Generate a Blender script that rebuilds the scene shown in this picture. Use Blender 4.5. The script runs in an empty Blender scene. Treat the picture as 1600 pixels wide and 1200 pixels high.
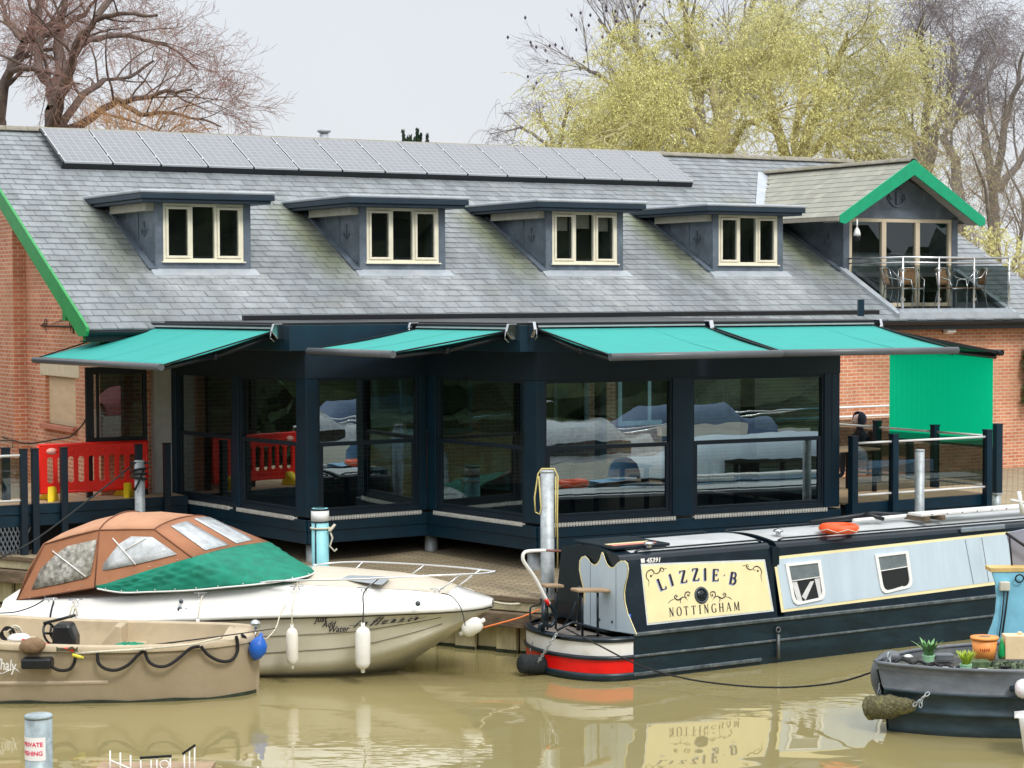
import bpy, bmesh, math, random
from mathutils import Vector, Matrix
random.seed(7)
R = math.radians
# ------------------------------------------------------------------ camera
FPX, PITCH, ROLL, HC = 3211.0, R(2.414), R(.211), 5.0      # focal length in photo pixels (1600 wide), metres
sc = bpy.context.scene
cd = bpy.data.cameras.new('camera'); cam = bpy.data.objects.new('camera', cd)
sc.collection.objects.link(cam); sc.camera = cam
cd.sensor_width = 36; cd.lens = FPX / 1600 * 36; cd.clip_start = .1; cd.clip_end = 2000
cam.matrix_world = Matrix.Translation((0, 0, HC)) @ Matrix.Rotation(R(90) - PITCH, 4, 'X') @ Matrix.Rotation(-ROLL, 4, 'Z')
# ------------------------------------------------------------------ overcast sky
w = bpy.data.worlds.new('World'); sc.world = w; w.use_nodes = True
nt = w.node_tree; nt.nodes.clear(); N = nt.nodes.new; L = nt.links.new
SUN_EL, SUN_AZ = 48, 150
sky = N('ShaderNodeTexSky'); sky.sky_type = 'NISHITA'; sky.sun_disc = False
sky.sun_elevation = R(SUN_EL); sky.sun_rotation = R(SUN_AZ); sky.dust_density = 4; sky.air_density = 1.5
hsv = N('ShaderNodeHueSaturation'); hsv.inputs['Saturation'].default_value = .25
tc = N('ShaderNodeTexCoord'); sx = N('ShaderNodeSeparateXYZ'); ra = N('ShaderNodeValToRGB')
L(tc.outputs['Generated'], sx.inputs[0]); L(sx.outputs[2], ra.inputs[0])
e = ra.color_ramp.elements
e[0].position = 0; e[0].color = (7.1, 7.35, 7.65, 1)
e[1].position = .9; e[1].color = (16.5, 16.8, 17.0, 1)
m_ = e.new(.22); m_.color = (6.5, 6.9, 7.5, 1)
clo = N('ShaderNodeTexNoise'); clo.inputs['Scale'].default_value = 2.2; clo.inputs['Detail'].default_value = 3
L(tc.outputs['Generated'], clo.inputs['Vector'])
mr = N('ShaderNodeMapRange'); mr.inputs['From Min'].default_value = .3; mr.inputs['From Max'].default_value = .7
mr.inputs['To Min'].default_value = .93; mr.inputs['To Max'].default_value = 1.05
L(clo.outputs[0], mr.inputs[0])
vm = N('ShaderNodeVectorMath'); vm.operation = 'SCALE'; L(ra.outputs[0], vm.inputs[0]); L(mr.outputs[0], vm.inputs['Scale'])
mx = N('ShaderNodeMix'); mx.data_type = 'RGBA'; mx.inputs[0].default_value = .9
L(sky.outputs[0], hsv.inputs['Color']); L(hsv.outputs[0], mx.inputs[6]); L(vm.outputs[0], mx.inputs[7])
bg = N('ShaderNodeBackground'); bg.inputs[1].default_value = .1; wo = N('ShaderNodeOutputWorld')
L(mx.outputs[2], bg.inputs[0]); L(bg.outputs[0], wo.inputs[0])
sd = bpy.data.lights.new('sun', 'SUN'); sd.energy = 1.5; sd.angle = R(14); sd.color = (1, .96, .9)
so = bpy.data.objects.new('sun', sd); sc.collection.objects.link(so)
_a = R(SUN_AZ); _d = Vector((math.sin(_a) * math.cos(R(SUN_EL)), math.cos(_a) * math.cos(R(SUN_EL)), math.sin(R(SUN_EL))))
so.rotation_euler = _d.to_track_quat('Z', 'Y').to_euler()
vs = sc.view_settings; vs.view_transform = 'Standard'; vs.look = 'None'; vs.exposure = .34; vs.gamma = 1
try: sc.cycles.max_bounces = 8; sc.cycles.transparent_max_bounces = 16
except Exception: pass
COL = sc.collection
# ------------------------------------------------------------------ measuring: pixel of the photo -> point on a real plane
def ray(px, py):
    a, b = px - 800, py - 600
    c, s = math.cos(ROLL), math.sin(ROLL)
    x, y = (a * c - b * s) / FPX, (a * s + b * c) / FPX
    return Vector((x, math.cos(PITCH) - y * math.sin(PITCH), -y * math.cos(PITCH) - math.sin(PITCH)))
OC = Vector((0, 0, HC))
def at(px, py, Y):                      # point at depth Y
    r = ray(px, py); return OC + r * (Y / r.y)
def atz(px, py, z):                     # point at height z
    r = ray(px, py); return OC + r * ((z - HC) / r.z)
def on(px, py, A, B_, C, off=0):        # point on the plane through A, B, C, shifted towards the viewer
    A, B_, C = Vector(A), Vector(B_), Vector(C)
    n = (B_ - A).cross(C - A).normalized(); r = ray(px, py)
    if n.dot(r) > 0: n = -n
    return OC + r * (((A + n * off) - OC).dot(n) / r.dot(n))
class Frame:
    def __init__(s, x, y, deg, z=0):
        s.o = Vector((x, y, z)); t = R(deg); s.deg = deg
        s.U = Vector((math.cos(t), math.sin(t), 0)); s.V = Vector((-math.sin(t), math.cos(t), 0)); s.Z = Vector((0, 0, 1))
    def w(s, u, v=0, z=0): return s.o + s.U * u + s.V * v + s.Z * z
    def loc(s, P): d = Vector(P) - s.o; return Vector((d.dot(s.U), d.dot(s.V), d.z))
    def pl(s, px, py, n, d):
        n = s.U * n[0] + s.V * n[1] + s.Z * n[2]; r = ray(px, py)
        return s.loc(OC + r * ((d - n.dot(OC - s.o)) / n.dot(r)))
    def u(s, px, py, u): return s.pl(px, py, (1, 0, 0), u)
    def v(s, px, py, v=0): return s.pl(px, py, (0, 1, 0), v)
    def z(s, px, py, z): return s.pl(px, py, (0, 0, 1), z)
# ------------------------------------------------------------------ object helpers
def tag(o, label=None, cat=None, group=None, kind=None):
    if label: o['label'] = label
    if cat: o['category'] = cat
    if group: o['group'] = group
    if kind: o['kind'] = kind
    return o
def empty(name, loc=(0, 0, 0), deg=0, label=None, cat=None, group=None):
    o = bpy.data.objects.new(name, None); COL.objects.link(o); o.empty_display_size = .2
    o.location = loc; o.rotation_euler = (0, 0, R(deg)); return tag(o, label, cat, group)
def kids(o): return [c for c in bpy.data.objects if c.parent == o]
def copy_tree(o, parent=None):
    c = o.copy(); COL.objects.link(c); c.parent = parent
    for ch in kids(o): copy_tree(ch, c)
    return c
def rootmat(p):
    M = Matrix.Identity(4)
    while p is not None:
        M = Matrix.Translation(p.location) @ p.rotation_euler.to_matrix().to_4x4() @ M; p = p.parent
    return M
class MB:
    def __init__(s, xf=None): s.V = []; s.F = []; s.M = []; s.S = []; s.xf = xf; s.mi = 0; s.uv = None; s.sm = False
    def add(s, vs, fs, sm=None):
        b = len(s.V)
        s.V += [tuple(s.xf(Vector(v))) if s.xf else tuple(v) for v in vs]
        for f in fs: s.F.append([b + i for i in f]); s.M.append(s.mi); s.S.append(s.sm if sm is None else sm)
        return s
    def poly(s, *p): return s.add(p, [list(range(len(p)))])
    def box(s, x0, x1, y0, y1, z0, z1):
        v = [(x, y, z) for z in (z0, z1) for y in (y0, y1) for x in (x0, x1)]
        return s.add(v, [(0, 2, 3, 1), (4, 5, 7, 6), (0, 1, 5, 4), (1, 3, 7, 5), (3, 2, 6, 7), (2, 0, 4, 6)])
    def bar(s, a, b, w, h, up=(0, 0, 1)):        # box beam from a to b, w wide, h high
        a, b = Vector(a), Vector(b); d = (b - a).normalized(); up = Vector(up)
        x = d.cross(up)
        if x.length < 1e-4: x = d.cross(Vector((1, 0, 0)))
        x = x.normalized() * w / 2; y = x.cross(d).normalized() * h / 2
        v = [p + x * i + y * j for p in (a, b) for j in (-1, 1) for i in (-1, 1)]
        return s.add(v, [(0, 2, 3, 1), (4, 5, 7, 6), (0, 1, 5, 4), (1, 3, 7, 5), (3, 2, 6, 7), (2, 0, 4, 6)])
    def prism(s, pts, ex):
        n = len(pts); pts = [Vector(p) for p in pts]; ex = Vector(ex)
        return s.add(pts + [p + ex for p in pts], [list(range(n))[::-1], list(range(n, 2 * n))] + [(i, (i + 1) % n, n + (i + 1) % n, n + i) for i in range(n)])
    def tube(s, pts, r, n=6, caps=True, sm=True):
        pts = [Vector(p) for p in pts]; k = len(pts)
        if not isinstance(r, (list, tuple)): r = [r] * k
        vs = []; x = None
        for i, p in enumerate(pts):
            d = (pts[min(i + 1, k - 1)] - pts[max(i - 1, 0)])
            if d.length < 1e-9: d = Vector((0, 0, 1))
            d.normalize()
            if x is None: x = d.orthogonal().normalized()
            else:
                x = x - d * x.dot(d)
                x = d.orthogonal().normalized() if x.length < 1e-5 else x.normalized()
            y = d.cross(x)
            for j in range(n):
                a = 2 * math.pi * j / n; vs.append(p + (x * math.cos(a) + y * math.sin(a)) * r[i])
        fs = [(i * n + j, i * n + (j + 1) % n, (i + 1) * n + (j + 1) % n, (i + 1) * n + j) for i in range(k - 1) for j in range(n)]
        s.add(vs, fs, sm)
        if caps and n > 2:
            b = len(s.V) - k * n
            s.F.append([b + j for j in range(n)][::-1]); s.F.append([b + (k - 1) * n + j for j in range(n)]); s.M += [s.mi] * 2; s.S += [False] * 2
        return s
    def cyl(s, c, r, z0, z1, n=20): return s.tube([(c[0], c[1], z0), (c[0], c[1], z1)], r, n)
    def lathe(s, prof, c=(0, 0, 0), ax=(0, 0, 1), n=16):
        ax = Vector(ax).normalized(); x = ax.orthogonal().normalized(); y = ax.cross(x); c = Vector(c); vs = []
        for r, h in prof:
            for j in range(n):
                a = 2 * math.pi * j / n; vs.append(c + ax * h + (x * math.cos(a) + y * math.sin(a)) * max(r, 1e-4))
        k = len(prof)
        return s.add(vs, [(i * n + j, i * n + (j + 1) % n, (i + 1) * n + (j + 1) % n, (i + 1) * n + j) for i in range(k - 1) for j in range(n)] + [tuple(range(n))[::-1], tuple(range((k - 1) * n, k * n))], True)
    def grid(s, rows, sm=True, thick=None):
        n = len(rows[0]); k = len(rows)
        return s.add([p for r in rows for p in r], [(i * n + j, i * n + j + 1, (i + 1) * n + j + 1, (i + 1) * n + j) for i in range(k - 1) for j in range(n - 1)], sm)
    def torus(s, c, R_, r, ax=(0, 0, 1), n=24, m=8, a0=0, a1=2 * math.pi, sy=1):
        ax = Vector(ax).normalized(); x = ax.orthogonal().normalized(); y = ax.cross(x); c = Vector(c)
        full = abs(a1 - a0 - 2 * math.pi) < 1e-6
        pts = [c + (x * math.cos(a0 + (a1 - a0) * i / n) + y * sy * math.sin(a0 + (a1 - a0) * i / n)) * R_ for i in range(n + 1)]
        return s.tube(pts, r, m, not full)
    def build(s, name, mats, parent=None, world=False, bevel=0, smooth=None, recalc=True, solid=0, label=None, sub=0):
        me = bpy.data.meshes.new(name)
        V = s.V
        if world and parent is not None:
            Mi = rootmat(parent).inverted(); V = [tuple(Mi @ Vector(v)) for v in V]
        me.from_pydata(V, [], s.F)
        if not isinstance(mats, (list, tuple)): mats = [mats]
        for m in mats: me.materials.append(m)
        me.polygons.foreach_set('material_index', s.M)
        me.polygons.foreach_set('use_smooth', s.S if smooth is None else [smooth] * len(s.F))
        uvl = me.uv_layers.new(name='UVMap')
        if s.uv is not None and len(s.uv) == len(me.loops): uvl.data.foreach_set('uv', [c for q in s.uv for c in q])
        else:
            co = []
            for p in me.polygons:
                n = p.normal; ax = max(range(3), key=lambda i: abs(n[i]) * (1.01 if i == 2 else 1))
                for vi in p.vertices:
                    c = me.vertices[vi].co; co += [(c.y, c.z), (c.x, c.z), (c.x, c.y)][ax]
            uvl.data.foreach_set('uv', co)
        if recalc:
            bm = bmesh.new(); bm.from_mesh(me); bmesh.ops.recalc_face_normals(bm, faces=bm.faces); bm.to_mesh(me); bm.free()
        me.update()
        o = bpy.data.objects.new(name, me); COL.objects.link(o)
        if parent is not None: o.parent = parent
        if label: o['label'] = label
        if solid:
            md = o.modifiers.new('solid', 'SOLIDIFY'); md.thickness = solid; md.offset = 0
        if bevel:
            md = o.modifiers.new('bevel', 'BEVEL'); md.width = bevel; md.segments = 2; md.limit_method = 'ANGLE'
        if sub:
            md = o.modifiers.new('sub', 'SUBSURF'); md.levels = sub; md.render_levels = sub
        return o
# ------------------------------------------------------------------ materials
def mat(name, col, rough=.6, metal=0, var=.15, vs=6, bump=0, bs=40, spec=None, dirt=None, ds=1.2, da=.5, coat=0, stretch=None):
    m = bpy.data.materials.new(name); m.use_nodes = True; nt = m.node_tree; N = nt.nodes.new; L = nt.links.new
    b = nt.nodes['Principled BSDF']; b.inputs['Roughness'].default_value = rough; b.inputs['Metallic'].default_value = metal
    if spec is not None: b.inputs['Specular IOR Level'].default_value = spec
    if coat: b.inputs['Coat Weight'].default_value = coat; b.inputs['Coat Roughness'].default_value = .08
    tc = N('ShaderNodeTexCoord'); src = tc.outputs['Object']
    if stretch:
        mp = N('ShaderNodeMapping'); mp.inputs['Scale'].default_value = stretch; L(src, mp.inputs[0]); src = mp.outputs[0]
    c = (*col, 1); out = None
    if var:
        no = N('ShaderNodeTexNoise'); no.inputs['Scale'].default_value = vs; no.inputs['Detail'].default_value = 6; no.inputs['Roughness'].default_value = .65
        L(src, no.inputs['Vector'])
        mxn = N('ShaderNodeMix'); mxn.data_type = 'RGBA'
        mxn.inputs[6].default_value = tuple(x * (1 - var) for x in col) + (1,); mxn.inputs[7].default_value = tuple(min(1, x * (1 + var)) for x in col) + (1,)
        mr = N('ShaderNodeMapRange'); mr.inputs[1].default_value = .3; mr.inputs[2].default_value = .7
        L(no.outputs[0], mr.inputs[0]); L(mr.outputs[0], mxn.inputs[0]); out = mxn.outputs[2]
    if dirt:
        n2 = N('ShaderNodeTexNoise'); n2.inputs['Scale'].default_value = ds; n2.inputs['Detail'].default_value = 8; n2.inputs['Roughness'].default_value = .7
        L(src, n2.inputs['Vector'])
        mr2 = N('ShaderNodeMapRange'); mr2.inputs[1].default_value = .52; mr2.inputs[2].default_value = .72; mr2.inputs[4].default_value = da
        L(n2.outputs[0], mr2.inputs[0])
        m2 = N('ShaderNodeMix'); m2.data_type = 'RGBA'; L(mr2.outputs[0], m2.inputs[0])
        if out: L(out, m2.inputs[6])
        else: m2.inputs[6].default_value = c
        m2.inputs[7].default_value = (*dirt, 1); out = m2.outputs[2]
    if out: L(out, b.inputs['Base Color'])
    else: b.inputs['Base Color'].default_value = c
    if bump:
        nb = N('ShaderNodeTexNoise'); nb.inputs['Scale'].default_value = bs; nb.inputs['Detail'].default_value = 4; L(src, nb.inputs['Vector'])
        bp = N('ShaderNodeBump'); bp.inputs['Strength'].default_value = bump; bp.inputs['Distance'].default_value = .02
        L(nb.outputs[0], bp.inputs['Height']); L(bp.outputs[0], b.inputs['Normal'])
    return m
def brickmat(name, c1, c2, mortar, bw=.225, rh=.075, ms=.011, rot=0, bias=0, bump=.4, squash=1, stain=None, rough=.85):
    m = bpy.data.materials.new(name); m.use_nodes = True; nt = m.node_tree; N = nt.nodes.new; L = nt.links.new
    b = nt.nodes['Principled BSDF']; b.inputs['Roughness'].default_value = rough
    uv = N('ShaderNodeUVMap'); mp = N('ShaderNodeMapping'); mp.inputs['Rotation'].default_value = (0, 0, R(rot)); L(uv.outputs[0], mp.inputs[0])
    br = N('ShaderNodeTexBrick'); br.inputs['Scale'].default_value = 1; br.inputs['Brick Width'].default_value = bw; br.inputs['Row Height'].default_value = rh
    br.inputs['Mortar Size'].default_value = ms; br.inputs['Mortar Smooth'].default_value = .2; br.inputs['Bias'].default_value = bias
    br.inputs['Color1'].default_value = (*c1, 1); br.inputs['Color2'].default_value = (*c2, 1); br.inputs['Mortar'].default_value = (*mortar, 1)
    L(mp.outputs[0], br.inputs['Vector'])
    no = N('ShaderNodeTexNoise'); no.inputs['Scale'].default_value = 1.3; no.inputs['Detail'].default_value = 8; L(mp.outputs[0], no.inputs['Vector'])
    mr = N('ShaderNodeMapRange'); mr.inputs[1].default_value = .3; mr.inputs[2].default_value = .7; mr.inputs[3].default_value = .78; mr.inputs[4].default_value = 1.18
    L(no.outputs[0], mr.inputs[0])
    sc_ = N('ShaderNodeVectorMath'); sc_.operation = 'SCALE'; L(br.outputs[0], sc_.inputs[0]); L(mr.outputs[0], sc_.inputs['Scale'])
    out = sc_.outputs[0]
    if stain:
        n2 = N('ShaderNodeTexNoise'); n2.inputs['Scale'].default_value = .5; n2.inputs['Detail'].default_value = 9; L(mp.outputs[0], n2.inputs['Vector'])
        m2r = N('ShaderNodeMapRange'); m2r.inputs[1].default_value = .5; m2r.inputs[2].default_value = .7; m2r.inputs[4].default_value = .6; L(n2.outputs[0], m2r.inputs[0])
        m2 = N('ShaderNodeMix'); m2.data_type = 'RGBA'; L(m2r.outputs[0], m2.inputs[0]); L(out, m2.inputs[6]); m2.inputs[7].default_value = (*stain, 1); out = m2.outputs[2]
    L(out, b.inputs['Base Color'])
    bp = N('ShaderNodeBump'); bp.inputs['Strength'].default_value = bump; bp.inputs['Distance'].default_value = .01; bp.invert = True
    L(br.outputs['Fac'], bp.inputs['Height']); L(bp.outputs[0], b.inputs['Normal'])
    return m
def glass(name, tint, refl, ior=1.5, bumpy=.0):
    m = bpy.data.materials.new(name); m.use_nodes = True; nt = m.node_tree; nt.nodes.clear(); N = nt.nodes.new; L = nt.links.new
    o = N('ShaderNodeOutputMaterial'); t = N('ShaderNodeBsdfTransparent'); t.inputs[0].default_value = (*tint, 1)
    g = N('ShaderNodeBsdfGlossy'); g.inputs['Roughness'].default_value = .004; g.inputs[0].default_value = (.86, .98, 1, 1)
    fr = N('ShaderNodeLayerWeight'); fr.inputs[0].default_value = .5; pw = N('ShaderNodeMath'); pw.operation = 'POWER'; pw.inputs[1].default_value = 5; L(fr.outputs['Facing'], pw.inputs[0])
    ad = N('ShaderNodeMath'); ad.operation = 'MULTIPLY_ADD'; ad.use_clamp = True; ad.inputs[1].default_value = .9; ad.inputs[2].default_value = refl + .045
    L(pw.outputs[0], ad.inputs[0]); mx = N('ShaderNodeMixShader'); L(ad.outputs[0], mx.inputs[0]); L(t.outputs[0], mx.inputs[1]); L(g.outputs[0], mx.inputs[2]); L(mx.outputs[0], o.inputs[0])
    if bumpy:
        tc = N('ShaderNodeTexCoord'); no = N('ShaderNodeTexNoise'); no.inputs['Scale'].default_value = 1.2; L(tc.outputs['Object'], no.inputs['Vector'])
        bp = N('ShaderNodeBump'); bp.inputs['Strength'].default_value = bumpy; bp.inputs['Distance'].default_value = .02
        L(no.outputs[0], bp.inputs['Height']); L(bp.outputs[0], g.inputs['Normal'])
    return m
NAVY = mat('navy_paint', (.001, .021, .041), .42, var=.25, vs=3, bump=.05)
NAVYD = mat('dark_navy', (.002, .013, .025), .5, var=.2)
BLACK = mat('black_paint', (.008, .010, .013), .4, var=.3)
RUBBER = mat('black_rubber', (.012, .013, .014), .75, var=.3)
CREAM = mat('cream_frame', (.82, .77, .61), .45, var=.08)
LEAD = mat('lead_sheet', (.115, .145, .18), .5, metal=.15, var=.3, vs=2.5, dirt=(.32, .36, .42), ds=1.6, da=.45)
LEADL = mat('pale_lead', (.40, .44, .48), .5, metal=.1, var=.15, vs=3, dirt=(.62, .62, .6), ds=2.5)
LEADD = mat('dormer_fascia', (.012, .03, .05), .45, var=.2, vs=3)
GREENP = mat('green_paint', (.0, .33, .16), .5, var=.1)
GREENV = mat('verge_green', (.03, .30, .08), .55, var=.15)
TEAL = mat('teal_canvas', (.022, .32, .285), .8, var=.07, vs=3, bump=.08, bs=200, stretch=(.4, 3, 1))
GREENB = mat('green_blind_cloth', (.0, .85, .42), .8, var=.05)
_n = GREENB.node_tree; _t = _n.nodes.new('ShaderNodeBsdfTranslucent'); _t.inputs[0].default_value = (0, .9, .45, 1); _m = _n.nodes.new('ShaderNodeMixShader'); _m.inputs[0].default_value = .5
_n.links.new(_n.nodes['Principled BSDF'].outputs[0], _m.inputs[1]); _n.links.new(_t.outputs[0], _m.inputs[2]); _n.links.new(_m.outputs[0], _n.nodes['Material Output'].inputs[0])
SKYB = mat('light_blue_cabin', (.25, .50, .75), .4)
ALU = mat('aluminium', (.62, .64, .66), .35, metal=.6, var=.08)
STEEL = mat('stainless', (.72, .72, .72), .22, metal=1, var=.05)
GALV = mat('galvanised', (.42, .46, .48), .5, metal=.35, var=.3, vs=9, dirt=(.22, .25, .26), ds=4)
WHITE = mat('white_plastic', (.82, .82, .80), .4, var=.06)
WHITEG = mat('white_gelcoat', (.84, .83, .80), .22, var=.05, vs=2, coat=.6, dirt=(.55, .50, .38), ds=.9, da=.35)
GELB = mat('beige_gelcoat', (.66, .63, .52), .28, var=.06, vs=2, coat=.5, dirt=(.45, .4, .27), ds=.8, da=.35)
DECKC = mat('deck_beige', (.60, .54, .44), .5, var=.08)
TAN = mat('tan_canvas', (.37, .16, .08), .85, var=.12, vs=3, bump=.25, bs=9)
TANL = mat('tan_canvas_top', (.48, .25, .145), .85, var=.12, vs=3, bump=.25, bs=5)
TGREEN = mat('green_canvas', (.0, .20, .125), .75, var=.25, vs=5, bump=.9, bs=3.2)
CLEARW = mat('clear_vinyl', (.50, .53, .55), .12, var=.25, vs=7, bump=.35, bs=6, dirt=(.72, .75, .78), ds=3, da=.8)
CLEARD = mat('cloudy_vinyl', (.30, .29, .25), .25, var=.7, vs=14, bump=.4, bs=9, dirt=(.62, .62, .6), ds=7, da=.7)
DINGM = mat('tan_polyethylene', (.37, .30, .20), .5, var=.08, vs=3, dirt=(.30, .22, .12), ds=1, da=.4)
DINGI = mat('tan_polyethylene_inside', (.50, .41, .28), .5, var=.1, vs=4, dirt=(.33, .26, .15), ds=3, da=.5)
NBBLACK = mat('hull_black', (.004, .018, .028), .38, var=.5, vs=2, dirt=(.03, .06, .075), ds=1.1, da=.5, stretch=(1, 1, 3))
NBBLACKT = mat('cabin_black', (.004, .012, .020), .3, var=.3, vs=3, dirt=(.03, .045, .055), ds=2, da=.4)
NBBLUE = mat('pale_blue_paint', (.50, .60, .68), .4, var=.07, vs=2, dirt=(.55, .64, .70), ds=1.2, da=.5, stretch=(3, 1, .4))
NBCREAM = mat('cream_panel_paint', (.84, .74, .42), .45, var=.05, dirt=(.85, .66, .35), ds=2.6, da=.5)
NBROOF = mat('pale_roof_paint', (.50, .52, .53), .55, var=.1, vs=2, dirt=(.33, .35, .35), ds=1.5)
NBRED = mat('red_paint', (.80, .006, .004), .35, var=.12)
NBWHITE = mat('white_paint', (.80, .79, .77), .4, var=.05, dirt=(.6, .58, .5), ds=3)
DGREY = mat('weathered_grey_hull', (.115, .13, .15), .5, var=.3, vs=3, dirt=(.22, .22, .20), ds=2.2, da=.6, stretch=(1, 1, 2))
DGREYD = mat('weathered_dark_hull', (.022, .045, .062), .4, var=.4, vs=3, dirt=(.10, .13, .13), ds=1.6, da=.5, stretch=(1, 1, 2.5))
ROPEF = mat('mossy_rope', (.13, .12, .06), .95, var=.7, vs=30, bump=1, bs=60, dirt=(.50, .48, .18), ds=3, da=.85)
ROPED = mat('dark_rope', (.018, .024, .026), .9, var=.6, vs=30, bump=1, bs=70)
ROPEB = mat('black_rope', (.01, .01, .012), .8, var=.5, vs=60)
ROPEW = mat('pale_rope', (.62, .58, .46), .85, var=.25, vs=50)
ROPEY = mat('yellow_rope', (.62, .52, .20), .85, var=.2, vs=50)
ROPEO = mat('orange_rope', (.85, .22, .06), .8, var=.2, vs=50)
ORANGE = mat('orange_plastic', (.90, .10, .02), .45, var=.08)
POTO = mat('terracotta_plastic', (1, .36, .09), .5, var=.08)
REDB = mat('red_barrier_plastic', (.85, .018, .008), .45, var=.1)
YELLOW = mat('yellow_plastic', (.85, .62, .02), .5, var=.1)
WOOD = mat('weathered_wood', (.34, .24, .15), .8, var=.3, vs=5, stretch=(1, 6, 6))
WOODD = mat('deck_board', (.44, .31, .19), .75, var=.2, vs=3, stretch=(1, 8, 1))
TIMB = mat('old_timber', (.15, .11, .07), .85, var=.45, vs=3, bump=.4, bs=15, stretch=(1, 1, 4))
PILE = mat('pale_piling', (.52, .46, .28), .8, var=.25, vs=3, bump=.3, bs=12, dirt=(.20, .16, .08), ds=2.2, stretch=(2, 2, .6))
COPE = mat('quay_coping', (.48, .43, .28), .85, var=.3, vs=3, bump=.3, bs=14, dirt=(.2, .18, .09), ds=2.5)
SLIME = mat('wet_slime', (.03, .04, .028), .25, var=.4)
PLY = mat('plywood_board', (.66, .50, .32), .75, var=.12, vs=2, stretch=(1, 1, 5))
STONE = mat('stone_lintel', (.66, .58, .42), .8, var=.1)
TILE = mat('ridge_tile', (.24, .22, .18), .85, var=.3, vs=5, dirt=(.20, .21, .06), ds=1.8, da=.8, bump=.4)
RENDER_ = mat('grey_render', (.48, .46, .43), .8, var=.1)
INK = mat('black_lettering', (.012, .012, .03), .5, var=0)
INKB = mat('blue_lettering_shadow', (.36, .42, .62), .5, var=0)
REDINK = mat('red_lettering', (.75, .02, .10), .5, var=0)
GRILLE = mat('porthole_grille', (.08, .10, .12), .5, metal=.5, var=.3)
CHROME = mat('chrome', (.6, .62, .64), .15, metal=1, var=.1)
DARKIN = mat('unlit_space_black', (.006, .008, .010), .7, var=.3)  # near-black colour holds the shade of unlit spaces
DWIN = mat('dark_pane', (.010, .014, .016), .03, var=0, spec=.6)
BLUEP = mat('sky_blue_panel', (.22, .55, .72), .5, var=.1, dirt=(.15, .38, .5), ds=2.5, da=.4)
AQUA = mat('aqua_post_paint', (.28, .64, .70), .45, var=.1, dirt=(.2, .42, .45), ds=3)
BLUE = mat('blue_plastic', (.01, .12, .55), .4, var=.2)
NETG = mat('green_netting', (.0, .22, .12), .8, var=.5, vs=20, bump=.8)
WICKER = mat('wicker', (.36, .20, .10), .8, var=.4, vs=30, bump=.6, bs=80)
BRICK = brickmat('red_brick', (.56, .18, .09), (.67, .29, .155), (.70, .52, .39), stain=(.50, .27, .15))
BRICKD = brickmat('shaded_brick', (.42, .12, .055), (.50, .18, .09), (.5, .38, .28))
PAVE = brickmat('block_paving', (.30, .235, .15), (.38, .31, .20), (.15, .12, .08), bw=.22, rh=.11, ms=.011, rot=14, stain=(.26, .22, .12))
GLX = glass('tinted_glass', (.20, .34, .38), .25, bumpy=.08)
GLB = glass('smoked_glass', (.58, .62, .62), .02)
GLR = glass('balcony_glass', (.68, .71, .71), .01)
GLC = glass('clear_glass', (.75, .80, .80), .04)
# ================================================================== SETTING
def watermat():
    m = bpy.data.materials.new('muddy_water'); m.use_nodes = True; nt = m.node_tree; N = nt.nodes.new; L = nt.links.new
    b = nt.nodes['Principled BSDF']; b.inputs['Base Color'].default_value = (.22, .185, .075, 1); b.inputs['Roughness'].default_value = .015
    b.inputs['IOR'].default_value = 1.55; b.inputs['Specular IOR Level'].default_value = .5
    tc = N('ShaderNodeTexCoord')
    def noise(scale, st, det=2):
        mp = N('ShaderNodeMapping'); mp.inputs['Scale'].default_value = st; mp.inputs['Rotation'].default_value = (0, 0, R(8)); L(tc.outputs['Object'], mp.inputs[0])
        n = N('ShaderNodeTexNoise'); n.inputs['Scale'].default_value = scale; n.inputs['Detail'].default_value = det; L(mp.outputs[0], n.inputs['Vector']); return n
    n1 = noise(.45, (1, 1.6, 1)); n2 = noise(3., (1, 2.2, 1), 1.5); n3 = noise(.25, (1, 1, 1), 4)
    # ripples only in patches
    mr = N('ShaderNodeMapRange'); mr.inputs[1].default_value = .48; mr.inputs[2].default_value = .68; L(n3.outputs[0], mr.inputs[0])
    mu = N('ShaderNodeMath'); mu.operation = 'MULTIPLY'; L(n2.outputs[0], mu.inputs[0]); L(mr.outputs[0], mu.inputs[1])
    b1 = N('ShaderNodeBump'); b1.inputs['Strength'].default_value = .14; b1.inputs['Distance'].default_value = .10; L(n1.outputs[0], b1.inputs['Height'])
    b2 = N('ShaderNodeBump'); b2.inputs['Strength'].default_value = .3; b2.inputs['Distance'].default_value = .03; L(mu.outputs[0], b2.inputs['Height']); L(b1.outputs[0], b2.inputs['Normal'])
    L(b2.outputs[0], b.inputs['Normal'])
    mx = N('ShaderNodeMix'); mx.data_type = 'RGBA'; mx.inputs[6].default_value = (.26, .222, .095, 1); mx.inputs[7].default_value = (.30, .255, .12, 1); L(n3.outputs[0], mx.inputs[0]); L(mx.outputs[2], b.inputs['Base Color'])
    return m
mb = MB(); mb.poly((-300, -9, 0), (300, -9, 0), (300, 300, 0), (-300, 300, 0))
tag(mb.build('water', watermat()), kind='structure')
# paving behind the quay edge, rising gently to the building
edge = [(-60 + i * 4, 0) for i in range(0)] or []
QC = Vector((.48, 28.44))
edge = [QC + Vector((-math.cos(R(-30)), -math.sin(R(-30)))) * t for t in (120, 60, 30, 20, 15, 10, 5, 2)] + [QC] + [QC + Vector((math.cos(R(31.3)), math.sin(R(31.3)))) * t for t in (2, 5, 10, 15, 20, 30, 60, 120)]
rows = []
for d in (0, 1.5, 3, 6, 9, 13, 20, 60, 400):
    z = .80 + min(.45, max(0, (d - 3.5) * .045))
    rows.append([(p.x, p.y + d, z) for p in edge])
mb = MB(); mb.grid(rows, sm=False)
tag(mb.build('paving', PAVE), kind='structure')
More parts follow.
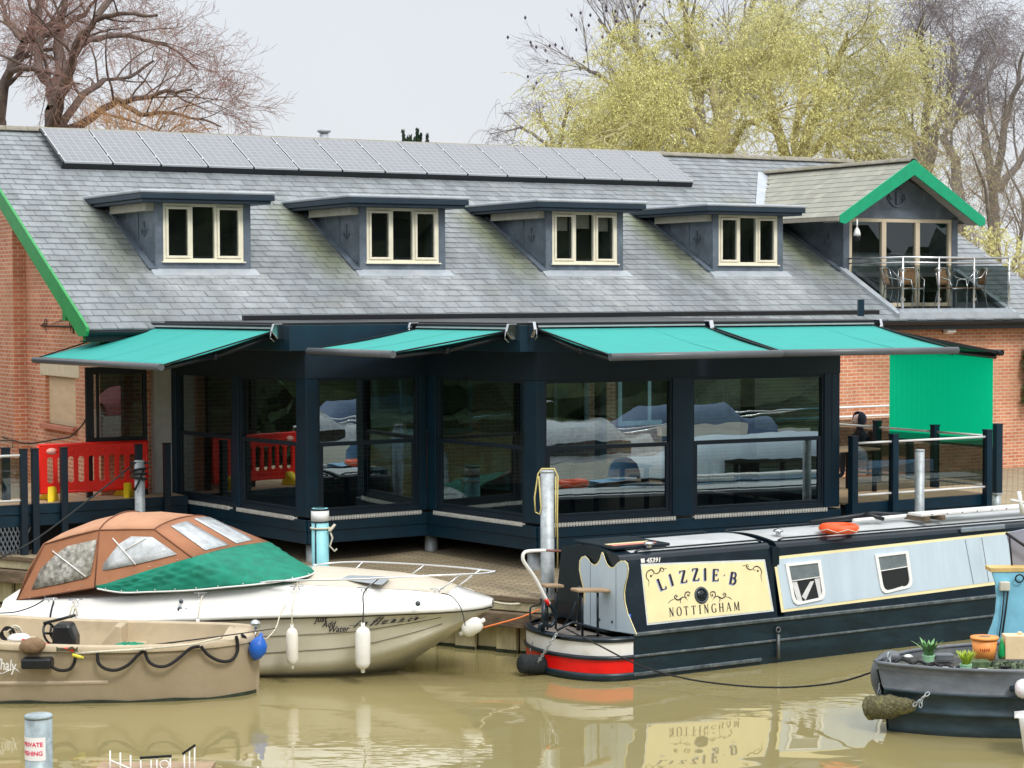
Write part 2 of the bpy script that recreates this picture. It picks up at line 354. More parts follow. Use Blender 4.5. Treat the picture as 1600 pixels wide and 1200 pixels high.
# quay wall: coping, waling beam and sheet piles, one thing
qw = empty('quay_wall', (QC.x, QC.y, 0), 0, 'timber and sheet pile wall holding up the paved bank behind the boats', 'quay wall')
def along(p, q, n0, off):        # returns points of a segment shifted towards the water
    d = (q - p).normalized(); nrm = Vector((d.y, -d.x))
    return nrm * off
segs = [(edge[0], QC), (QC, edge[-1])]
cp = MB(); wb = MB(); pl = MB(); sl = MB(); rm_ = MB()
for a, b in segs:
    d = (b - a).normalized(); nr = Vector((d.y, -d.x))
    A3 = lambda p, o, z: (p.x + nr.x * o, p.y + nr.y * o, z)
    a2, b2 = (b - d * 26, b) if b is QC else (a, a + d * 40)
    cp.bar(A3(a2, -.13, .70), A3(b2, -.13, .70), .36, .194)
    wb.bar(A3(a2, .06, .487), A3(b2, .06, .487), .22, .20)
    wb.bar(A3(a2, -.02, .575), A3(b2, -.02, .575), .2, .03)
    rm_.bar(A3(a2, .058, .775), A3(b2, .058, .775), .05, .07)
    Lg = (b2 - a2).length; n = int(Lg / .34)
    for i in range(n):
        p = a2 + d * (i * .34 + .02); q = p + d * .33
        o = -.10 if i % 2 else -.02
        pl.bar(A3(p, o, -.1), A3(q, o, -.1), .08, 1.38)
        sl.bar(A3(p, o + .003, -.1), A3(q, o + .003, -.1), .09, .25 + .06 * random.random())
rm_.build('edge_rim', TIMB, qw, True, bevel=.01); cp.build('coping', COPE, qw, True, bevel=.015); wb.build('waling_beam', TIMB, qw, True, bevel=.012); pl.build('sheet_piling', PILE, qw, True, bevel=.008); sl.build('slime_band', SLIME, qw, True)
# ------------------------------------------------------------------ unseen far bank and wood, added behind the viewpoint for the glass reflections
mb = MB(); mb.poly((-300, -400, .5), (300, -400, .5), (300, -8, .5), (-300, -8, .5)); mb.poly((-300, -8, .5), (300, -8, .5), (300, -8, -.5), (-300, -8, -.5))
tag(mb.build('far_bank', mat('far_bank_grass', (.06, .09, .03), .9, var=.4, vs=.5)), kind='structure')
rw = []
rr = random.Random(3)
hs = [8.5 + 5 * abs(math.sin(i * .37)) * rr.uniform(.6, 1.1) for i in range(121)]
for j in range(9):
    t = j / 8
    rw.append([(-240 + i * 4 + rr.uniform(-1, 1), -14 - 3 * t + rr.uniform(-1.5, 1.5), .4 + hs[i] * t + rr.uniform(-.5, .5)) for i in range(121)])
rw.append([(-240 + i * 4, -24, .4) for i in range(121)])
mb = MB(); mb.grid(rw, sm=False)
tag(mb.build('far_wood', mat('far_wood_leaves', (.05, .065, .025), .95, var=.8, vs=.8)), kind='stuff')
# ================================================================== TREES
def sweep(mb, pts, r0, r1, n):
    k = len(pts); vs = []; x = None; cs = [(math.cos(6.2832 * j / n), math.sin(6.2832 * j / n)) for j in range(n)]
    for i in range(k):
        d = pts[min(i + 1, k - 1)] - pts[max(i - 1, 0)]
        if x is None: x = d.orthogonal().normalized()
        y = d.cross(x)
        if y.length < 1e-9: y = Vector((0, 1, 0))
        y.normalize(); r = r0 + (r1 - r0) * i / (k - 1)
        for c, s in cs: vs.append(pts[i] + x * (c * r) + y * (s * r))
    b = len(mb.V); mb.V += [v[:] for v in vs]
    for i in range(k - 1):
        o = b + i * n
        for j in range(n):
            j2 = (j + 1) % n; mb.F.append((o + j, o + j2, o + n + j2, o + n + j))
    m = (k - 1) * n; mb.M += [mb.mi] * m; mb.S += [True] * m
def rv(g): return Vector((g.uniform(-1, 1), g.uniform(-1, 1), g.uniform(-1, 1)))
def limb(g, p, d, ln, k, wig, grav):
    pts = [p.copy()]; d = d.normalized(); st = ln / k
    for i in range(k):
        d = (d + rv(g) * wig + Vector((0, 0, grav))).normalized(); p = p + d * st; pts.append(p)
    return pts
def branch(g, big, small, pts, r0, r1, lv, P, ends):
    """children along a polyline; P is a list of dicts, one per level"""
    sweep(big if lv <= P[0]['big'] else small, pts, r0, r1, 6 if lv == 0 else (5 if lv == 1 else 3))
    if lv >= len(P): ends.append((pts, lv)); return
    q = P[lv]; k = len(pts) - 1; n = q['n']
    for i in range(n):
        t = q.get('t0', .25) + (1 - q.get('t0', .25)) * (i + g.random()) / n
        f = t * k; a = min(int(f), k - 1); p = pts[a].lerp(pts[a + 1], f - a); dr = (pts[a + 1] - pts[a]).normalized()
        sd_ = rv(g); sd_ = (sd_ - dr * sd_.dot(dr))
        if sd_.length < .05: continue
        sd_.normalize(); an = R(q['ang'] * g.uniform(.6, 1.35))
        d = dr * math.cos(an) + sd_ * math.sin(an) + Vector((0, 0, q.get('up', 0)))
        ln = q['len'] * g.uniform(.55, 1.25) * (1.1 - .45 * t); rr = max(.006, (r0 + (r1 - r0) * t) * q.get('rr', .55))
        rr = min(rr, q.get('rmax', 9))
        c = limb(g, p, d, ln, q['k'], q.get('wig', .16), q.get('grav', 0))
        branch(g, big, small, c, rr, max(.005, rr * .35), lv + 1, P, ends)
def make_tree(name, label, group, depth, limbs, P, bark, twig, seed, base, tip=None, cat='tree'):
    g = random.Random(seed); big, small = MB(), MB(); ends = []
    b3 = at(*base, depth); b3.z = 1.2
    root = empty(name, b3, 0, label, cat, group)
    for pts, r0, r1, dd in limbs:
        P3 = [at(x, y, depth + dd * i / max(1, len(pts) - 1)) for i, (x, y) in enumerate(pts)]
        # refine
        Q = []
        for a, b in zip(P3, P3[1:]):
            for t in (0, .33, .66): Q.append(a.lerp(b, t) + rv(g) * .07)
        Q.append(P3[-1])
        branch(g, big, small, Q, r0, r1, 0, P, ends)
        if pts[0][1] >= base[1] - 60:
            sweep(big, [Q[0].lerp(b3, t) for t in (1, .5, 0)], max(r0 * 1.3, .2), r0, 7)
    big.build('trunk', bark, root, True, recalc=False)
    if small.F: small.build('crown', twig, root, True, recalc=False)
    if tip: tip(g, ends, root)
    return root
BARK1 = mat('bark_reddish', (.105, .075, .065), .9, var=.5, vs=2, dirt=(.17, .16, .09), ds=1.5)
TWIG1 = mat('twig_reddish', (.30, .175, .15), .9, var=.35, vs=1.2, dirt=(.36, .24, .13), ds=.5, da=.8)
BARK2 = mat('bark_grey', (.20, .18, .165), .9, var=.4, vs=2)
TWIG2 = mat('twig_grey_purple', (.24, .21, .22), .9, var=.3, vs=1.5)
TWIG3 = mat('twig_pale_brown', (.30, .25, .185), .9, var=.35, vs=1)
BARKW = mat('bark_willow', (.42, .37, .20), .9, var=.5, vs=1.5)
LEAFW = mat('willow_catkins', (.88, .86, .30), .8, var=.3, vs=.7, dirt=(.85, .76, .30), ds=.6, da=.7)
LEAFW2 = mat('willow_leaf_pale', (.74, .74, .34), .8, var=.3, vs=.7)
PB = [dict(n=8, len=3.2, ang=42, k=5, wig=.22, rr=.42, big=1, t0=.2, up=.1), dict(n=5, len=1.9, ang=45, k=4, wig=.25, rr=.42, big=1, rmax=.05), dict(n=6, len=1.1, ang=42, k=3, wig=.25, rr=.5, big=1, rmax=.015), dict(n=3, len=.55, ang=35, k=2, wig=.2, rr=.6, big=1, rmax=.008)]
# big bare tree on the left
make_tree('bare_tree', 'large leafless tree with reddish spreading twigs behind the left end of the roof', 'trees beyond the clubhouse', 72, [
    ([(78, 215), (84, 160), (80, 130), (60, 105), (58, 60), (62, 20), (50, -30)], .24, .10, 3),
    ([(80, 215), (92, 170), (105, 120), (118, 70), (150, 30), (190, 22), (245, 24)], .22, .05, -4),
    ([(92, 205), (130, 145), (160, 125), (200, 118), (240, 95)], .17, .05, 4),
    ([(105, 205), (150, 180), (185, 158), (220, 156), (262, 143), (300, 140)], .16, .04, -3),
    ([(85, 170), (95, 110), (90, 60), (100, 10), (110, -40)], .26, .10, 6),
    ([(118, 70), (150, 60), (200, 55), (260, 70), (310, 110)], .13, .03, 3),
    ([(185, 158), (220, 180), (260, 178), (300, 185), (345, 198)], .11, .03, -3),
    ([(150, 30), (175, -10), (210, -40)], .12, .05, 2)], PB, BARK1, TWIG1, 11, (84, 230))
make_tree('bare_tree', 'leafless tree cut by the left edge with a thick upright trunk', 'trees beyond the clubhouse', 74, [
    ([(0, 215), (4, 140), (22, 95), (45, 60), (60, 10), (70, -30)], .26, .12, 2),
    ([(2, 190), (-20, 130), (-60, 80), (-80, 10)], .26, .10, -3),
    ([(10, 118), (40, 105), (75, 112), (110, 118)], .13, .04, -3),
    ([(40, 62), (10, 30), (-5, -20)], .14, .06, 3),
    ([(45, 60), (90, 45), (130, 25), (160, -15)], .14, .05, 3)], PB, BARK1, TWIG1, 12, (0, 230))
# brush of orange twigs over the ridge
PBR = [dict(n=16, len=1.5, ang=35, k=4, wig=.2, rr=.35, big=0, up=.2, t0=.1), dict(n=8, len=.8, ang=30, k=3, wig=.2, rr=.5, big=0, rmax=.015)]
make_tree('bare_shrub', 'orange brown twiggy shrub top showing over the ridge', None, 66, [([(205, 235), (190, 205), (180, 188)], .06, .02, 1), ([(215, 235), (215, 205), (212, 185)], .06, .02, 1), ([(225, 235), (240, 210), (258, 196)], .06, .02, -1), ([(200, 235), (170, 215), (150, 200)], .06, .02, 2), ([(225, 235), (265, 215), (290, 205)], .06, .02, 1)], PBR, TWIG3, mat('twig_orange', (.42, .24, .11), .9, var=.3, vs=2), 14, (215, 250), cat='shrub')
# tall grey bare tree behind the willow
def buds(g, ends, root):
    mb = MB()
    for pts, lv in ends[::9]:
        p = pts[-1]; s = .06
        mb.add([p + Vector((s, 0, 0)), p + Vector((-s, 0, 0)), p + Vector((0, s, 0)), p + Vector((0, -s, 0)), p + Vector((0, 0, s * 1.6)), p + Vector((0, 0, -s * 1.6))], [(0, 2, 4), (2, 1, 4), (1, 3, 4), (3, 0, 4), (2, 0, 5), (1, 2, 5), (3, 1, 5), (0, 3, 5)])
    tag(mb.build('seed_heads', mat('dark_seed', (.05, .04, .045), .9), root, True, recalc=False), kind='stuff')
PG = [dict(n=10, len=2.9, ang=28, k=5, wig=.12, rr=.45, big=1, t0=.1, up=.25), dict(n=7, len=1.6, ang=30, k=4, wig=.14, rr=.45, big=1, rmax=.04, up=.15), dict(n=5, len=.9, ang=30, k=3, wig=.15, rr=.5, big=1, rmax=.016, up=.15)]
make_tree('bare_tree', 'tall grey leafless tree dotted with dark seed heads behind the yellow willow', 'trees beyond the clubhouse', 84, [
    ([(1090, 250), (1060, 170), (1000, 100), (960, 60), (935, 30)], .22, .05, 2), ([(1100, 250), (1090, 150), (1080, 80), (1070, 20), (1065, -20)], .24, .06, -3),
    ([(1110, 250), (1130, 150), (1150, 80), (1170, 20), (1190, -20)], .24, .06, 3), ([(1060, 200), (980, 150), (930, 115), (905, 105)], .16, .04, 1), ([(1120, 200), (1180, 120), (1215, 60), (1240, 10)], .18, .05, 4),
    ([(1010, 110), (990, 60), (1000, 20), (1010, -10)], .10, .04, 2)],
    PG, BARK2, TWIG2, 21, (1100, 260), buds)
# the yellow willows
def willow_tips(den, ln, m, lw=.022):
    def f(g, ends, root):
        mb = MB(); lf = MB()
        for pts, lv in ends:
            for i in range(den):
                a = pts[g.randrange(max(1, len(pts) // 2), len(pts))]; d = Vector((g.uniform(-.8, .8), g.uniform(-.8, .8), g.uniform(-.3, .7)))
                c = limb(g, a, d, ln * g.uniform(.5, 1.3), 5, .16, -.26)
                sweep(mb, c, .008, .004, 3)
                for j in range(len(c) - 1):
                    for s in range(5):
                        p = c[j].lerp(c[j + 1], g.random()); q = p + rv(g) * .055 + Vector((0, 0, -.035)); o = rv(g).normalized() * lw
                        b = len(lf.V); lf.V += [(p + o)[:], (p - o)[:], q[:]]; lf.F.append((b, b + 1, b + 2)); lf.M.append(0); lf.S.append(False)
        mb.build('hanging_twigs', BARKW, root, True, recalc=False); lf.build('young_leaves', m, root, True, recalc=False)
    return f
PW = [dict(n=9, len=2.6, ang=50, k=5, wig=.25, rr=.42, big=1, t0=.15, up=.1), dict(n=5, len=1.35, ang=50, k=4, wig=.3, rr=.4, big=1, rmax=.04), dict(n=4, len=.9, ang=45, k=3, wig=.3, rr=.5, big=1, rmax=.014)]
make_tree('willow_tree', 'big willow hung with yellow green young leaves behind the middle of the roof', 'trees beyond the clubhouse', 68, [
    ([(1110, 260), (1080, 215), (1050, 200), (1000, 190), (950, 210), (905, 228)], .18, .04, -4), ([(1115, 260), (1090, 190), (1060, 150), (1020, 130), (975, 125)], .24, .05, 3),
    ([(1120, 260), (1120, 180), (1115, 120), (1095, 70), (1075, 45)], .20, .04, 2), ([(1125, 260), (1160, 200), (1200, 180), (1230, 160)], .15, .04, -3),
    ([(1125, 260), (1140, 170), (1160, 110), (1165, 50)], .24, .05, 4), ([(1060, 200), (1010, 215), (975, 235)], .12, .04, 0), ([(1110, 240), (1060, 235), (1020, 240)], .12, .04, -2)],
    PW, BARKW, mat('willow_twig', (.33, .31, .12), .9, var=.3, vs=1), 31, (1115, 270), willow_tips(5, 1.15, LEAFW, .015))
make_tree('willow_tree', 'pale green willow with arching limbs to the right of the ridge end', 'trees beyond the clubhouse', 71, [
    ([(1240, 265), (1245, 200), (1255, 140), (1250, 90), (1240, 50)], .17, .04, 3), ([(1240, 265), (1270, 180), (1300, 120), (1320, 70), (1325, 50)], .22, .05, -2),
    ([(1240, 265), (1290, 215), (1330, 205), (1390, 200), (1440, 215), (1475, 240)], .18, .04, 2), ([(1330, 205), (1350, 165), (1390, 140), (1430, 150)], .16, .04, 1),
    ([(1235, 265), (1215, 200), (1200, 140), (1205, 80), (1215, 40)], .22, .05, -3), ([(1300, 215), (1330, 245), (1380, 240)], .12, .04, -2), ([(1255, 140), (1290, 150), (1340, 160)], .12, .04, -2)],
    PW, BARKW, mat('willow_twig_b', (.31, .28, .13), .9, var=.3, vs=1), 32, (1240, 275), willow_tips(3, 1.05, LEAFW2, .014))
# weeping bare trees
def droop(den, ln, m):
    def f(g, ends, root):
        mb = MB()
        for pts, lv in ends:
            for i in range(den):
                a = pts[g.randrange(1, len(pts))]
                sweep(mb, limb(g, a, Vector((g.uniform(-.9, .9), g.uniform(-.9, .9), .4)), ln * g.uniform(.5, 1.3), 5, .09, -.45), .009, .005, 3)
        mb.build('hanging_twigs', m, root, True, recalc=False)
    return f
PBi = [dict(n=9, len=2.6, ang=30, k=5, wig=.12, rr=.42, big=1, t0=.25, up=.3), dict(n=6, len=1.4, ang=38, k=4, wig=.16, rr=.42, big=1, rmax=.035), dict(n=4, len=.8, ang=40, k=3, wig=.2, rr=.5, big=1, rmax=.014, grav=-.1)]
make_tree('birch_tree', 'weeping birch with purple grey hanging twigs right of the willows', 'trees beyond the clubhouse', 82, [
    ([(1440, 300), (1430, 220), (1405, 160), (1390, 100), (1370, 55)], .20, .04, 2), ([(1442, 300), (1445, 200), (1450, 130), (1440, 70), (1430, 45)], .22, .04, -3), ([(1445, 300), (1465, 200), (1490, 120), (1490, 60), (1480, 45)], .20, .04, 3), ([(1450, 210), (1500, 160), (1520, 120), (1530, 90)], .14, .03, 1)],
    PBi, BARK2, TWIG2, 41, (1442, 320), droop(2, 1.2, TWIG2))
make_tree('birch_tree', 'weeping birch at the right edge with a thick bent trunk', 'trees beyond the clubhouse', 78, [
    ([(1500, 420), (1500, 300), (1490, 250), (1475, 215), (1500, 170), (1540, 130), (1560, 80), (1540, 45)], .24, .04, 2), ([(1555, 420), (1550, 300), (1570, 200), (1590, 130), (1600, 80)], .22, .04, -2), ([(1550, 300), (1540, 230), (1530, 180), (1545, 120)], .18, .04, 3), ([(1560, 300), (1600, 240), (1640, 160)], .18, .04, 1)],
    PBi, BARK2, TWIG2, 42, (1530, 430), droop(2, 1.1, TWIG2))
make_tree('birch_tree', 'small arching weeping tree just above the ridge left of the willows', 'trees beyond the clubhouse', 80, [
    ([(868, 250), (862, 215), (845, 185), (838, 170)], .10, .03, 1), ([(868, 250), (880, 200), (890, 160), (885, 140)], .11, .03, -2), ([(860, 235), (830, 205), (805, 200), (790, 208)], .08, .02, 1)],
    [dict(n=6, len=1.3, ang=35, k=4, wig=.15, rr=.42, big=1, t0=.3), dict(n=4, len=.7, ang=38, k=3, wig=.2, rr=.42, big=1, rmax=.02)], BARK2, TWIG2, 43, (868, 260), droop(3, 1.1, TWIG2))
# thicket on the right
PT = [dict(n=11, len=2.4, ang=38, k=5, wig=.2, rr=.4, big=0, t0=.05, up=.15), dict(n=8, len=1.3, ang=38, k=4, wig=.25, rr=.4, big=0, rmax=.03), dict(n=6, len=.7, ang=38, k=3, wig=.25, rr=.5, big=0, rmax=.012)]
make_tree('bare_shrub', 'tangled pale brown leafless bush behind the balcony gable', None, 66, [
    ([(1530, 470), (1520, 400), (1500, 330), (1480, 270)], .10, .03, 1), ([(1540, 470), (1550, 380), (1540, 300), (1520, 240)], .10, .03, -2), ([(1560, 470), (1590, 390), (1600, 320), (1570, 250)], .10, .03, 2), ([(1580, 470), (1620, 400), (1640, 320)], .10, .03, 1), ([(1540, 440), (1500, 380), (1450, 330), (1420, 290)], .08, .02, 2)],
    PT, BARK2, TWIG3, 51, (1550, 480), cat='shrub')
make_tree('willow_shrub', 'yellow green budding bush beside the right corner of the roof', None, 60, [
    ([(1560, 490), (1550, 440), (1530, 400), (1515, 375)], .05, .02, 1), ([(1562, 490), (1570, 430), (1560, 385)], .05, .02, -1), ([(1565, 490), (1590, 440), (1595, 400)], .05, .02, 1)],
    [dict(n=9, len=.9, ang=40, k=4, wig=.25, rr=.4, big=0, t0=.05), dict(n=6, len=.5, ang=40, k=3, wig=.25, rr=.5, big=0, rmax=.012)], TWIG3, TWIG3, 52, (1562, 500), willow_tips(2, .5, LEAFW2, .018), cat='shrub')
# conifer tips over the ridge
g = random.Random(5); root = at(648, 240, 62); root.z = 1.2
cf = empty('conifer_tree', root, 0, 'dark evergreen whose pointed tips just show above the ridge', 'tree')
mb = MB(); lf = MB()
sweep(mb, [Vector((root.x, root.y, z)) for z in (1.2, 5, 9)], .15, .05, 6)
for (px, py) in ((630, 207), (641, 214), (652, 204), (657, 212), (668, 212), (636, 216), (646, 217)):
    tp = at(px, py, 62 + g.uniform(-.5, .5)); b0 = Vector((root.x + (tp.x - root.x) * .8, tp.y, 6))
    sweep(mb, [b0, b0.lerp(tp, .5), tp], .04, .01, 4)
    for i in range(330):
        t = g.random() ** .6; p = b0.lerp(tp, t); rr = .16 * (1 - t) + .03
        p = p + Vector((g.uniform(-rr, rr), g.uniform(-rr, rr), 0)); o = rv(g) * .05
        q = p + Vector((g.uniform(-.05, .05), g.uniform(-.05, .05), .12))
        lf.add([p + o, p - o, q], [(0, 1, 2)])
mb.build('trunk', BARK2, cf, True, recalc=False); lf.build('crown', mat('conifer_leaf', (.018, .045, .022), .9, var=.4), cf, True, recalc=False)
# climbing plant on the right wall is added with the building

# evergreen hedge standing left of the view, mirrored in the left glass
mb = MB(); g4 = random.Random(17)
for i in range(3200):
    p = Vector((-15.5 + g4.uniform(-1.0, 1.0), 32 + 20 * g4.random(), 1.0 + 4.6 * g4.random())); a = rv(g4) * .28; b = rv(g4) * .28
    mb.add([p + a, p + b, p - a, p - b], [(0, 1, 2, 3)])
mb.V = [(v[0] + 15.5, v[1] - 42, v[2] - 1) for v in mb.V]
hg = empty('evergreen_hedge', (-15.5, 42, 1), 0, 'tall dark green hedge left of the decks, mirrored in the left glass', 'hedge')
mb.build('leaves', mat('hedge_leaf', (.035, .07, .03), .7, var=.6, vs=3), hg, recalc=False)
mb = MB(); mb.box(-.5, .5, -10, 10, -.5, 4.2); mb.build('stems', mat('hedge_core', (.02, .03, .015), .95), hg)

# unseen east bank and wood, added right of frame for windows to mirror
mb = MB(); mb.box(31, 200, -60, 33, -.5, .7); tag(mb.build('east_bank', bpy.data.materials['far_bank_grass']), kind='structure')
rr2 = random.Random(30); rw = []; he = [6.5 + 3.5 * abs(math.sin(i * .83 + 1)) for i in range(46)]
for j in range(9):
    t = j / 8; rw.append([(34.5 + 2.5 * t + rr2.uniform(-.8, .8), -58 + i * 2 + rr2.uniform(-.6, .6), .5 + he[i] * t + rr2.uniform(-.4, .4)) for i in range(46)])
rw.append([(41, -58 + i * 2, .5) for i in range(46)])
mb = MB(); mb.grid(rw, sm=False); tag(mb.build('east_wood', bpy.data.materials['far_wood_leaves']), kind='stuff')
# ================================================================== CLUBHOUSE
BF = Frame(-9.442, 41.63, 30.525)
RA = math.atan(.5196); cR, sR = math.cos(RA), math.sin(RA)
def zr(v): return 8.17 + .5196 * v
house = empty('clubhouse', BF.o, BF.deg, 'long red brick boathouse with a slate roof, four dormers and a green edged gable', 'building')
U0, U1, VE, VR = -1.55, 21.6, -7.08, .5
# gable wall (left end) with its projecting stack, boarded window opening
mb = MB(); G = -1.2
lin = [BF.u(64, 570, G), BF.u(122, 586, G)]; wv0, wv1, wz0, wz1 = -5.40, -3.70, 2.72, 3.60    # v runs away from the viewer
rf = lambda v: (zr(v) - .12 if v < VR else zr(2 * VR - v) - .12)
def gpoly(v0, v1, z0=.3, z1=None, u=G):
    if z1 is None:
        pts = [(u, v0, z0), (u, v1, z0), (u, v1, rf(v1))] + ([(u, VR, rf(VR))] if v0 < VR < v1 else []) + [(u, v0, rf(v0))]
    else: pts = [(u, v0, z0), (u, v1, z0), (u, v1, z1), (u, v0, z1)]
    mb.prism(pts, (.25, 0, 0))
gpoly(-6.7, wv0); gpoly(wv0, wv1, .3, wz0); mb.prism([(G, wv0, wz1), (G, wv1, wz1), (G, wv1, rf(wv1)), (G, wv0, rf(wv0))], (.25, 0, 0)); gpoly(wv1, -2.6)
mb.prism([(G - .25, -2.6, 1.0), (G - .25, 7.7, 1.0), (G - .25, 7.7, rf(7.7)), (G - .25, VR, rf(VR)), (G - .25, -2.6, rf(-2.6))], (.5, 0, 0))
mb.build('gable_wall', BRICK, house)
mb = MB(); mb.box(-.95, 21.3, -6.7, -6.45, .3, 4.44); mb.box(14.85, 15.35, -6.82, -6.698, .9, 4.3); mb.box(-1.2, 21.3, 7.45, 7.7, .9, 4.4); mb.box(21.05, 21.3, -6.45, 7.45, .9, 4.4)
mb.prism([(21.05, -6.45, 4.4), (21.05, 7.45, 4.4), (21.05, VR, zr(VR) - .12)], (.25, 0, 0))
mb.build('front_wall', BRICK, house)
bw = MB(); bw.box(G + .07, G + .1, wv0, wv1, wz0, wz1); bwo = bw.build('boarded_window', PLY, house, label='plywood sheet nailed over a window opening')
mb = MB(); mb.box(G - .012, G + .2, -5.62, -3.42, wz1, wz1 + .28); mb.build('lintel', STONE, bwo, bevel=.01)
mb = MB(); mb.box(G - .10, G + .07, -5.50, -3.62, wz0 - .09, wz0); mb.build('sill', mat('clay_sill', (.50, .20, .13), .8), bwo, bevel=.01)
# roof: dark underlay and individually laid slates in one mesh with a colour attribute
DU = [.57, 4.70, 8.89, 13.05]
mb = MB()
mb.prism([(U0, VE, zr(VE) - .03), (U1, VE, zr(VE) - .03), (U1, VR, zr(VR) - .03), (U0, VR, zr(VR) - .03)], (0, 0, -.08))
mb.prism([(U0, VR, zr(VR) - .03), (U1, VR, zr(VR) - .03), (U1, 8.1, zr(-7.1) - .03), (U0, 8.1, zr(-7.1) - .03)], (0, 0, -.08))
# cut-out for the balcony: boxes are not cut, the recess simply replaces slates and hides the underlay (opening left below)
BU0, BU1, BV0, BV1 = 16.52, 19.78, -6.95, -5.05
mb = MB()
def slab(u0, u1, v0, v1, o=-.03, th=.08):
    mb.prism([(u0, v0, zr(v0) + o), (u1, v0, zr(v0) + o), (u1, v1, zr(v1) + o), (u0, v1, zr(v1) + o)], (0, 0, -th))
slab(U0, BU0, VE, VR); slab(BU0, BU1, VE, BV0); slab(BU0, BU1, BV1, VR); slab(BU1, U1, VE, VR)
mb.prism([(U0, VR, zr(VR) - .03), (U1, VR, zr(VR) - .03), (U1, 8.1, zr(-7.1) - .03), (U0, 8.1, zr(-7.1) - .03)], (0, 0, -.08))
mb.build('roof_underlay', mat('roof_felt', (.05, .055, .06), .9), house)
g = random.Random(99)
def smooth(a, b, x): t = max(0, min(1, (x - a) / (b - a))); return t * t * (3 - 2 * t)
def stain(u, v):
    """moss in the valley beside each dormer cheek, pale lead run-off below each dormer"""
    moss = 0; run = 0
    for k, d in enumerate(DU + [16.5]):
        w_ = d - .14 - u; vv = v + 5.14
        vb = -2.6 if k < 4 else -1.9
        if -.1 < w_ < 1.9 and v < vb + .8:
            h = math.exp(-((w_ - .45) / .42) ** 2) * smooth(-6.0, -4.6, v) * smooth(vb + .6, vb - .4, v); moss = max(moss, h * (.55 if k == 0 else 1))
        if k < 4 and v < -5.1 and d - .6 < u < d + 2.2:
            run = max(run, smooth(-7.1, -5.3, v) * (.3 + .7 * abs(math.sin(u * 7.3 + k * 1.7) * math.sin(u * 2.9 + k))) * smooth(d - .6, d - .1, u) * smooth(d + 2.2, d + 1.6, u))
    return moss, run
SM, cols, uvs = MB(), [], []
ga, wd = .235, .275
nc = int((VR - VE) / cR / ga)
def put_slates(zf, ua, ub, va, vb, course0=0, keep=None, toW=None):
    pass
for c in range(nc + 1):
    s0 = c * ga; v0 = VE + s0 * cR - .02; v1 = v0 + (ga + .03) * cR
    if v1 > VR: v1 = VR
    off = (c % 2) * wd / 2
    n = int((U1 - U0) / wd) + 2
    for i in range(n):
        a = U0 - off + i * wd; b = a + wd - .008
        a = max(a, U0); b = min(b, U1)
        if b - a < .05: continue
        m_u, m_v = (a + b) / 2, (v0 + v1) / 2
        if BU0 - .02 < m_u < BU1 + .02 and BV0 - .0 < m_v < BV1 + .2: continue
        if any(d - .1 < m_u < d + 1.68 and -5.0 < m_v < -2.7 for d in DU): continue
        j = g.uniform(-.008, .008); t = g.uniform(.017, .026); rnd = g.random()
        A = (a, v0 + j, zr(v0 + j) + t); Bq = (b, v0 + j, zr(v0 + j) + t + g.uniform(-.003, .003)); Cq = (b, v1, zr(v1) + .002); Dq = (a, v1, zr(v1) + .002)
        dn = (0, .004, -.028)
        SM.add([A, Bq, Cq, Dq, (A[0], A[1] + dn[1], A[2] + dn[2]), (Bq[0], Bq[1] + dn[1], Bq[2] + dn[2])], [(0, 1, 2, 3), (4, 5, 1, 0)])
        for q in (A, Bq, Cq, Dq, A, Bq, Bq, A):
            mo, ru = stain(q[0], q[1]); cols.append((rnd, mo, ru, 1)); uvs.append((q[0], q[1] / cR))
SM.uv = uvs
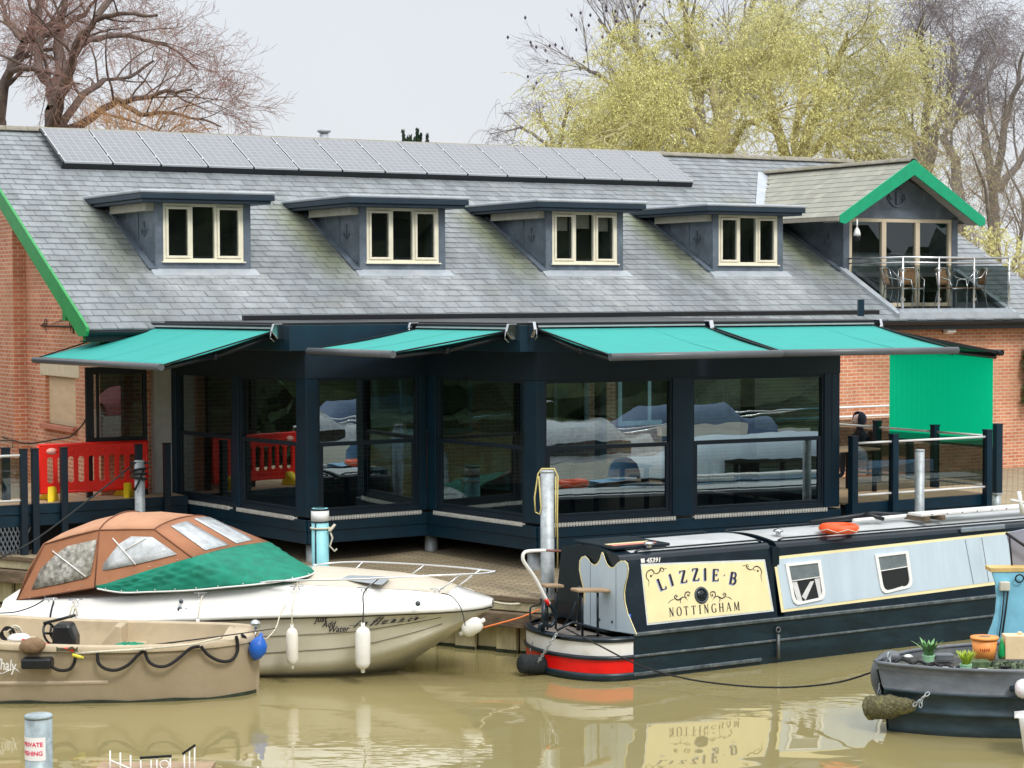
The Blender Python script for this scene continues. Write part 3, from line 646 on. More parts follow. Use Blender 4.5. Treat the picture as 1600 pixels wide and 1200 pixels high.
def slatemat(name, tint=(.212, .235, .25)):
    m = bpy.data.materials.new(name); m.use_nodes = True; nt = m.node_tree; N = nt.nodes.new; L = nt.links.new
    b = nt.nodes['Principled BSDF']; b.inputs['Roughness'].default_value = .5
    at_ = N('ShaderNodeAttribute'); at_.attribute_name = 'tone'; sp = N('ShaderNodeSeparateColor'); L(at_.outputs['Color'], sp.inputs[0])
    uv = N('ShaderNodeUVMap'); mp = N('ShaderNodeMapping'); mp.inputs['Scale'].default_value = (3, .8, 1); L(uv.outputs[0], mp.inputs[0])
    no = N('ShaderNodeTexNoise'); no.inputs['Scale'].default_value = 1.2; no.inputs['Detail'].default_value = 7; L(mp.outputs[0], no.inputs['Vector'])
    n2 = N('ShaderNodeTexNoise'); n2.inputs['Scale'].default_value = 9; n2.inputs['Detail'].default_value = 5; L(uv.outputs[0], n2.inputs['Vector'])
    a1 = N('ShaderNodeMath'); a1.operation = 'MULTIPLY_ADD'; L(sp.outputs[0], a1.inputs[0]); a1.inputs[1].default_value = .26; a1.inputs[2].default_value = .87
    a2 = N('ShaderNodeMapRange'); a2.inputs[1].default_value = .25; a2.inputs[2].default_value = .75; a2.inputs[3].default_value = .72; a2.inputs[4].default_value = 1.25; L(no.outputs[0], a2.inputs[0])
    a3 = N('ShaderNodeMath'); a3.operation = 'MULTIPLY'; L(a1.outputs[0], a3.inputs[0]); L(a2.outputs[0], a3.inputs[1])
    vm = N('ShaderNodeVectorMath'); vm.operation = 'SCALE'; vm.inputs[0].default_value = tint; L(a3.outputs[0], vm.inputs['Scale'])
    def mixc(fac, c, prev):
        m2 = N('ShaderNodeMix'); m2.data_type = 'RGBA'; L(fac, m2.inputs[0]); L(prev, m2.inputs[6]); m2.inputs[7].default_value = (*c, 1); return m2.outputs[2]
    f1 = N('ShaderNodeMath'); f1.operation = 'MULTIPLY'; L(sp.outputs[1], f1.inputs[0]); L(a2.outputs[0], f1.inputs[1]); f1.use_clamp = True
    f1b = N('ShaderNodeMath'); f1b.operation = 'MULTIPLY'; f1b.inputs[1].default_value = .6; L(f1.outputs[0], f1b.inputs[0])
    o = mixc(f1b.outputs[0], (.13, .145, .035), vm.outputs[0])
    f2 = N('ShaderNodeMath'); f2.operation = 'MULTIPLY'; L(sp.outputs[2], f2.inputs[0]); L(n2.outputs[0], f2.inputs[1]); f2.use_clamp = True
    o = mixc(f2.outputs[0], (.60, .62, .64), o)
    # lichen / warm patches
    n3 = N('ShaderNodeTexNoise'); n3.inputs['Scale'].default_value = .9; n3.inputs['Detail'].default_value = 9; L(uv.outputs[0], n3.inputs['Vector'])
    m3 = N('ShaderNodeMapRange'); m3.inputs[1].default_value = .56; m3.inputs[2].default_value = .75; m3.inputs[4].default_value = .25; L(n3.outputs[0], m3.inputs[0])
    o = mixc(m3.outputs[0], (.36, .33, .26), o)
    L(o, b.inputs['Base Color'])
    bp = N('ShaderNodeBump'); bp.inputs['Strength'].default_value = .25; bp.inputs['Distance'].default_value = .01; L(n2.outputs[0], bp.inputs['Height']); L(bp.outputs[0], b.inputs['Normal'])
    return m
SLATE = slatemat('grey_slate'); SLATE2 = slatemat('olive_slate', (.27, .265, .215))
so_ = SM.build('slates', SLATE, house, recalc=False)
def tone(o, cols):
    ca = o.data.color_attributes.new(name='tone', type='FLOAT_COLOR', domain='CORNER'); ca.data.foreach_set('color', [c for q in cols for c in q])
tone(so_, cols)
# ridge tiles
mb = MB(); n = int((U1 - U0) / .45)
for i in range(n):
    a = U0 + i * .45; pts = []
    for k in range(9):
        t = -1.15 + 2.3 * k / 8; pts.append((a + .004, VR + .17 * math.sin(t), zr(VR) - .085 + .17 * math.cos(t) + g.uniform(-.003, .003)))
    for k in range(8, -1, -1):
        t = -1.15 + 2.3 * k / 8; pts.append((a + .004, VR + .14 * math.sin(t), zr(VR) - .085 + .14 * math.cos(t)))
    mb.prism(pts, (.442, 0, 0))
    mb.box(a - .015, a + .02, VR - .165, VR + .165, zr(VR) - .02, zr(VR) + .095) if 0 else None
mb.build('ridge_tiles', TILE, house, recalc=True)
# green verge board, eaves gutter
mb = MB()
mb.prism([(U0 - .05, VE + .30, zr(VE) - .13), (U0 - .05, VE - .06, zr(VE) - .12), (U0 - .05, VE - .12, zr(VE) - .04), (U0 - .05, VE - .12, zr(VE) + .035), (U0 - .05, VR, zr(VR) + .09), (U0 - .05, VR, zr(VR) - .24)], (.05, 0, 0))
mb.prism([(U0 - .05, VR, zr(VR) - .24), (U0 - .05, VR, zr(VR) + .09), (U0 - .05, 8.1, zr(-7.1) + .03), (U0 - .05, 8.1, zr(-7.1) - .29)], (.05, 0, 0))
mb.box(U0 + .02, G, -6.95, -6.80, 4.26, 4.42); mb.box(U0 + .02, G - .0, -5.9, -5.72, 4.62, 4.80)
mb.build('verge_board', GREENV, house, bevel=.006)
mb = MB()
pts = [(U0, VE - .02 + .065 * math.cos(R(180 + 180 * k / 8)), zr(VE) - .05 + .065 * math.sin(R(180 + 180 * k / 8))) for k in range(9)]
mb.prism(pts, (U1 - U0, 0, 0)); mb.box(U0, U1, VE + .06, VE + .085, zr(VE) - .22, zr(VE) - .03); mb.box(U0, U1, VE + .085, -6.7, zr(VE) - .22, zr(VE) - .2)
mb.build('gutter', BLACK, house)
# flue on the ridge
fl = BF.v(511, 214, .6); mb = MB(); mb.cyl((fl.x, .75), .10, 8.2, 8.62); mb.lathe([(.05, 0), (.10, .02), (.15, .05), (.15, .09), (.08, .12)], (fl.x, .75, 8.62)); mb.build('flue', LEADL, house)
# ------------------------------------------------------------------ dormers
def window_frame(mb, u0, u1, v, z0, z1, lights, fw=.055, mw=.05, sash=.05, d=.09):
    mb.box(u0, u1, v - .0, v + d, z1 - fw, z1); mb.box(u0, u1, v, v + d, z0, z0 + fw)
    mb.box(u0, u0 + fw, v, v + d, z0 + fw, z1 - fw); mb.box(u1 - fw, u1, v, v + d, z0 + fw, z1 - fw)
    n = len(lights); tot = u1 - u0 - 2 * fw - mw * (n - 1); x = u0 + fw; res = []
    for i, (wf, sh) in enumerate(lights):
        w_ = tot * wf
        if i: mb.box(x - mw, x, v, v + d, z0 + fw, z1 - fw)
        if sh:
            s = sash; mb.box(x, x + w_, v - .018, v + .04, z1 - fw - s, z1 - fw - .004); mb.box(x, x + w_, v - .018, v + .04, z0 + fw + .004, z0 + fw + s)
            mb.box(x + .004, x + s, v - .018, v + .04, z0 + fw + s, z1 - fw - s); mb.box(x + w_ - s, x + w_ - .004, v - .018, v + .04, z0 + fw + s, z1 - fw - s); res.append((x + s, x + w_ - s, z0 + fw + s, z1 - fw - s))
        else: res.append((x, x + w_, z0 + fw, z1 - fw))
        x += w_ + mw
    return res
def anchor(mb, c, s, ex, ey, ez, r):
    P = lambda a, b: Vector(c) + Vector(ex) * a * s + Vector(ez) * b * s + Vector(ey) * r
    mb.tube([P(0, -.5), P(0, .36)], r, 6); mb.tube([P(-.26, .2), P(.26, .2)], r, 6)
    mb.tube([P(.10 * math.cos(a), .45 + .10 * math.sin(a)) for a in [i * math.pi / 6 for i in range(13)]], r * .8, 6)
    mb.tube([P(.42 * math.sin(a), -.08 - .42 * math.cos(a)) for a in [R(-75 + i * 12.5) for i in range(13)]], r, 6)
    for sgn in (-1, 1): mb.tube([P(sgn * .28, -.20), P(sgn * .42, 0), P(sgn * .5, -.22)], r * .9, 5)
names = ['first', 'second', 'third', 'fourth']
for k, d in enumerate(DU):
    zt, vt = 6.80, -2.64
    mb = MB(); a, b = d - .14, d + 1.72
    # front wall round the window
    mb.box(a, d, -5.14, -5.0, 5.40, zt); mb.box(d + 1.58, b, -5.14, -5.0, 5.40, zt); mb.box(d, d + 1.58, -5.14, -5.0, 5.40, 5.66); mb.box(d, d + 1.58, -5.14, -5.0, 6.74, zt)
    for s in (a, b - .06): mb.prism([(s, -5.0, 5.35), (s, -5.0, zt), (s, vt, zt), (s, vt, zr(vt) - .05)], (.06, 0, 0))
    # welted seams on the visible cheek and corner
    for vv in (-4.25, -3.5): mb.box(a - .014, a, vv - .012, vv + .012, zr(vv) + .03, zt - .05)
    mb.bar((a - .010, -5.02, 5.68), (a - .010, -3.05, 6.66), .014, .03); mb.box(a - .012, a, -4.95, -3.1, 6.62, 6.64)
    mb.box(a - .012, a, -5.14, -5.10, 5.5, zt)
    anchor(mb, (a, -4.55, 6.28), .26, (0, -1, 0), (-1, 0, 0), (0, 0, 1), .010)
    mb.bar((a - .06, -5.16, zr(-5.16) + .05), (a - .06, -2.9, zr(-2.9) + .05), .16, .035)
    dm = mb.build('dormer', LEAD, house, label='lead clad dormer, ' + names[k] + ' from the left, with a three light cream window')
    mb = MB(); mb.prism([(a - .10, -5.14, 5.545), (b + .10, -5.14, 5.545), (b + .12, -5.34, zr(-5.34) + .03), (a - .12, -5.34, zr(-5.34) + .03)], (0, 0, -.022)); mb.build('apron', LEADL, dm)
    mb = MB(); mb.box(d - .55, d + 2.06, -5.5, -2.2, 6.80, 6.90); mb.box(d - .50, d + 2.0, -5.46, -2.3, 6.74, 6.80)
    mb.build('dormer_fascia', LEADD, dm, bevel=.012)
    mb = MB(); mb.box(d - .57, d + 2.08, -5.52, -2.1, 6.905, 6.968); mb.build('dormer_roof', LEADL, dm, bevel=.025)
    mb = MB(); mb.box(d - .32, d - .14, -5.1, -3.2, 6.60, 6.738); mb.build('cornice', mat('pale_soffit', (.45, .42, .34), .7), dm)
    mb = MB(); li = window_frame(mb, d, d + 1.58, -5.13, 5.68, 6.74, [(.345, 1), (.31, 0), (.345, 1)]); mb.box(d - .03, d + 1.61, -5.19, -5.05, 5.655, 5.68)
    mb.build('window_frame', CREAM, dm, bevel=.006)
    mb = MB()
    for q in li: mb.poly((q[0], -5.085, q[2]), (q[1], -5.085, q[2]), (q[1], -5.085, q[3]), (q[0], -5.085, q[3]))
    mb.build('window_pane', GLC, dm)
    mb = MB(); mb.box(d, d + 1.58, -4.5, -4.45, 5.6, 6.75); mb.build('dark_room_sheet', DARKIN, dm)  # black sheet stands in for the unlit room behind the window
    if k in (2, 3):
        mb = MB()
        for q in li:
            if k == 2: mb.box(q[0], q[1], -4.95, -4.94, q[3] - .28, q[3] + .03)
            else:
                for x in range(9): xx = q[0] + (q[1] - q[0]) * x / 8; mb.box(xx - .006, xx + .006, -4.85, -4.80, q[2], q[3])
        mb.build('blind', mat('blind_cloth' if k == 2 else 'dark_slat', (.34, .31, .24) if k == 2 else (.012, .02, .022), .8), dm)
# ------------------------------------------------------------------ balcony gable
mb = MB(); gu0, gu1, gv = 16.5, 19.86, -5.1
AP, AZ, EZ = 18.03, 8.00, 6.80        # apex u, z and eaves z
mb.box(gu0, 16.66, gv, gv + .14, 4.7, 6.80); mb.box(19.68, gu1, gv, gv + .14, 4.7, 6.80)
hs = (AZ - EZ) / (AP - 16.02)
mb.prism([(gu0, gv, 6.74), (gu1, gv, 6.74), (gu1, gv, 6.86), (AP, gv, AZ - .22), (gu0, gv, 6.86)], (0, .14, 0))
for s in (gu0, gu1 - .06): mb.prism([(s, gv + .14, 5.3), (s, gv + .14, 6.84), (s, -2.4, 6.84), (s, -2.4, zr(-2.4) - .05)], (.06, 0, 0))
mb.box(gu0 - .012, gu0, -4.8, -3.1, 6.66, 6.68); mb.bar((gu0 - .01, -4.9, 5.75), (gu0 - .01, -3.0, 6.68), .014, .03)
mb.box(gu0 - .012, gu0, -5.1, -5.06, 5.6, 6.8); mb.bar((gu0 - .06, -5.1, zr(-5.1) + .05), (gu0 - .06, -2.9, zr(-2.9) + .05), .16, .035)
anchor(mb, (gu0, -4.55, 6.25), .28, (0, -1, 0), (-1, 0, 0), (0, 0, 1), .010)
mb.box(gu0, gu1, gv - .012, gv, 6.95, 6.965)
bgab = mb.build('balcony_gable', LEAD, house, label='lead clad gable with green bargeboards and glazed doors onto a balcony')
mb = MB(); anchor(mb, (AP - .02, gv - .004, 7.27), .52, (1, 0, 0), (0, -1, 0), (0, 0, 1), .022); mb.build('anchor_emblem', LEAD, bgab)
# gable roof slates, both pitches; the ridge runs back into the main roof
SB, cb, ub = MB(), [], []
ov = -5.66
def back(z): return (z - 8.17) / .5196
for sgn in (-1, 1):
    eu = AP + sgn * 2.12; run = 2.12; rise = (AZ - (AZ - 2.12 * hs)); Ls = math.hypot(run, rise); n = int(Ls / .235)
    SB.prism([(AP, ov, AZ - .02), (AP, back(AZ) + .05, AZ - .02), (eu, back(AZ - rise) - .0, AZ - rise - .02), (eu, ov, AZ - rise - .02)], (0, 0, -.05))
    for q in range(24): cb.append((.1, 0, 0, 1)); ub.append((0, 0))
    for c in range(n + 1):
        t0 = 1 - c * .235 / Ls; t1 = max(0, t0 - .255 / Ls)
        if t0 <= 0: continue
        za, zb = AZ - rise * t0, AZ - rise * t1; ua, ub_ = AP + sgn * run * t0, AP + sgn * run * t1
        vb_ = back(za) + .05; x = ov - (c % 2) * .14
        while x < vb_:
            a, b = max(x, ov), min(x + .267, vb_)
            if b - a > .04:
                r_ = g.random(); A = (ua, a, za + .014); B_ = (ua, b, za + .014); C_ = (ub_, b, zb + .003); D_ = (ub_, a, zb + .003)
                SB.add([A, B_, C_, D_, (ua, a, za - .003), (ua, b, za - .003)], [(0, 1, 2, 3), (4, 5, 1, 0)])
                for q in range(8): cb.append((r_, .12, .1, 1)); ub.append((a, t0 * 2.4))
            x += .275
tot = sum(len(f) for f in SB.F)
cb2, ub2 = [], []
# rebuild per-corner lists to match face order
ci = 0
SB.uv = ub if len(ub) == tot else None
sb = SB.build('gable_slates', SLATE2, bgab, recalc=False)
if len(cb) == tot: tone(sb, cb)
mb = MB()
x = ov
while x < back(AZ):
    b = min(x + .445, back(AZ)); pts = [(AP + .15 * math.sin(t), x, AZ - .06 + .15 * math.cos(t)) for t in [R(-65 + 130 * k / 8) for k in range(9)]]; pts += [(AP + .12 * math.sin(t), x, AZ - .06 + .12 * math.cos(t)) for t in [R(65 - 130 * k / 8) for k in range(9)]]
    mb.prism(pts, (0, b - x, 0)); x += .45
mb.build('gable_ridge', TILE, bgab)
mb = MB()     # pale lead valley where the two roofs meet on the left
vl = [(AP, back(AZ), AZ), (AP - 2.12, back(AZ - 2.12 * hs), AZ - 2.12 * hs)]
mb.bar((AP - .1, back(AZ) - .02, AZ - .0), (AP - 2.0, back(AZ - 2.0 * hs) - .1, AZ - 2.0 * hs + .02), .30, .03, up=(0, -.5, 1)); mb.build('valley', LEADL, bgab)
mb = MB()
for sgn in (-1, 1):
    eu = AP + sgn * 2.12; ez = AZ - 2.12 * hs; bd = .27
    mb.prism([(AP, ov - .03, AZ + .03), (eu, ov - .03, ez + .03), (eu, ov - .03, ez - .13), (eu - sgn * .16, ov - .03, ez - .16), (AP, ov - .03, AZ - .31)], (0, .035, 0))
mb.build('bargeboard', GREENP, bgab, bevel=.005)
mb = MB()
for sgn in (-1, 1):
    eu = AP + sgn * 2.1; ez = AZ - 2.12 * hs
    mb.prism([(AP, ov + .006, AZ - .09), (eu, ov + .006, ez - .09), (eu, ov + .006, ez - .12), (AP, ov + .006, AZ - .12)], (0, .54, 0))
    mb.box(eu - .05, eu + .05, ov, -2.6, ez - .09, ez - .01) if sgn < 0 else mb.box(eu - .05, eu + .05, ov, -2.6, ez - .09, ez - .01)
mb.build('gable_soffit', mat('soffit_board', (.40, .36, .30), .7), bgab)
mb = MB(); li = window_frame(mb, 16.66, 19.68, gv + .01, 4.76, 6.74, [(.333, 0)] * 3, fw=.085, mw=.13); mb.build('door_frame', mat('door_frame_tan', (.62, .52, .38), .45, var=.06), bgab, bevel=.006)
mb = MB()
for q in li: mb.poly((q[0], gv + .06, q[2]), (q[1], gv + .06, q[2]), (q[1], gv + .06, q[3]), (q[0], gv + .06, q[3]))
mb.build('door_pane', GLC, bgab)
mb = MB(); mb.box(16.6, 19.8, gv + .9, gv + .95, 4.6, 6.8); mb.build('dark_room_sheet', DARKIN, bgab)  # near-black sheet paints the darkness behind the doors
# balcony in the roof
mb = MB(); mb.box(BU0, BU1, BV0, BV1 + .1, 4.60, 4.72); mb.box(BU0, BU1, BV0 - .06, BV0 + .06, 4.42, 4.66)
mb.prism([(BU0 - .02, BV0, 4.5), (BU0 - .02, BV1, 4.5), (BU0 - .02, BV1, zr(BV1) + .03), (BU0 - .02, BV0, zr(BV0) + .03)], (.03, 0, 0)); mb.prism([(BU1, BV0, 4.5), (BU1, BV1, 4.5), (BU1, BV1, zr(BV1) + .03), (BU1, BV0, zr(BV0) + .03)], (.03, 0, 0))
for s in (BU0 - .03, BU1 + .03): mb.bar((s, BV0 - .08, zr(BV0 - .08) + .05), (s, BV1 + .02, zr(BV1) + .07), .16, .07)
mb.box(BU0 - .1, BU1 + .1, BV0 - .10, BV0 - .055, 4.43, 4.64)
balc = mb.build('balcony', LEADL, house, label='lead lined balcony sunk into the slates in front of the glazed doors')
ps = [16.62, 17.64, 18.66, 19.70]; fv = -6.92
mb = MB()
for x in ps: mb.tube([(x, fv, 4.62), (x, fv, 5.83)], .022, 8)
mb.tube([(ps[0], -5.12, 5.83), (ps[0], fv, 5.83), (ps[-1], fv, 5.83), (ps[-1], -5.12, 5.83)], .022, 8)
mb.tube([(ps[0], -5.12, 5.72), (ps[0], fv + .0, 5.72), (ps[-1], fv, 5.72), (ps[-1], -5.12, 5.72)], .016, 8)
for x in ps:
    for zz in (4.92, 5.55): mb.box(x - .05, x + .05, fv - .02, fv + .02, zz - .03, zz + .03)
mb.build('railing', STEEL, balc)
mb = MB()
for a, b in zip(ps, ps[1:]): mb.box(a + .04, b - .04, fv - .005, fv + .005, 4.74, 5.66)
for x in (ps[0], ps[-1]): mb.box(x - .005, x + .005, fv + .05, -5.2, 4.85, 5.66)
mb.build('glass_panel', GLR, balc)
# chairs on the balcony (one built, the rest copied)
def make_chair(label):
    r = empty('bistro_chair', (0, 0, 0), 0, label, 'chair', 'wicker chairs on the balcony')
    f = MB()
    for s in (-1, 1):
        f.tube([(s * .24, -.24, 0), (s * .25, -.25, .44), (s * .27, -.2, .62), (s * .27, .1, .68), (s * .23, .25, .86)], .013, 6)
        f.tube([(s * .22, .30, 0), (s * .21, .2, .44), (s * .22, .24, .70), (s * .2, .28, .86)], .013, 6)
    f.tube([(-.24, -.24, .43), (.24, -.24, .43)], .012, 6); f.tube([(-.2, .28, .86), (-.12, .30, .90), (.12, .30, .90), (.2, .28, .86)], .013, 6)
    f.build('frame', STEEL, r)
    s = MB(); s.box(-.22, .22, -.23, .22, .43, .46); s.build('seat', WICKER, r, bevel=.01)
    b = MB(); b.grid([[(-.17 + .34 * i / 6, .25 + .05 * (1 - ((i - 3) / 3) ** 2) + .02 * j, .52 + .09 * j) for i in range(7)] for j in range(5)]); b.build('backrest', WICKER, r, solid=.015)
    return r
ch0 = make_chair('wicker and metal chair on the balcony, near its left end')
chairs = [(17.05, -6.25, 205, None), (17.55, -6.1, 150, 'dark wicker chair facing outward in front of the left balcony door'), (18.75, -6.1, 185, 'tan wicker chair in front of the right balcony door'), (19.35, -6.1, 75, 'wicker chair seen side on at the right end of the balcony')]
for i, (u, v, a, lb) in enumerate(chairs):
    c = ch0 if i == 0 else copy_tree(ch0)
    p = BF.w(u, v, 4.725); c.location = p; c.rotation_euler = (0, 0, R(BF.deg + a + 180))
    if lb: c['label'] = lb
# things fixed to the walls
cc = BF.w(16.44, -5.62, 6.66); cctv = empty('security_camera', cc, BF.deg, 'white dome security camera hanging from the corner of the green gable', 'camera')
mb = MB(); mb.tube([(0, 0, .02), (0, 0, -.18)], .02, 8); mb.lathe([(.02, -.16), (.05, -.2), (.075, -.28), (.08, -.34)], n=16); mb.build('housing', WHITE, cctv)
mb = MB(); mb.lathe([(.075, -.34), (.075, -.38), (.055, -.43), (.02, -.455)], n=16); mb.build('dome', BLACK, cctv)
p = BF.v(1475, 517, -6.72); fl_ = empty('flood_light', BF.w(p.x, -6.72, p.z), BF.deg, 'small white flood light on the brick wall under the right gutter', 'light')
mb = MB(); mb.box(-.05, .05, -.10, 0, -.04, .06); mb.build('bracket', BLACK, fl_); mb = MB(); mb.prism([(-.12, -.13, -.07), (-.12, -.26, -.02), (-.12, -.22, .07), (-.12, -.10, .04)], (.24, 0, 0)); mb.build('lamp_head', WHITE, fl_)
# iron sign bracket
p = BF.u(95, 510, G); br_ = empty('sign_bracket', BF.w(G - .02, p.y, p.z), BF.deg, 'empty black wrought iron sign bracket on the left gable', 'bracket')
mb = MB(); mb.tube([(0, -.75, .0), (0, 1.1, .0)], .014, 6); mb.tube([(0, -.75, .22), (0, -.75, -.12)], .014, 6); mb.tube([(0, 1.1, 0), (0, .9, .05)], .01, 5); mb.tube([(0, -.75, .2), (0, .5, .03)], .006, 5)
for y in (-.6, .8): mb.torus((0, y, .07), .06, .008, (1, 0, 0), 12, 5); mb.tube([(0, y, 0), (0, y, -.1)], .007, 5)
mb.build('scroll_arm', BLACK, br_)
# cable looping down the gable
def cable(name, label, pts, r, m, cat='cable', n=5, group=None):
    pts = [Vector(p) for p in pts]; Q = []
    for i in range(len(pts) - 1):
        p0 = pts[max(i - 1, 0)]; p1 = pts[i]; p2 = pts[i + 1]; p3 = pts[min(i + 2, len(pts) - 1)]
        for k in range(n):
            t = k / n; Q.append(.5 * ((2 * p1) + (p2 - p0) * t + (2 * p0 - 5 * p1 + 4 * p2 - p3) * t * t + (3 * p1 - 3 * p2 + p3 - p0) * t * t * t))
    Q.append(pts[-1]); mb = MB(); mb.tube(Q, r, 6)
    mb.V = [tuple(Vector(v) - pts[0]) for v in mb.V]
    o = mb.build(name, m); o.location = pts[0]; return tag(o, label, cat, group)
gp = lambda x, y: BF.w(*BF.u(x, y, G - .28))
cable('wall_cable', 'black cable sagging across the left gable below the boarded window', [gp(4, 683), gp(20, 688), gp(45, 693), gp(90, 686), gp(110, 682), gp(128, 665), gp(134, 655)], .015, BLACK)
# climbing plant at the right edge
pv = BF.v(1600, 620, -6.8); lf = MB(); g2 = random.Random(8)
for i in range(900):
    t = g2.random(); zc = 2.6 + 1.25 * t; wdt = .34 * (.5 + .5 * abs(math.sin(t * 5 + 1))); p = Vector((pv.x + .28 + g2.uniform(-wdt, wdt), -6.85 + g2.uniform(-.25, .1), zc)); a = rv(g2) * .07; b = rv(g2) * .07
    lf.add([p + a, p + b, p - a, p - b], [(0, 1, 2, 3)])
cl = empty('climbing_plant', BF.w(pv.x + .3, -6.8, 1.3), BF.deg, 'leafy green climber on the brick wall at the right edge', 'plant')
lf.V = [(v[0] - pv.x - .3, v[1] + 6.8, v[2] - 1.3) for v in lf.V]; lf.build('leaves', mat('climber_leaf', (.09, .13, .03), .7, var=.5, vs=6, dirt=(.3, .3, .12), ds=6), cl, recalc=False)
mb = MB(); mb.tube([(0, -.03, 0), (.05, -.04, .8), (-.03, -.04, 1.6), (.02, -.04, 2.4)], .03, 6); mb.build('stem', BARK2, cl)
# ------------------------------------------------------------------ solar panels, fifteen things
PU, PW_ = .02, 1.012
def panelmat():
    m = bpy.data.materials.new('solar_cells'); m.use_nodes = True; nt = m.node_tree; N = nt.nodes.new; L = nt.links.new
    b = nt.nodes['Principled BSDF']; b.inputs['Roughness'].default_value = .18
    uv = N('ShaderNodeUVMap'); br = N('ShaderNodeTexBrick'); br.offset = 0; br.inputs['Scale'].default_value = 1; br.inputs['Brick Width'].default_value = .158; br.inputs['Row Height'].default_value = .158
    br.inputs['Mortar Size'].default_value = .009; br.inputs['Mortar Smooth'].default_value = .1
    br.inputs['Color1'].default_value = (.105, .115, .135, 1); br.inputs['Color2'].default_value = (.125, .135, .155, 1); br.inputs['Mortar'].default_value = (.22, .23, .25, 1)
    L(uv.outputs[0], br.inputs['Vector']); L(br.outputs[0], b.inputs['Base Color']); b.inputs['Coat Weight'].default_value = .5; b.inputs['Coat Roughness'].default_value = .15
    return m
CELLS = panelmat(); SILV = mat('panel_frame', (.60, .62, .64), .35, metal=.5, var=.05); PL = 1.65
pr = Matrix.Rotation(RA, 4, 'X')
CELLP = []
ORD = ['first', 'second', 'third', 'fourth', 'fifth', 'sixth', 'seventh', 'eighth', 'ninth', 'tenth', 'eleventh', 'twelfth', 'thirteenth', 'fourteenth', 'fifteenth']
mb = MB(); mb.box(0, .968, 0, .012, 0, .04); mb.box(0, .968, PL - .012, PL, 0, .04); mb.box(0, .012, .012, PL - .012, 0, .04); mb.box(.956, .968, .012, PL - .012, 0, .04)
p0 = mb.build('solar_panel', SILV, house)
mb = MB(); mb.box(.012, .956, .012, PL - .012, .02, .036); cm = mb.build('cell_sheet', CELLS, p0)
for l in cm.data.uv_layers[0].data: l.uv = (l.uv[0] - .022, l.uv[1] - .035)
mb = MB()
for y in (.36, 1.28): mb.box(-.03, .004, y - .03, y + .03, .0, .048); mb.bar((0, y, -.03), (1.0, y, -.03), .04, .04)
mb.build('mounting_rail', ALU, p0)
mb = MB(); mb.box(-.043, .968, -.002, .03, -.135, -.002); mb.box(-.042, -.001, -.0, PL, -.02, .030); mb.build('gap_shade_strip', BLACK, p0)  # black strips paint the shade under the front edge and between panels
pkids = kids(p0)
for k in range(15):
    if k == 0: o = p0
    else:
        o = p0.copy(); COL.objects.link(o); o.parent = house
        for ch in pkids: c = ch.copy(); COL.objects.link(c); c.parent = o
    v = -1.2; o.location = (PU + PW_ * k, v - sR * .14, zr(v) + cR * .14); o.rotation_euler = (RA, 0, 0)
# ================================================================== GLAZED EXTENSION
V2 = lambda x, y: Vector((x, y))
eA, eB, eC, eD, eE = V2(-6.04, 35.89), V2(-3.24, 32.28), V2(-1.39, 33.47), V2(.38, 31.26), V2(5.39, 33.74)
eG = eE + V2(-.508, .861) * 7.2
ext = empty('glazed_extension', (eD.x, eD.y, .8), 0, 'dark navy glazed dining extension with a zigzag front standing on steel legs', 'building')
FZ, TZ = 1.5, 3.73
def segf(p, q): return Frame(p.x, p.y, math.degrees(math.atan2(q.y - p.y, q.x - p.x))), (q - p).length
fAB, lAB = segf(eA, eB); fBC, lBC = segf(eB, eC); fCD, lCD = segf(eC, eD); fDE, lDE = segf(eD, eE); fEG, lEG = segf(eE, eG)
def fu(f, px, py=700): return f.v(px, py, 0).x
# (frame, length, posts [(u0,u1)], panes [(u0,u1)])
walls = [
    (fAB, lAB, [(0, fu(fAB, 276)), (fu(fAB, 362), fu(fAB, 373)), (fu(fAB, 463), lAB)], [(fu(fAB, 276), fu(fAB, 362)), (fu(fAB, 373), fu(fAB, 463))]),
    (fBC, lBC, [(.0, fu(fBC, 498)), (fu(fBC, 655), lBC)], [(fu(fBC, 498), fu(fBC, 655))]),
    (fCD, lCD, [(0, fu(fCD, 681)), (fu(fCD, 819), lCD)], [(fu(fCD, 681), fu(fCD, 819))]),
    (fDE, lDE, [(0, fu(fDE, 852)), (fu(fDE, 1051), fu(fDE, 1083)), (fu(fDE, 1288), lDE)], [(fu(fDE, 852), fu(fDE, 1051)), (fu(fDE, 1083), fu(fDE, 1288))]),
    (fEG, lEG, [(0, .2), (2.3, 2.5), (4.7, 4.9), (lEG - .2, lEG)], [(.2, 2.3), (2.5, 4.7)])]
col, hd, beam, strip = MB(), MB(), MB(), MB()
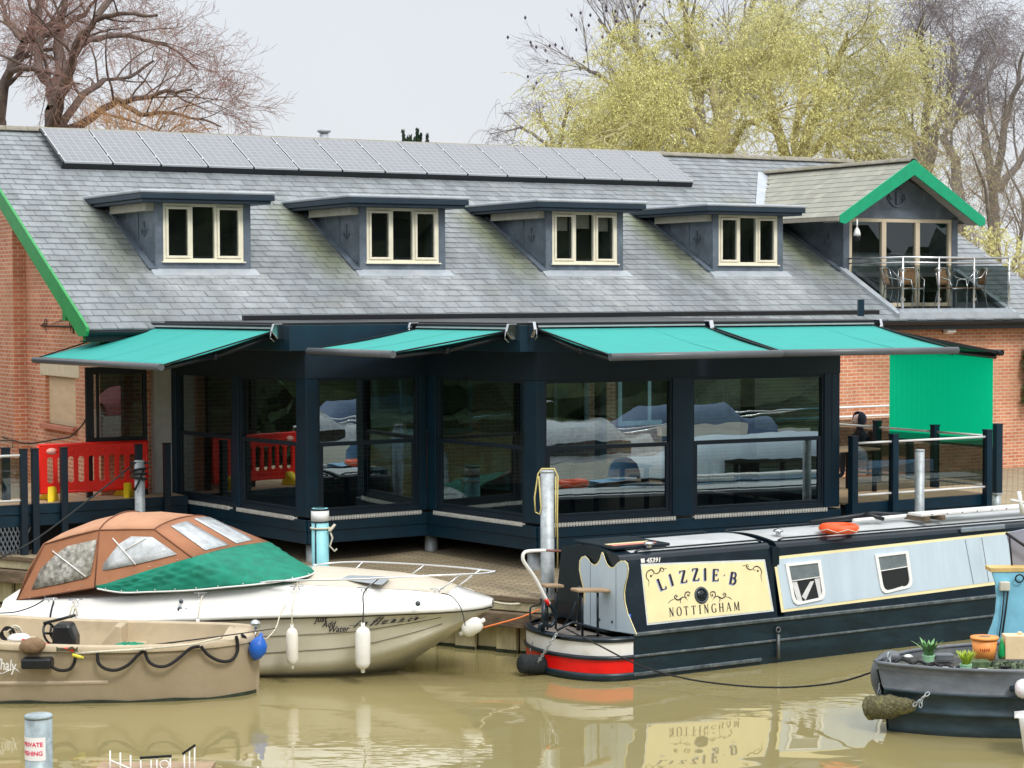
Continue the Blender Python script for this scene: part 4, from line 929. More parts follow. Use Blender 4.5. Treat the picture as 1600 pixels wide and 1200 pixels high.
for f, ln, posts, panes in walls:
    T = lambda v, f=f: f.w(*v)
    for m_ in (col, hd, beam, strip): m_.xf = T
    for (a, b) in posts: col = MB(T); col.box(a + .004, b - .004, .0, .16, FZ + .04, TZ); col.build('post', NAVY, ext, True, bevel=.006)
    hd.box(.003, ln - .003, -.012, .18, TZ, 4.18)
    beam.box(-.0, ln, -.04, .16, 1.32, FZ); beam.box(.01, ln - .01, -.02, .14, 1.12, 1.317)
    if f is not fEG:
        for (a, b) in panes:
            strip.box(a - .02, b + .02, -.05, .0, FZ + .003, FZ + .025); x = a
            while x < b: strip.box(x, x + .03, -.062, -.045, FZ - .02, FZ + .045); x += .05
    k = 0
    for (a, b) in panes:
        w1 = MB(T); tr = 2.68; fw = .035
        w1.box(a, a + fw, .02, .10, FZ + .04, TZ); w1.box(b - fw, b, .02, .10, FZ + .04, TZ); w1.box(a + fw, b - fw, .02, .10, FZ + .04, FZ + .12); w1.box(a + fw, b - fw, .02, .10, TZ - .05, TZ)
        w1.box(a + fw, b - fw, .03, .09, tr - .03, tr + .03); w1.box(a + fw, a + .10, .035, .085, FZ + .12, tr - .03); w1.box(b - .10, b - fw, .035, .085, FZ + .12, tr - .03)
        w1.box(a + .10, b - .10, .04, .08, FZ + .12, FZ + .17)
        wo_ = w1.build('window', NAVYD, ext, True, bevel=.004)
        gm = MB(T); gm.poly((a + fw, .075, tr + .03), (b - fw, .075, tr + .03), (b - fw, .075, TZ - .05), (a + fw, .075, TZ - .05)); gm.build('upper_pane', GLX, wo_, True)
        gm = MB(T); gm.poly((a + .10, .06, FZ + .17), (b - .10, .06, FZ + .17), (b - .10, .06, tr - .03), (a + .10, .06, tr - .03)); gm.build('lower_pane', GLX, wo_, True)
hd.build('header', NAVYD, ext, True, bevel=.006); beam.build('base_beam', NAVY, ext, True, bevel=.006); 
def stripmat():
    m = mat('ribbed_silver_strip', (.88, .88, .84), .35, metal=.5, var=.1); return m
strip.build('sill_strip', stripmat(), ext, True)
# roof slab with fascia, offset from the walls
def off(p, q, o):
    d = (q - p).normalized(); n = V2(d.y, -d.x); return p + n * o, q + n * o
def isect(l1, l2):
    p, q = l1; r, s = l2; d1 = q - p; d2 = s - r; den = d1.x * d2.y - d1.y * d2.x
    t = ((r.x - p.x) * d2.y - (r.y - p.y) * d2.x) / den; return p + d1 * t
l1, l2, l3, l4, l5 = off(eA, eB, .30), off(eB, eC, .04), off(eC, eD, .30), off(eD, eE, .04), off(eE, eG, .48)
fB_ = BF.w(0, -7.22, 0); fA0 = BF.w(-1, -7.22, 0)
back_ = (V2(fA0.x, fA0.y), V2(fB_.x, fB_.y))
rp = [isect(l1, back_), isect(l1, l2), isect(l2, l3), isect(l3, l4), isect(l4, l5), isect(l5, back_)]
mb = MB(); mb.prism([(p.x, p.y, 4.17) for p in rp], (0, 0, .41)); mb.build('roof_fascia', NAVY, ext, True, bevel=.01)
mb = MB(); cpt = [(p.x, p.y, 4.583) for p in rp]; mb.prism(cpt, (0, 0, .03)); mb.build('roof_sheet', BLACK, ext, True)
mb = MB(); a, b = BF.w(1.2, -7.3, 4.66), BF.w(15.6, -7.3, 4.66); mb.bar(a, b, .12, .09); mb.build('roof_upstand', BLACK, ext, True, bevel=.01)
p = at(1345, 468, 41); mb = MB(); mb.box(p.x - .06, p.x + .06, p.y - .06, p.y + .06, 4.6, p.z); mb.build('roof_vent', NAVY, ext, True)
mb = MB(); inner = [(p.x, p.y) for p in (eA, eB, eC, eD, eE, eG)]
mb.add([(x, y, 1.46) for x, y in inner], [list(range(6))]); mb.build('floor', mat('dark_wood_floor', (.07, .05, .035), .35, var=.3, vs=2), ext, True)
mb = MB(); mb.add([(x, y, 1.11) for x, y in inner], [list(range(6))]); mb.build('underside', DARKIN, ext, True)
# steel legs
mb = MB()
for (px, py, yy) in ((672, 868, None), (483, 875, None), (833, 897, None)):
    pass
for q in (eC + V2(.05, .2), eB + V2(.05, .35), eD + V2(-.05, .35), fDE.w(2.9, .3, 0).xy, eE + V2(-.2, .3)):
    mb = MB(); mb.cyl((q.x, q.y), .105, .5, 1.12, 16); mb.build('steel_leg', GALV, ext, True)
# old wall inside: pale blue inner windows and a brick pier seen through the glass
mb = MB(); li = []
for a in (4.6, 7.2, 9.4):
    li += window_frame(mb, a, a + 1.5, -6.78, 2.45, 3.75, [(.5, 0), (.5, 0)], fw=.09, mw=.08)
iw = mb.build('inner_window_frames', mat('pale_blue_frame', (.40, .50, .52), .6), house)
mb = MB()
for q in li: mb.poly((q[0], -6.74, q[2]), (q[1], -6.74, q[2]), (q[1], -6.74, q[3]), (q[0], -6.74, q[3]))
mb.build('inner_window_pane', DWIN, house)
# a dining table with chairs seen dimly inside
def make_table(label):
    r = empty('dining_table', (0, 0, 0), 0, label, 'table', 'tables inside the glazed extension')
    t = MB(); t.box(-.6, .6, -.4, .4, .72, .76); t.build('table_top', WOOD, r, bevel=.01)
    for sx_ in (-1, 1):
        for sy in (-1, 1): l_ = MB(); l_.box(sx_ * .52 - .03, sx_ * .52 + .03, sy * .33 - .03, sy * .33 + .03, 0, .72); l_.build('leg', BLACK, r)
    return r
t0 = make_table('dining table inside the extension behind the recessed glass corner'); t0.location = (-2.2, 34.9, 1.47); t0.rotation_euler = (0, 0, .6)
t1 = copy_tree(t0); t1.location = (1.6, 33.8, 1.47); t1['label'] = 'dining table inside the extension behind the wide glass right of the middle corner'
t2 = copy_tree(t0); t2.location = (4.0, 35.0, 1.47); t2['label'] = 'dining table inside the extension near its right end'
# ------------------------------------------------------------------ awnings
def awning(label, bl, br, fl_px, fr_px, wallf, zb=4.50, fab=TEAL, underarms=True):
    """bl, br: pixels of the back bar; fl_px, fr_px: pixels of the front bar; wallf: the fascia line (p, q)"""
    d = (wallf[1] - wallf[0]).normalized(); n = V2(d.y, -d.x)
    w0 = Vector((wallf[0].x, wallf[0].y, 0)) + Vector((n.x, n.y, 0)) * .05; dn = Vector((n.x, n.y, 0)); dd = Vector((d.x, d.y, 0))
    def hit(px, py): r = ray(px, py); return OC + r * ((w0 - OC).dot(dn) / r.dot(dn))
    BL, BR = hit(*bl), hit(*br); BL.z = BR.z = zb
    # front point: back + dn*p + z drop, on the pixel column
    def front(B_, px, py):
        r = ray(px, py)   # solve B + dn p + z = OC + r t in x,y
        a11, a12, b1 = dn.x, -r.x, OC.x - B_.x; a21, a22, b2 = dn.y, -r.y, OC.y - B_.y
        det = a11 * a22 - a12 * a21; p = (b1 * a22 - a12 * b2) / det; t = (a11 * b2 - a21 * b1) / det
        return p, (OC + r * t).z
    pL, zL = front(BL, *fl_px); pR, zR = front(BR, *fr_px)
    p = (pL + pR) / 2; zf = (zL + zR) / 2

    FL, FR = BL + dn * pL, BR + dn * pR; FL.z = zL; FR.z = zR
    if abs(pL - pR) > .25: FL = BL + dn * p; FR = BR + dn * p
    FL.z = FR.z = zf
    r = empty('awning', (BL + BR) / 2, 0, label, 'awning', 'teal awnings over the glazed extension')
    mb = MB(); rows = []
    for j in range(9):
        t = j / 8; sag = -.03 * math.sin(math.pi * t)
        rows.append([(BL.lerp(FL, t)).lerp(BR.lerp(FR, t), i / 16) + Vector((0, 0, sag + .010 * math.sin(i * 1.9) * t)) for i in range(17)])
    mb.grid(rows); mb.build('fabric', fab, r, True, solid=.006)
    sm_ = MB(); nn = max(2, round((BR - BL).length / 1.15))
    for i in range(1, nn):
        a_ = i / nn; P_ = [(BL.lerp(FL, t)).lerp(BR.lerp(FR, t), a_) + Vector((0, 0, .005 - .03 * math.sin(math.pi * t) + .010 * math.sin(a_ * 16 * 1.9) * t)) for t in [j / 8 for j in range(9)]]
        sm_.grid([[p - dd * .012 for p in P_], [p + dd * .012 for p in P_]])
    sm_.build('seam', mat('teal_seam', (.02, .36, .31), .8, var=0), r, True)
    mb = MB(); dr = (FR - FL).normalized(); mb.tube([FL - dr * .04 + Vector((0, 0, -.02)), FR + dr * .04 + Vector((0, 0, -.02))], .055, 12); mb.build('front_bar', mat('front_bar_grey', (.10, .11, .12), .35, var=.1), r, True)
    mb = MB(); mb.bar(BL + Vector((0, 0, .045)), BR + Vector((0, 0, .045)), .10, .09); mb.build('cassette', BLACK, r, True, bevel=.01)
    mb = MB(); mb.bar(BL + dn * .055 + Vector((0, 0, .03)), BR + dn * .055 + Vector((0, 0, .03)), .03, .025); mb.build('silver_rail', ALU, r, True)
    for s, (b_, f_) in enumerate(((BL, FL), (BR, FR))):
        inw = dd * (.10 if s == 0 else -.10)
        arm = MB(); el = b_.lerp(f_, .5) + inw * 1.4 + Vector((0, 0, -.14)); arm.tube([b_ + inw * .6 + Vector((0, 0, -.09)), el], .035, 8); arm.tube([el, f_ + inw * .5 + Vector((0, 0, -.06))], .03, 8)
        arm.tube([el + Vector((0, 0, -.05)), el + Vector((0, 0, .05))], .045, 8); arm.build('folding_arm', BLACK, r, True)
        bk = MB(); o = dd * (-.07 if s == 0 else .07); c = b_ + o
        bk.prism([c + Vector((0, 0, .10)) - dn * .06, c + Vector((0, 0, .10)) + dn * .12, c + Vector((0, 0, -.02)) + dn * .16, c + Vector((0, 0, -.14)) + dn * .05, c + Vector((0, 0, -.14)) - dn * .06], o * .7); bk.tube([c + dn * .14, c + dn * .16 + Vector((0, 0, -.12)), c + dn * .08 + Vector((0, 0, -.18))], .012, 5)
        bk.build('bracket', CHROME, r, True, bevel=.01)
        eg = MB(); eo = dd * (-.012 if s == 0 else .012); eg.bar(b_ + eo, f_ + eo, .016, .022); eg.build('edge_cable', BLACK, r, True)
    return BL, BR, FL, FR, r
awning('teal awning on the left face of the extension, reaching over the red barrier', (210, 512), (432, 509), (55, 562), (250, 570), l1)
awning('teal awning over the recessed corner, smallest in view and second from the left', (655, 506), (797, 504), (484, 546), (612, 552), l3)
awning('teal awning right of the middle corner, above the widest glass', (838, 506), (1098, 503), (957, 556), (1218, 550), l4, zb=4.53)
awning('teal awning over the right end of the glass front, beside the green blind', (1112, 502), (1362, 503), (1224, 549), (1493, 546), l4, zb=4.52)
# end awning with its green drop blind, facing right
r5 = empty('awning', (5.8, 34.2, 4.5), BF.deg, 'dark edged awning on the right end of the extension with a green drop blind', 'awning', None)
f5, n5 = Frame(0, 0, math.degrees(math.atan2(eG.y - eE.y, eG.x - eE.x))), None
Bn = Vector((5.86, 33.95, 4.50)); Nn = Vector((-.508, .861, 0)); Dn = Vector((.861, .508, 0)); 
FN = at(1562, 551, 35.8); FF = at(1388, 557, 35.8 + 2.55); BFr = Bn + Nn * 2.85
FF = FN + Nn * 2.9; FF.z = FN.z
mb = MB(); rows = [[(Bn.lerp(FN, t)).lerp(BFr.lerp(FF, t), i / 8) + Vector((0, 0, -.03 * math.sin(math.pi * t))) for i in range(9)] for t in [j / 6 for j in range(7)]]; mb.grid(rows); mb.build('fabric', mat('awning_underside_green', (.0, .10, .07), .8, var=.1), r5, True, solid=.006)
mb = MB(); mb.tube([FN - Nn * .06, FF + Nn * .06], .055, 12); mb.build('front_bar', BLACK, r5, True)
mb = MB(); mb.bar(Bn, BFr, .1, .1); mb.build('cassette', BLACK, r5, True)
for q0, q1 in ((Bn, FN), (BFr, FF)):
    mb = MB(); mb.bar(q0 + Vector((0, 0, -.01)), q1 + Vector((0, 0, -.0)), .03, .05); mb.tube([q0 + Vector((0, 0, -.12)) + Nn * .1, q0.lerp(q1, .5) + Vector((0, 0, -.16)) + Nn * .2, q1 + Vector((0, 0, -.08)) + Nn * .1], .035, 8); mb.build('side_arm', BLACK, r5, True)
bp_ = MB(); a = FN + Nn * .16; b = FF - Nn * .02; n = 60
rows = [[a.lerp(b, i / n) + Vector((0, 0, -.04 - z)) + Dn * (.006 * math.sin(i * 2.1)) for i in range(n + 1)] for z in (0, .8, 1.6)]
bp_.grid(rows, sm=True); bp_.build('drop_blind', GREENB, r5, True, solid=0)
mb = MB(); mb.bar(a + Vector((0, 0, -1.66)), b + Vector((0, 0, -1.66)), .03, .04); mb.build('blind_weight_bar', BLACK, r5, True)
# ================================================================== DECKS
# left deck in front of the brick
DZ = 1.62
dk = empty('left_deck', BF.w(-.1, -7.5, .8), BF.deg, 'raised timber deck with a dark fascia in front of the left brick gable', 'deck')
T = lambda v: BF.w(*v)
mb = MB(T)
for i in range(26): mb.box(-9, .03, -7.46 + i * .145, -7.46 + i * .145 + .139, DZ - .03, DZ) if i < 5 else mb.box(-9, G - .27, -7.46 + i * .145, -7.46 + i * .145 + .139, DZ - .03, DZ)
mb.build('deck_boards', WOODD, dk, True)
mb = MB(T); mb.box(-9, .05, -7.55, -7.47, DZ - .16, DZ + .0); mb.box(-9, .05, -7.53, -7.47, DZ - .36, DZ - .163); mb.build('fascia', NAVY, dk, True, bevel=.006)
mb = MB(T)
for i in range(46):
    x = -5.6 + i * .07
    if x < -2.9: mb.bar((x, -7.5, .70), (x + .25, -7.5, 1.26), .014, .02); mb.bar((x + .25, -7.52, .70), (x, -7.52, 1.26), .014, .02)
mb.build('lattice_skirt', mat('lattice_grey', (.12, .14, .16), .7), dk, True)
mb = MB(T); mb.box(-9, .0, -7.0, -6.95, .5, DZ - .2); mb.build('underdeck_shade_sheet', DARKIN, dk, True)  # black sheet paints the shade below the deck
# right deck
rd0, rd1 = eE + V2(.1, .03), V2(8.17, 35.36)
fR, lR = segf(rd0, rd1)
dk2 = empty('right_deck', (rd0.x, rd0.y, .9), fR.deg, 'raised timber deck with glass balustrade right of the extension', 'deck')
T2 = lambda v: fR.w(*v)
mb = MB(T2)
for i in range(44): mb.box(0.0, lR, .02 + i * .145, .02 + i * .145 + .139, 1.56, 1.59)
mb.build('deck_boards', WOODD, dk2, True)
mb = MB(T2); mb.box(0, lR, -.05, .0, 1.40, 1.585); mb.box(0, lR, -.03, .0, 1.20, 1.395); mb.box(lR, lR + .05, -.05, 6.4, 1.25, 1.585); mb.build('fascia', NAVY, dk2, True, bevel=.006)
for u in (.1, 1.2, lR - .1):
    for v in (.15, 3, 6): mb = MB(T2); mb.cyl((u, v), .07, .6, 1.56, 10); mb.build('leg', BLACK, dk2, True)
def post_mb(mb, u, v, z0, z1, s=.06):
    mb.box(u - s, u + s, v - s, v + s, z0, z1); mb.box(u - s - .008, u + s + .008, v - s - .008, v + s + .008, z1 - .02, z1 + .008)
bal = empty('glass_balustrade', (rd0.x, rd0.y, 1.3), fR.deg, 'smoked glass balustrade with navy posts and white rails round the right deck', 'balustrade')
for (u, v, z0) in ((.06, -.12, 1.25), (fu(fR, 1389), -.12, 1.25), (lR - .08, -.12, 1.25), (lR + .06, 1.35, 1.58), (lR + .06, 2.9, 1.58), (lR + .06, 4.4, 1.58)):
    mb = MB(T2); post_mb(mb, u, v, z0, 2.70); mb.build('post', NAVY, bal, True, bevel=.005)
ul = [.06, fu(fR, 1389), lR - .08]
mb = MB(T2)
for a, b in zip(ul, ul[1:]):
    mb.tube([(a + .06, -.12, 2.58), (b - .06, -.12, 2.58)], .020, 8); mb.tube([(a + .06, -.12, 1.72), (b - .06, -.12, 1.72)], .020, 8)
vl_ = [-.12, 1.35, 2.9, 4.4]
for a, b in zip(vl_, vl_[1:]):
    mb.tube([(lR + .06, a + .06, 2.58), (lR + .06, b - .06, 2.58)], .020, 8); mb.tube([(lR + .06, a + .06, 1.72), (lR + .06, b - .06, 1.72)], .020, 8)
mb.build('rail', WHITE, bal, True)
for a, b in zip(ul, ul[1:]): mb = MB(T2); mb.box(a + .07, b - .07, -.125, -.115, 1.78, 2.53); mb.build('glass_panel', GLB, bal, True)
for a, b in zip(vl_, vl_[1:]): mb = MB(T2); mb.box(lR + .055, lR + .065, a + .07, b - .07, 1.78, 2.53); mb.build('glass_panel', GLB, bal, True)
# a second balustrade at the back, beside the wall
rb = empty('glass_balustrade', BF.w(15.6, -8.2, 1.5), BF.deg, 'short dark glass balustrade in front of the brick wall, behind the seated person', 'balustrade')
mb = MB(T); post_mb(mb, 15.7, -8.2, 1.2, 2.62); mb.build('post', NAVY, rb, True)
mb = MB(T); mb.tube([(12.2, -8.2, 2.55), (15.6, -8.2, 2.55)], .02, 8); mb.tube([(12.5, -7.9, 2.72), (15.75, -7.9, 2.72)], .025, 8); mb.build('rail', WHITE, rb, True)
mb = MB(T); mb.box(12.2, 15.62, -8.205, -8.195, 1.7, 2.5); mb.build('glass_panel', GLB, rb, True)
# gate post on a galvanised foot beyond the deck corner
p = atz(1557, 800, 1.0); gp_ = empty('gate_post', (p.x, p.y, 1.0), fR.deg, 'navy square post on a galvanised foot at the right corner of the right deck', 'post')
mb = MB(); mb.box(-.075, .075, -.075, .075, .36, 1.62); mb.box(-.085, .085, -.085, .085, 1.62, 1.64); mb.build('shaft', NAVY, gp_, bevel=.005); mb = MB(); mb.cyl((0, 0), .08, -.2, .34, 12); mb.box(-.085, .085, -.085, .085, .33, .36); mb.build('foot', GALV, gp_)
# left balustrade posts (individual things along the deck edge)
first = None
for (px, yt, lb) in ((37, 697, 'dark post carrying the end of the white rail at the left edge of the deck'), (55, 697, 'dark post standing close to the rail post on the left deck'), (100, 694, 'dark deck post in front of the left half of the red barrier'), (217, 688, 'dark deck post in front of the right end of the red barrier'), (261, 687, 'dark deck post against the left corner of the extension')):
    p = BF.v(px, 760, -7.62)
    if first is None:
        first = empty('deck_post', (0, 0, 0), BF.deg, lb, 'post', 'dark posts along the left deck edge')
        mb = MB(); mb.box(-.055, .055, -.055, .055, -.75, .98); mb.build('shaft', NAVYD, first, bevel=.005); mb = MB(); mb.box(-.062, .062, -.062, .062, .982, 1.0); mb.build('cap', BLACK, first); o = first
    else: o = copy_tree(first)
    o.location = BF.w(p.x, -7.62, 1.55); o['label'] = lb
pl_ = BF.v(37, 760, -7.62).x
lb_ = empty('glass_balustrade', BF.w(pl_ - .6, -7.62, 1.62), BF.deg, 'tinted glass balustrade with a white rail at the left edge', 'balustrade')
mb = MB(T); mb.tube([(pl_ - 3, -7.62, 2.44), (pl_ - .06, -7.62, 2.44)], .022, 8); mb.tube([(pl_ - 3, -7.62, 1.70), (pl_ - .06, -7.62, 1.70)], .02, 8); mb.build('rail', WHITE, lb_, True)
mb = MB(T); mb.box(pl_ - 3, pl_ - .07, -7.625, -7.615, 1.74, 2.40); mb.build('glass_panel', GLB, lb_, True)
mb = MB(T); post_mb(mb, BF.v(9, 720, -6.6).x, -6.6, 1.62, 2.50); mb.build('post', NAVYD, lb_, True)
mb = MB(T); q = BF.v(9, 690, -6.6).x; mb.tube([(q - 2, -6.6, 2.62), (q + .1, -6.6, 2.62), (q + .12, -6.6, 2.5)], .022, 8); mb.build('upper_rail', STEEL, lb_, True)
# glazed wind screen in front of the brick corner
ws = empty('wind_screen', BF.w(-1.5, -6.95, 1.62), BF.deg, 'black framed glass wind screen standing in front of the brick corner', 'screen')
fz = lambda x, y: BF.v(x, y, -6.95)
q0, q1 = fz(133, 575), fz(229, 690)
mb = MB(T); a, b, z0, z1 = q0.x, q1.x, 2.52, 3.82; w_ = .13
mb.box(a, b, -7.0, -6.92, z1 - .10, z1 + .02); mb.box(a, b, -7.0, -6.92, z0, z0 + .12); mb.box(a, a + w_, -7.0, -6.92, z0 + .12, z1 - .10); mb.box(b - w_ * .5, b, -7.0, -6.92, z0 + .12, z1 - .10); mb.box(a + w_ + .06, a + w_ + .10, -6.99, -6.93, z0 + .12, z1 - .1)
mb.box(a, a + .1, -7.0, -6.92, DZ, z0); mb.box(b - .1, b, -7.0, -6.92, DZ, z0); mb.build('frame', BLACK, ws, True, bevel=.005)
mb = MB(T); mb.box(a + w_, b - w_ * .5, -6.965, -6.955, z0 + .12, z1 - .1); mb.build('pane', GLB, ws, True)
mb = MB(T); a = BF.v(239, 650, -6.8).x; b = BF.v(266, 650, -6.8).x; mb.box(a, b, -6.86, -6.705, 1.5, 4.0); mb.build('render_pier', RENDER_, house, True)
# ------------------------------------------------------------------ red plastic barrier
ba = BF.v(60, 700, -7.1); bb = BF.v(229, 700, -7.1); bl_ = bb.x - ba.x
bar = empty('plastic_barrier', BF.w(ba.x, -7.1, DZ), BF.deg, 'red slotted plastic pedestrian barrier on the left deck', 'barrier')
mb = MB(); H0, H1 = .14, .93; th = .022; L_ = bl_
slots = [(.14 + i * (L_ - .28) / 9, .14 + (i + .60) * (L_ - .28) / 9) for i in range(9)]
mb.box(0, L_, -th, th, H1 - .20, H1); mb.box(0, L_, -th, th, H0, H0 + .15); x = 0; mb.mi = 0
for (a, b) in slots: mb.box(x, a, -th, th, H0 + .15, H1 - .20); x = b
mb.box(x, L_, -th, th, H0 + .15, H1 - .20)
for (a, b) in slots:      # rounded ends of the slots and raised rims
    c = (a + b) / 2; rr = (b - a) / 2
    for s, z in ((1, H1 - .20), (-1, H0 + .15)):
        pts = [(a, -th + .002, z)] + [(c - rr * math.cos(t), -th + .002, z - s * rr * .9 * (1 - math.sin(t))) for t in [math.pi * k / 8 for k in range(9)]] + [(b, -th + .002, z)]
        for P_ in (pts[:6], pts[5:]):
            cen = (a, -th + .002, z) if P_ is not pts[5:] and P_[0] == pts[0] else (b, -th + .002, z)
            mb.prism([cen] + [q for q in P_ if q != cen], (0, 2 * th - .004, 0))
    mb.torus((c, -th - .004, (H0 + H1) / 2 - .02), rr + .01, .008, (0, 1, 0), 20, 5, sy=1) if 0 else None
for k in range(6): mb.lathe([(.025, 0), (.02, .012), (0, .014)], (.3 + k * (L_ - .5) / 5, -th, H1 - .10), (0, -1, 0), 10)
mb.tube([(0, 0, H1), (L_, 0, H1)], .028, 8); mb.tube([(0, 0, H0), (L_, 0, H0)], .028, 8); mb.tube([(0, 0, H0), (0, 0, H1)], .03, 8); mb.tube([(L_, 0, H0), (L_, 0, H1)], .03, 8)
mb.build('slotted_panel', REDB, bar)
mb = MB(); mb.lathe([(.055, 0), (.055, .004)], (.22, -th, H1 - .10), (0, -1, 0), 16); mb.xf = None
mb.V = [(.22 + (v[0] - .22) * 1.7, v[1] - .001, v[2]) for v in mb.V]; mb.build('label_plate', mat('pale_red_label', (.9, .45, .38), .5), bar)
for px, py in ((75, 780), (193, 768)):
    x = BF.v(px, py, -7.1).x - ba.x; mb = MB()
    mb.prism([(x - .10, -.28, 0), (x - .02, -.04, .24), (x + .06, .0, .24), (x + .10, .02, .0)], (.10, 0, 0)); mb.prism([(x - .1, .3, 0), (x - .02, .04, .2), (x + .1, .02, .0)], (.10, 0, 0)); mb.build('foot', YELLOW, bar, bevel=.015)
# ------------------------------------------------------------------ mooring posts
def mpost(name, label, px, ytop, wpx, z0, Y, m, n=20, cap=None):
    t = at(px, ytop, Y); r = wpx / 2 * Y / FPX
    o = empty(name, (t.x, t.y, z0), 0, label, 'post', None); mb = MB(); H = t.z - z0
    mb.cyl((0, 0), r, -.8, H, n); mb.lathe([(r * 1.04, H), (r * 1.04, H + .02), (r * .9, H + .03)], n=n); mb.build('shaft', m, o); return o, t, r, H
m1, t1_, r1_, h1_ = mpost('mooring_post', 'galvanised mooring post with rope wound round its top, in front of the red barrier', 218, 722, 16, .72, 33.3, GALV)
mb = MB()
for k in range(3): mb.torus((0, 0, h1_ - .12 - .07 * k), r1_ + .025, .02, (.15 * (k - 1), .1, 1), 18, 6)
mb.tube([(r1_, -.05, h1_ - .1), (.02, -r1_ - .04, h1_ - .28), (-.06, -r1_ - .03, h1_ - .45)], .02, 6); mb.box(-.14, .14, -.02, .02, h1_ - .03, h1_ - .0); mb.build('wound_rope', ROPED, m1)
m2_, t2_, r2_, h2_ = mpost('mooring_post', 'aqua and white painted mooring post behind the cruiser bow', 500, 797, 27, .72, 29.9, AQUA)
mb = MB(); mb.cyl((0, 0), r2_ + .006, h2_ - .16, h2_ + .002); mb.build('white_band', WHITE, m2_); mb = MB(); mb.cyl((0, 0), r2_ + .009, h2_ - .175, h2_ - .158); mb.tube([(-.055, -r2_ * .9, 0), (-.055, -r2_ * .9, h2_ - .16)], .012, 5); mb.lathe([(r2_ + .01, h2_), (r2_ + .01, h2_ + .025), (r2_ * .7, h2_ + .03)], n=20); mb.build('dark_trim', NAVYD, m2_)
mb = MB(); mb.torus((0, 0, h2_ - .26), r2_ + .012, .014, (0, 0, 1), 18, 5); mb.tube([(r2_, -.05, h2_ - .25), (r2_ + .06, -.08, h2_ - .4), (r2_ + .02, -.08, h2_ - .52), (r2_ + .09, -.06, h2_ - .6), (r2_ + .12, -.06, h2_ - .56)], .014, 5)
for s in range(5): mb.tube([(r2_ + .03, -.08, h2_ - .3), (r2_ + .02 + .02 * s, -.1, h2_ - .28 + .02 * s)], .02, 5)
mb.build('knotted_rope', ROPEW, m2_)
m3_, t3_, r3_, h3_ = mpost('mooring_post', 'tall galvanised mooring post with a yellow rope looped over its top', 855, 738, 22, .2, 28.55, GALV)
mb = MB(); mb.tube([(-r3_ - .07, -.04, h3_ - .55), (-r3_ - .08, -.03, h3_ - .35), (-r3_ - .03, -.02, h3_ - .02), (-r3_ + .02, 0, h3_ + .05), (r3_ + .0, 0, h3_ + .05), (r3_ + .05, -.02, h3_ - .05), (r3_ + .04, -.03, h3_ - .6), (r3_ + .045, -.03, h3_ - 1.35)], .011, 6)
mb.tube([(-r3_ - .07, -.04, h3_ - .55), (-r3_ - .01, -.05, h3_ - .58), (-r3_ + .01, -.05, h3_ - .5), (-r3_ - .02, -.05, h3_ - .05)], .010, 6); mb.tube([(r3_ + .02, -.04, h3_ - .05), (r3_ + .015, -.04, h3_ - .9)], .010, 6); mb.build('looped_rope', ROPEY, m3_)
m4_, t4_, r4_, h4_ = mpost('mooring_post', 'galvanised mooring post in front of the right deck glass', 1437, 705, 15, .75, 32.6, GALV)
m5_, t5_, r5_, h5_ = mpost('mooring_post', 'galvanised post nearest the viewer carrying a private fishing notice', 60, 1121, 43, -.5, 18.4, mat('galvanised_near', (.30, .36, .38), .5, metal=.3, var=.4, vs=5, dirt=(.55, .62, .64), ds=6, da=.9), 28)
# ------------------------------------------------------------------ lettering
def text2d(body, size=1, shear=0, bold=0, sx_=1, sp=1):
    cu = bpy.data.curves.new('t', 'FONT'); cu.body = body; cu.size = size; cu.shear = shear; cu.offset = bold; cu.align_x = 'CENTER'; cu.align_y = 'CENTER'; cu.space_character = sp; cu.resolution_u = 3
    o = bpy.data.objects.new('t', cu); COL.objects.link(o); bpy.context.view_layer.update()
    me = bpy.data.meshes.new_from_object(o.evaluated_get(bpy.context.evaluated_depsgraph_get()))
    vs = [(v.co.x * sx_, v.co.y) for v in me.vertices]; fs = [list(p.vertices) for p in me.polygons]
    bpy.data.objects.remove(o); bpy.data.curves.remove(cu); bpy.data.meshes.remove(me)
    return vs, fs
def curved_plate(mb, r, z0, z1, a0, a1, off, n=14):
    mb.grid([[((r + off) * math.sin(a0 + (a1 - a0) * i / n), -(r + off) * math.cos(a0 + (a1 - a0) * i / n), z) for i in range(n + 1)] for z in (z0, z1)])
nz = h5_ - .27
mb = MB(); curved_plate(mb, r5_, nz - .10, nz + .11, -1.62, .72, .002); sg = mb.build('notice', mat('notice_white', (.85, .83, .84), .5, var=.03), m5_)
for body, dz in (('PRIVATE', .045), ('FISHING', -.035)):
    vs, fs = text2d(body, .054, bold=.0015); mb = MB()
    mb.add([((r5_ + .004) * math.sin(x / r5_ - .30), -(r5_ + .004) * math.cos(x / r5_ - .30), nz + dz + y) for x, y in vs], fs); mb.build('notice_text', REDINK, m5_, recalc=False)
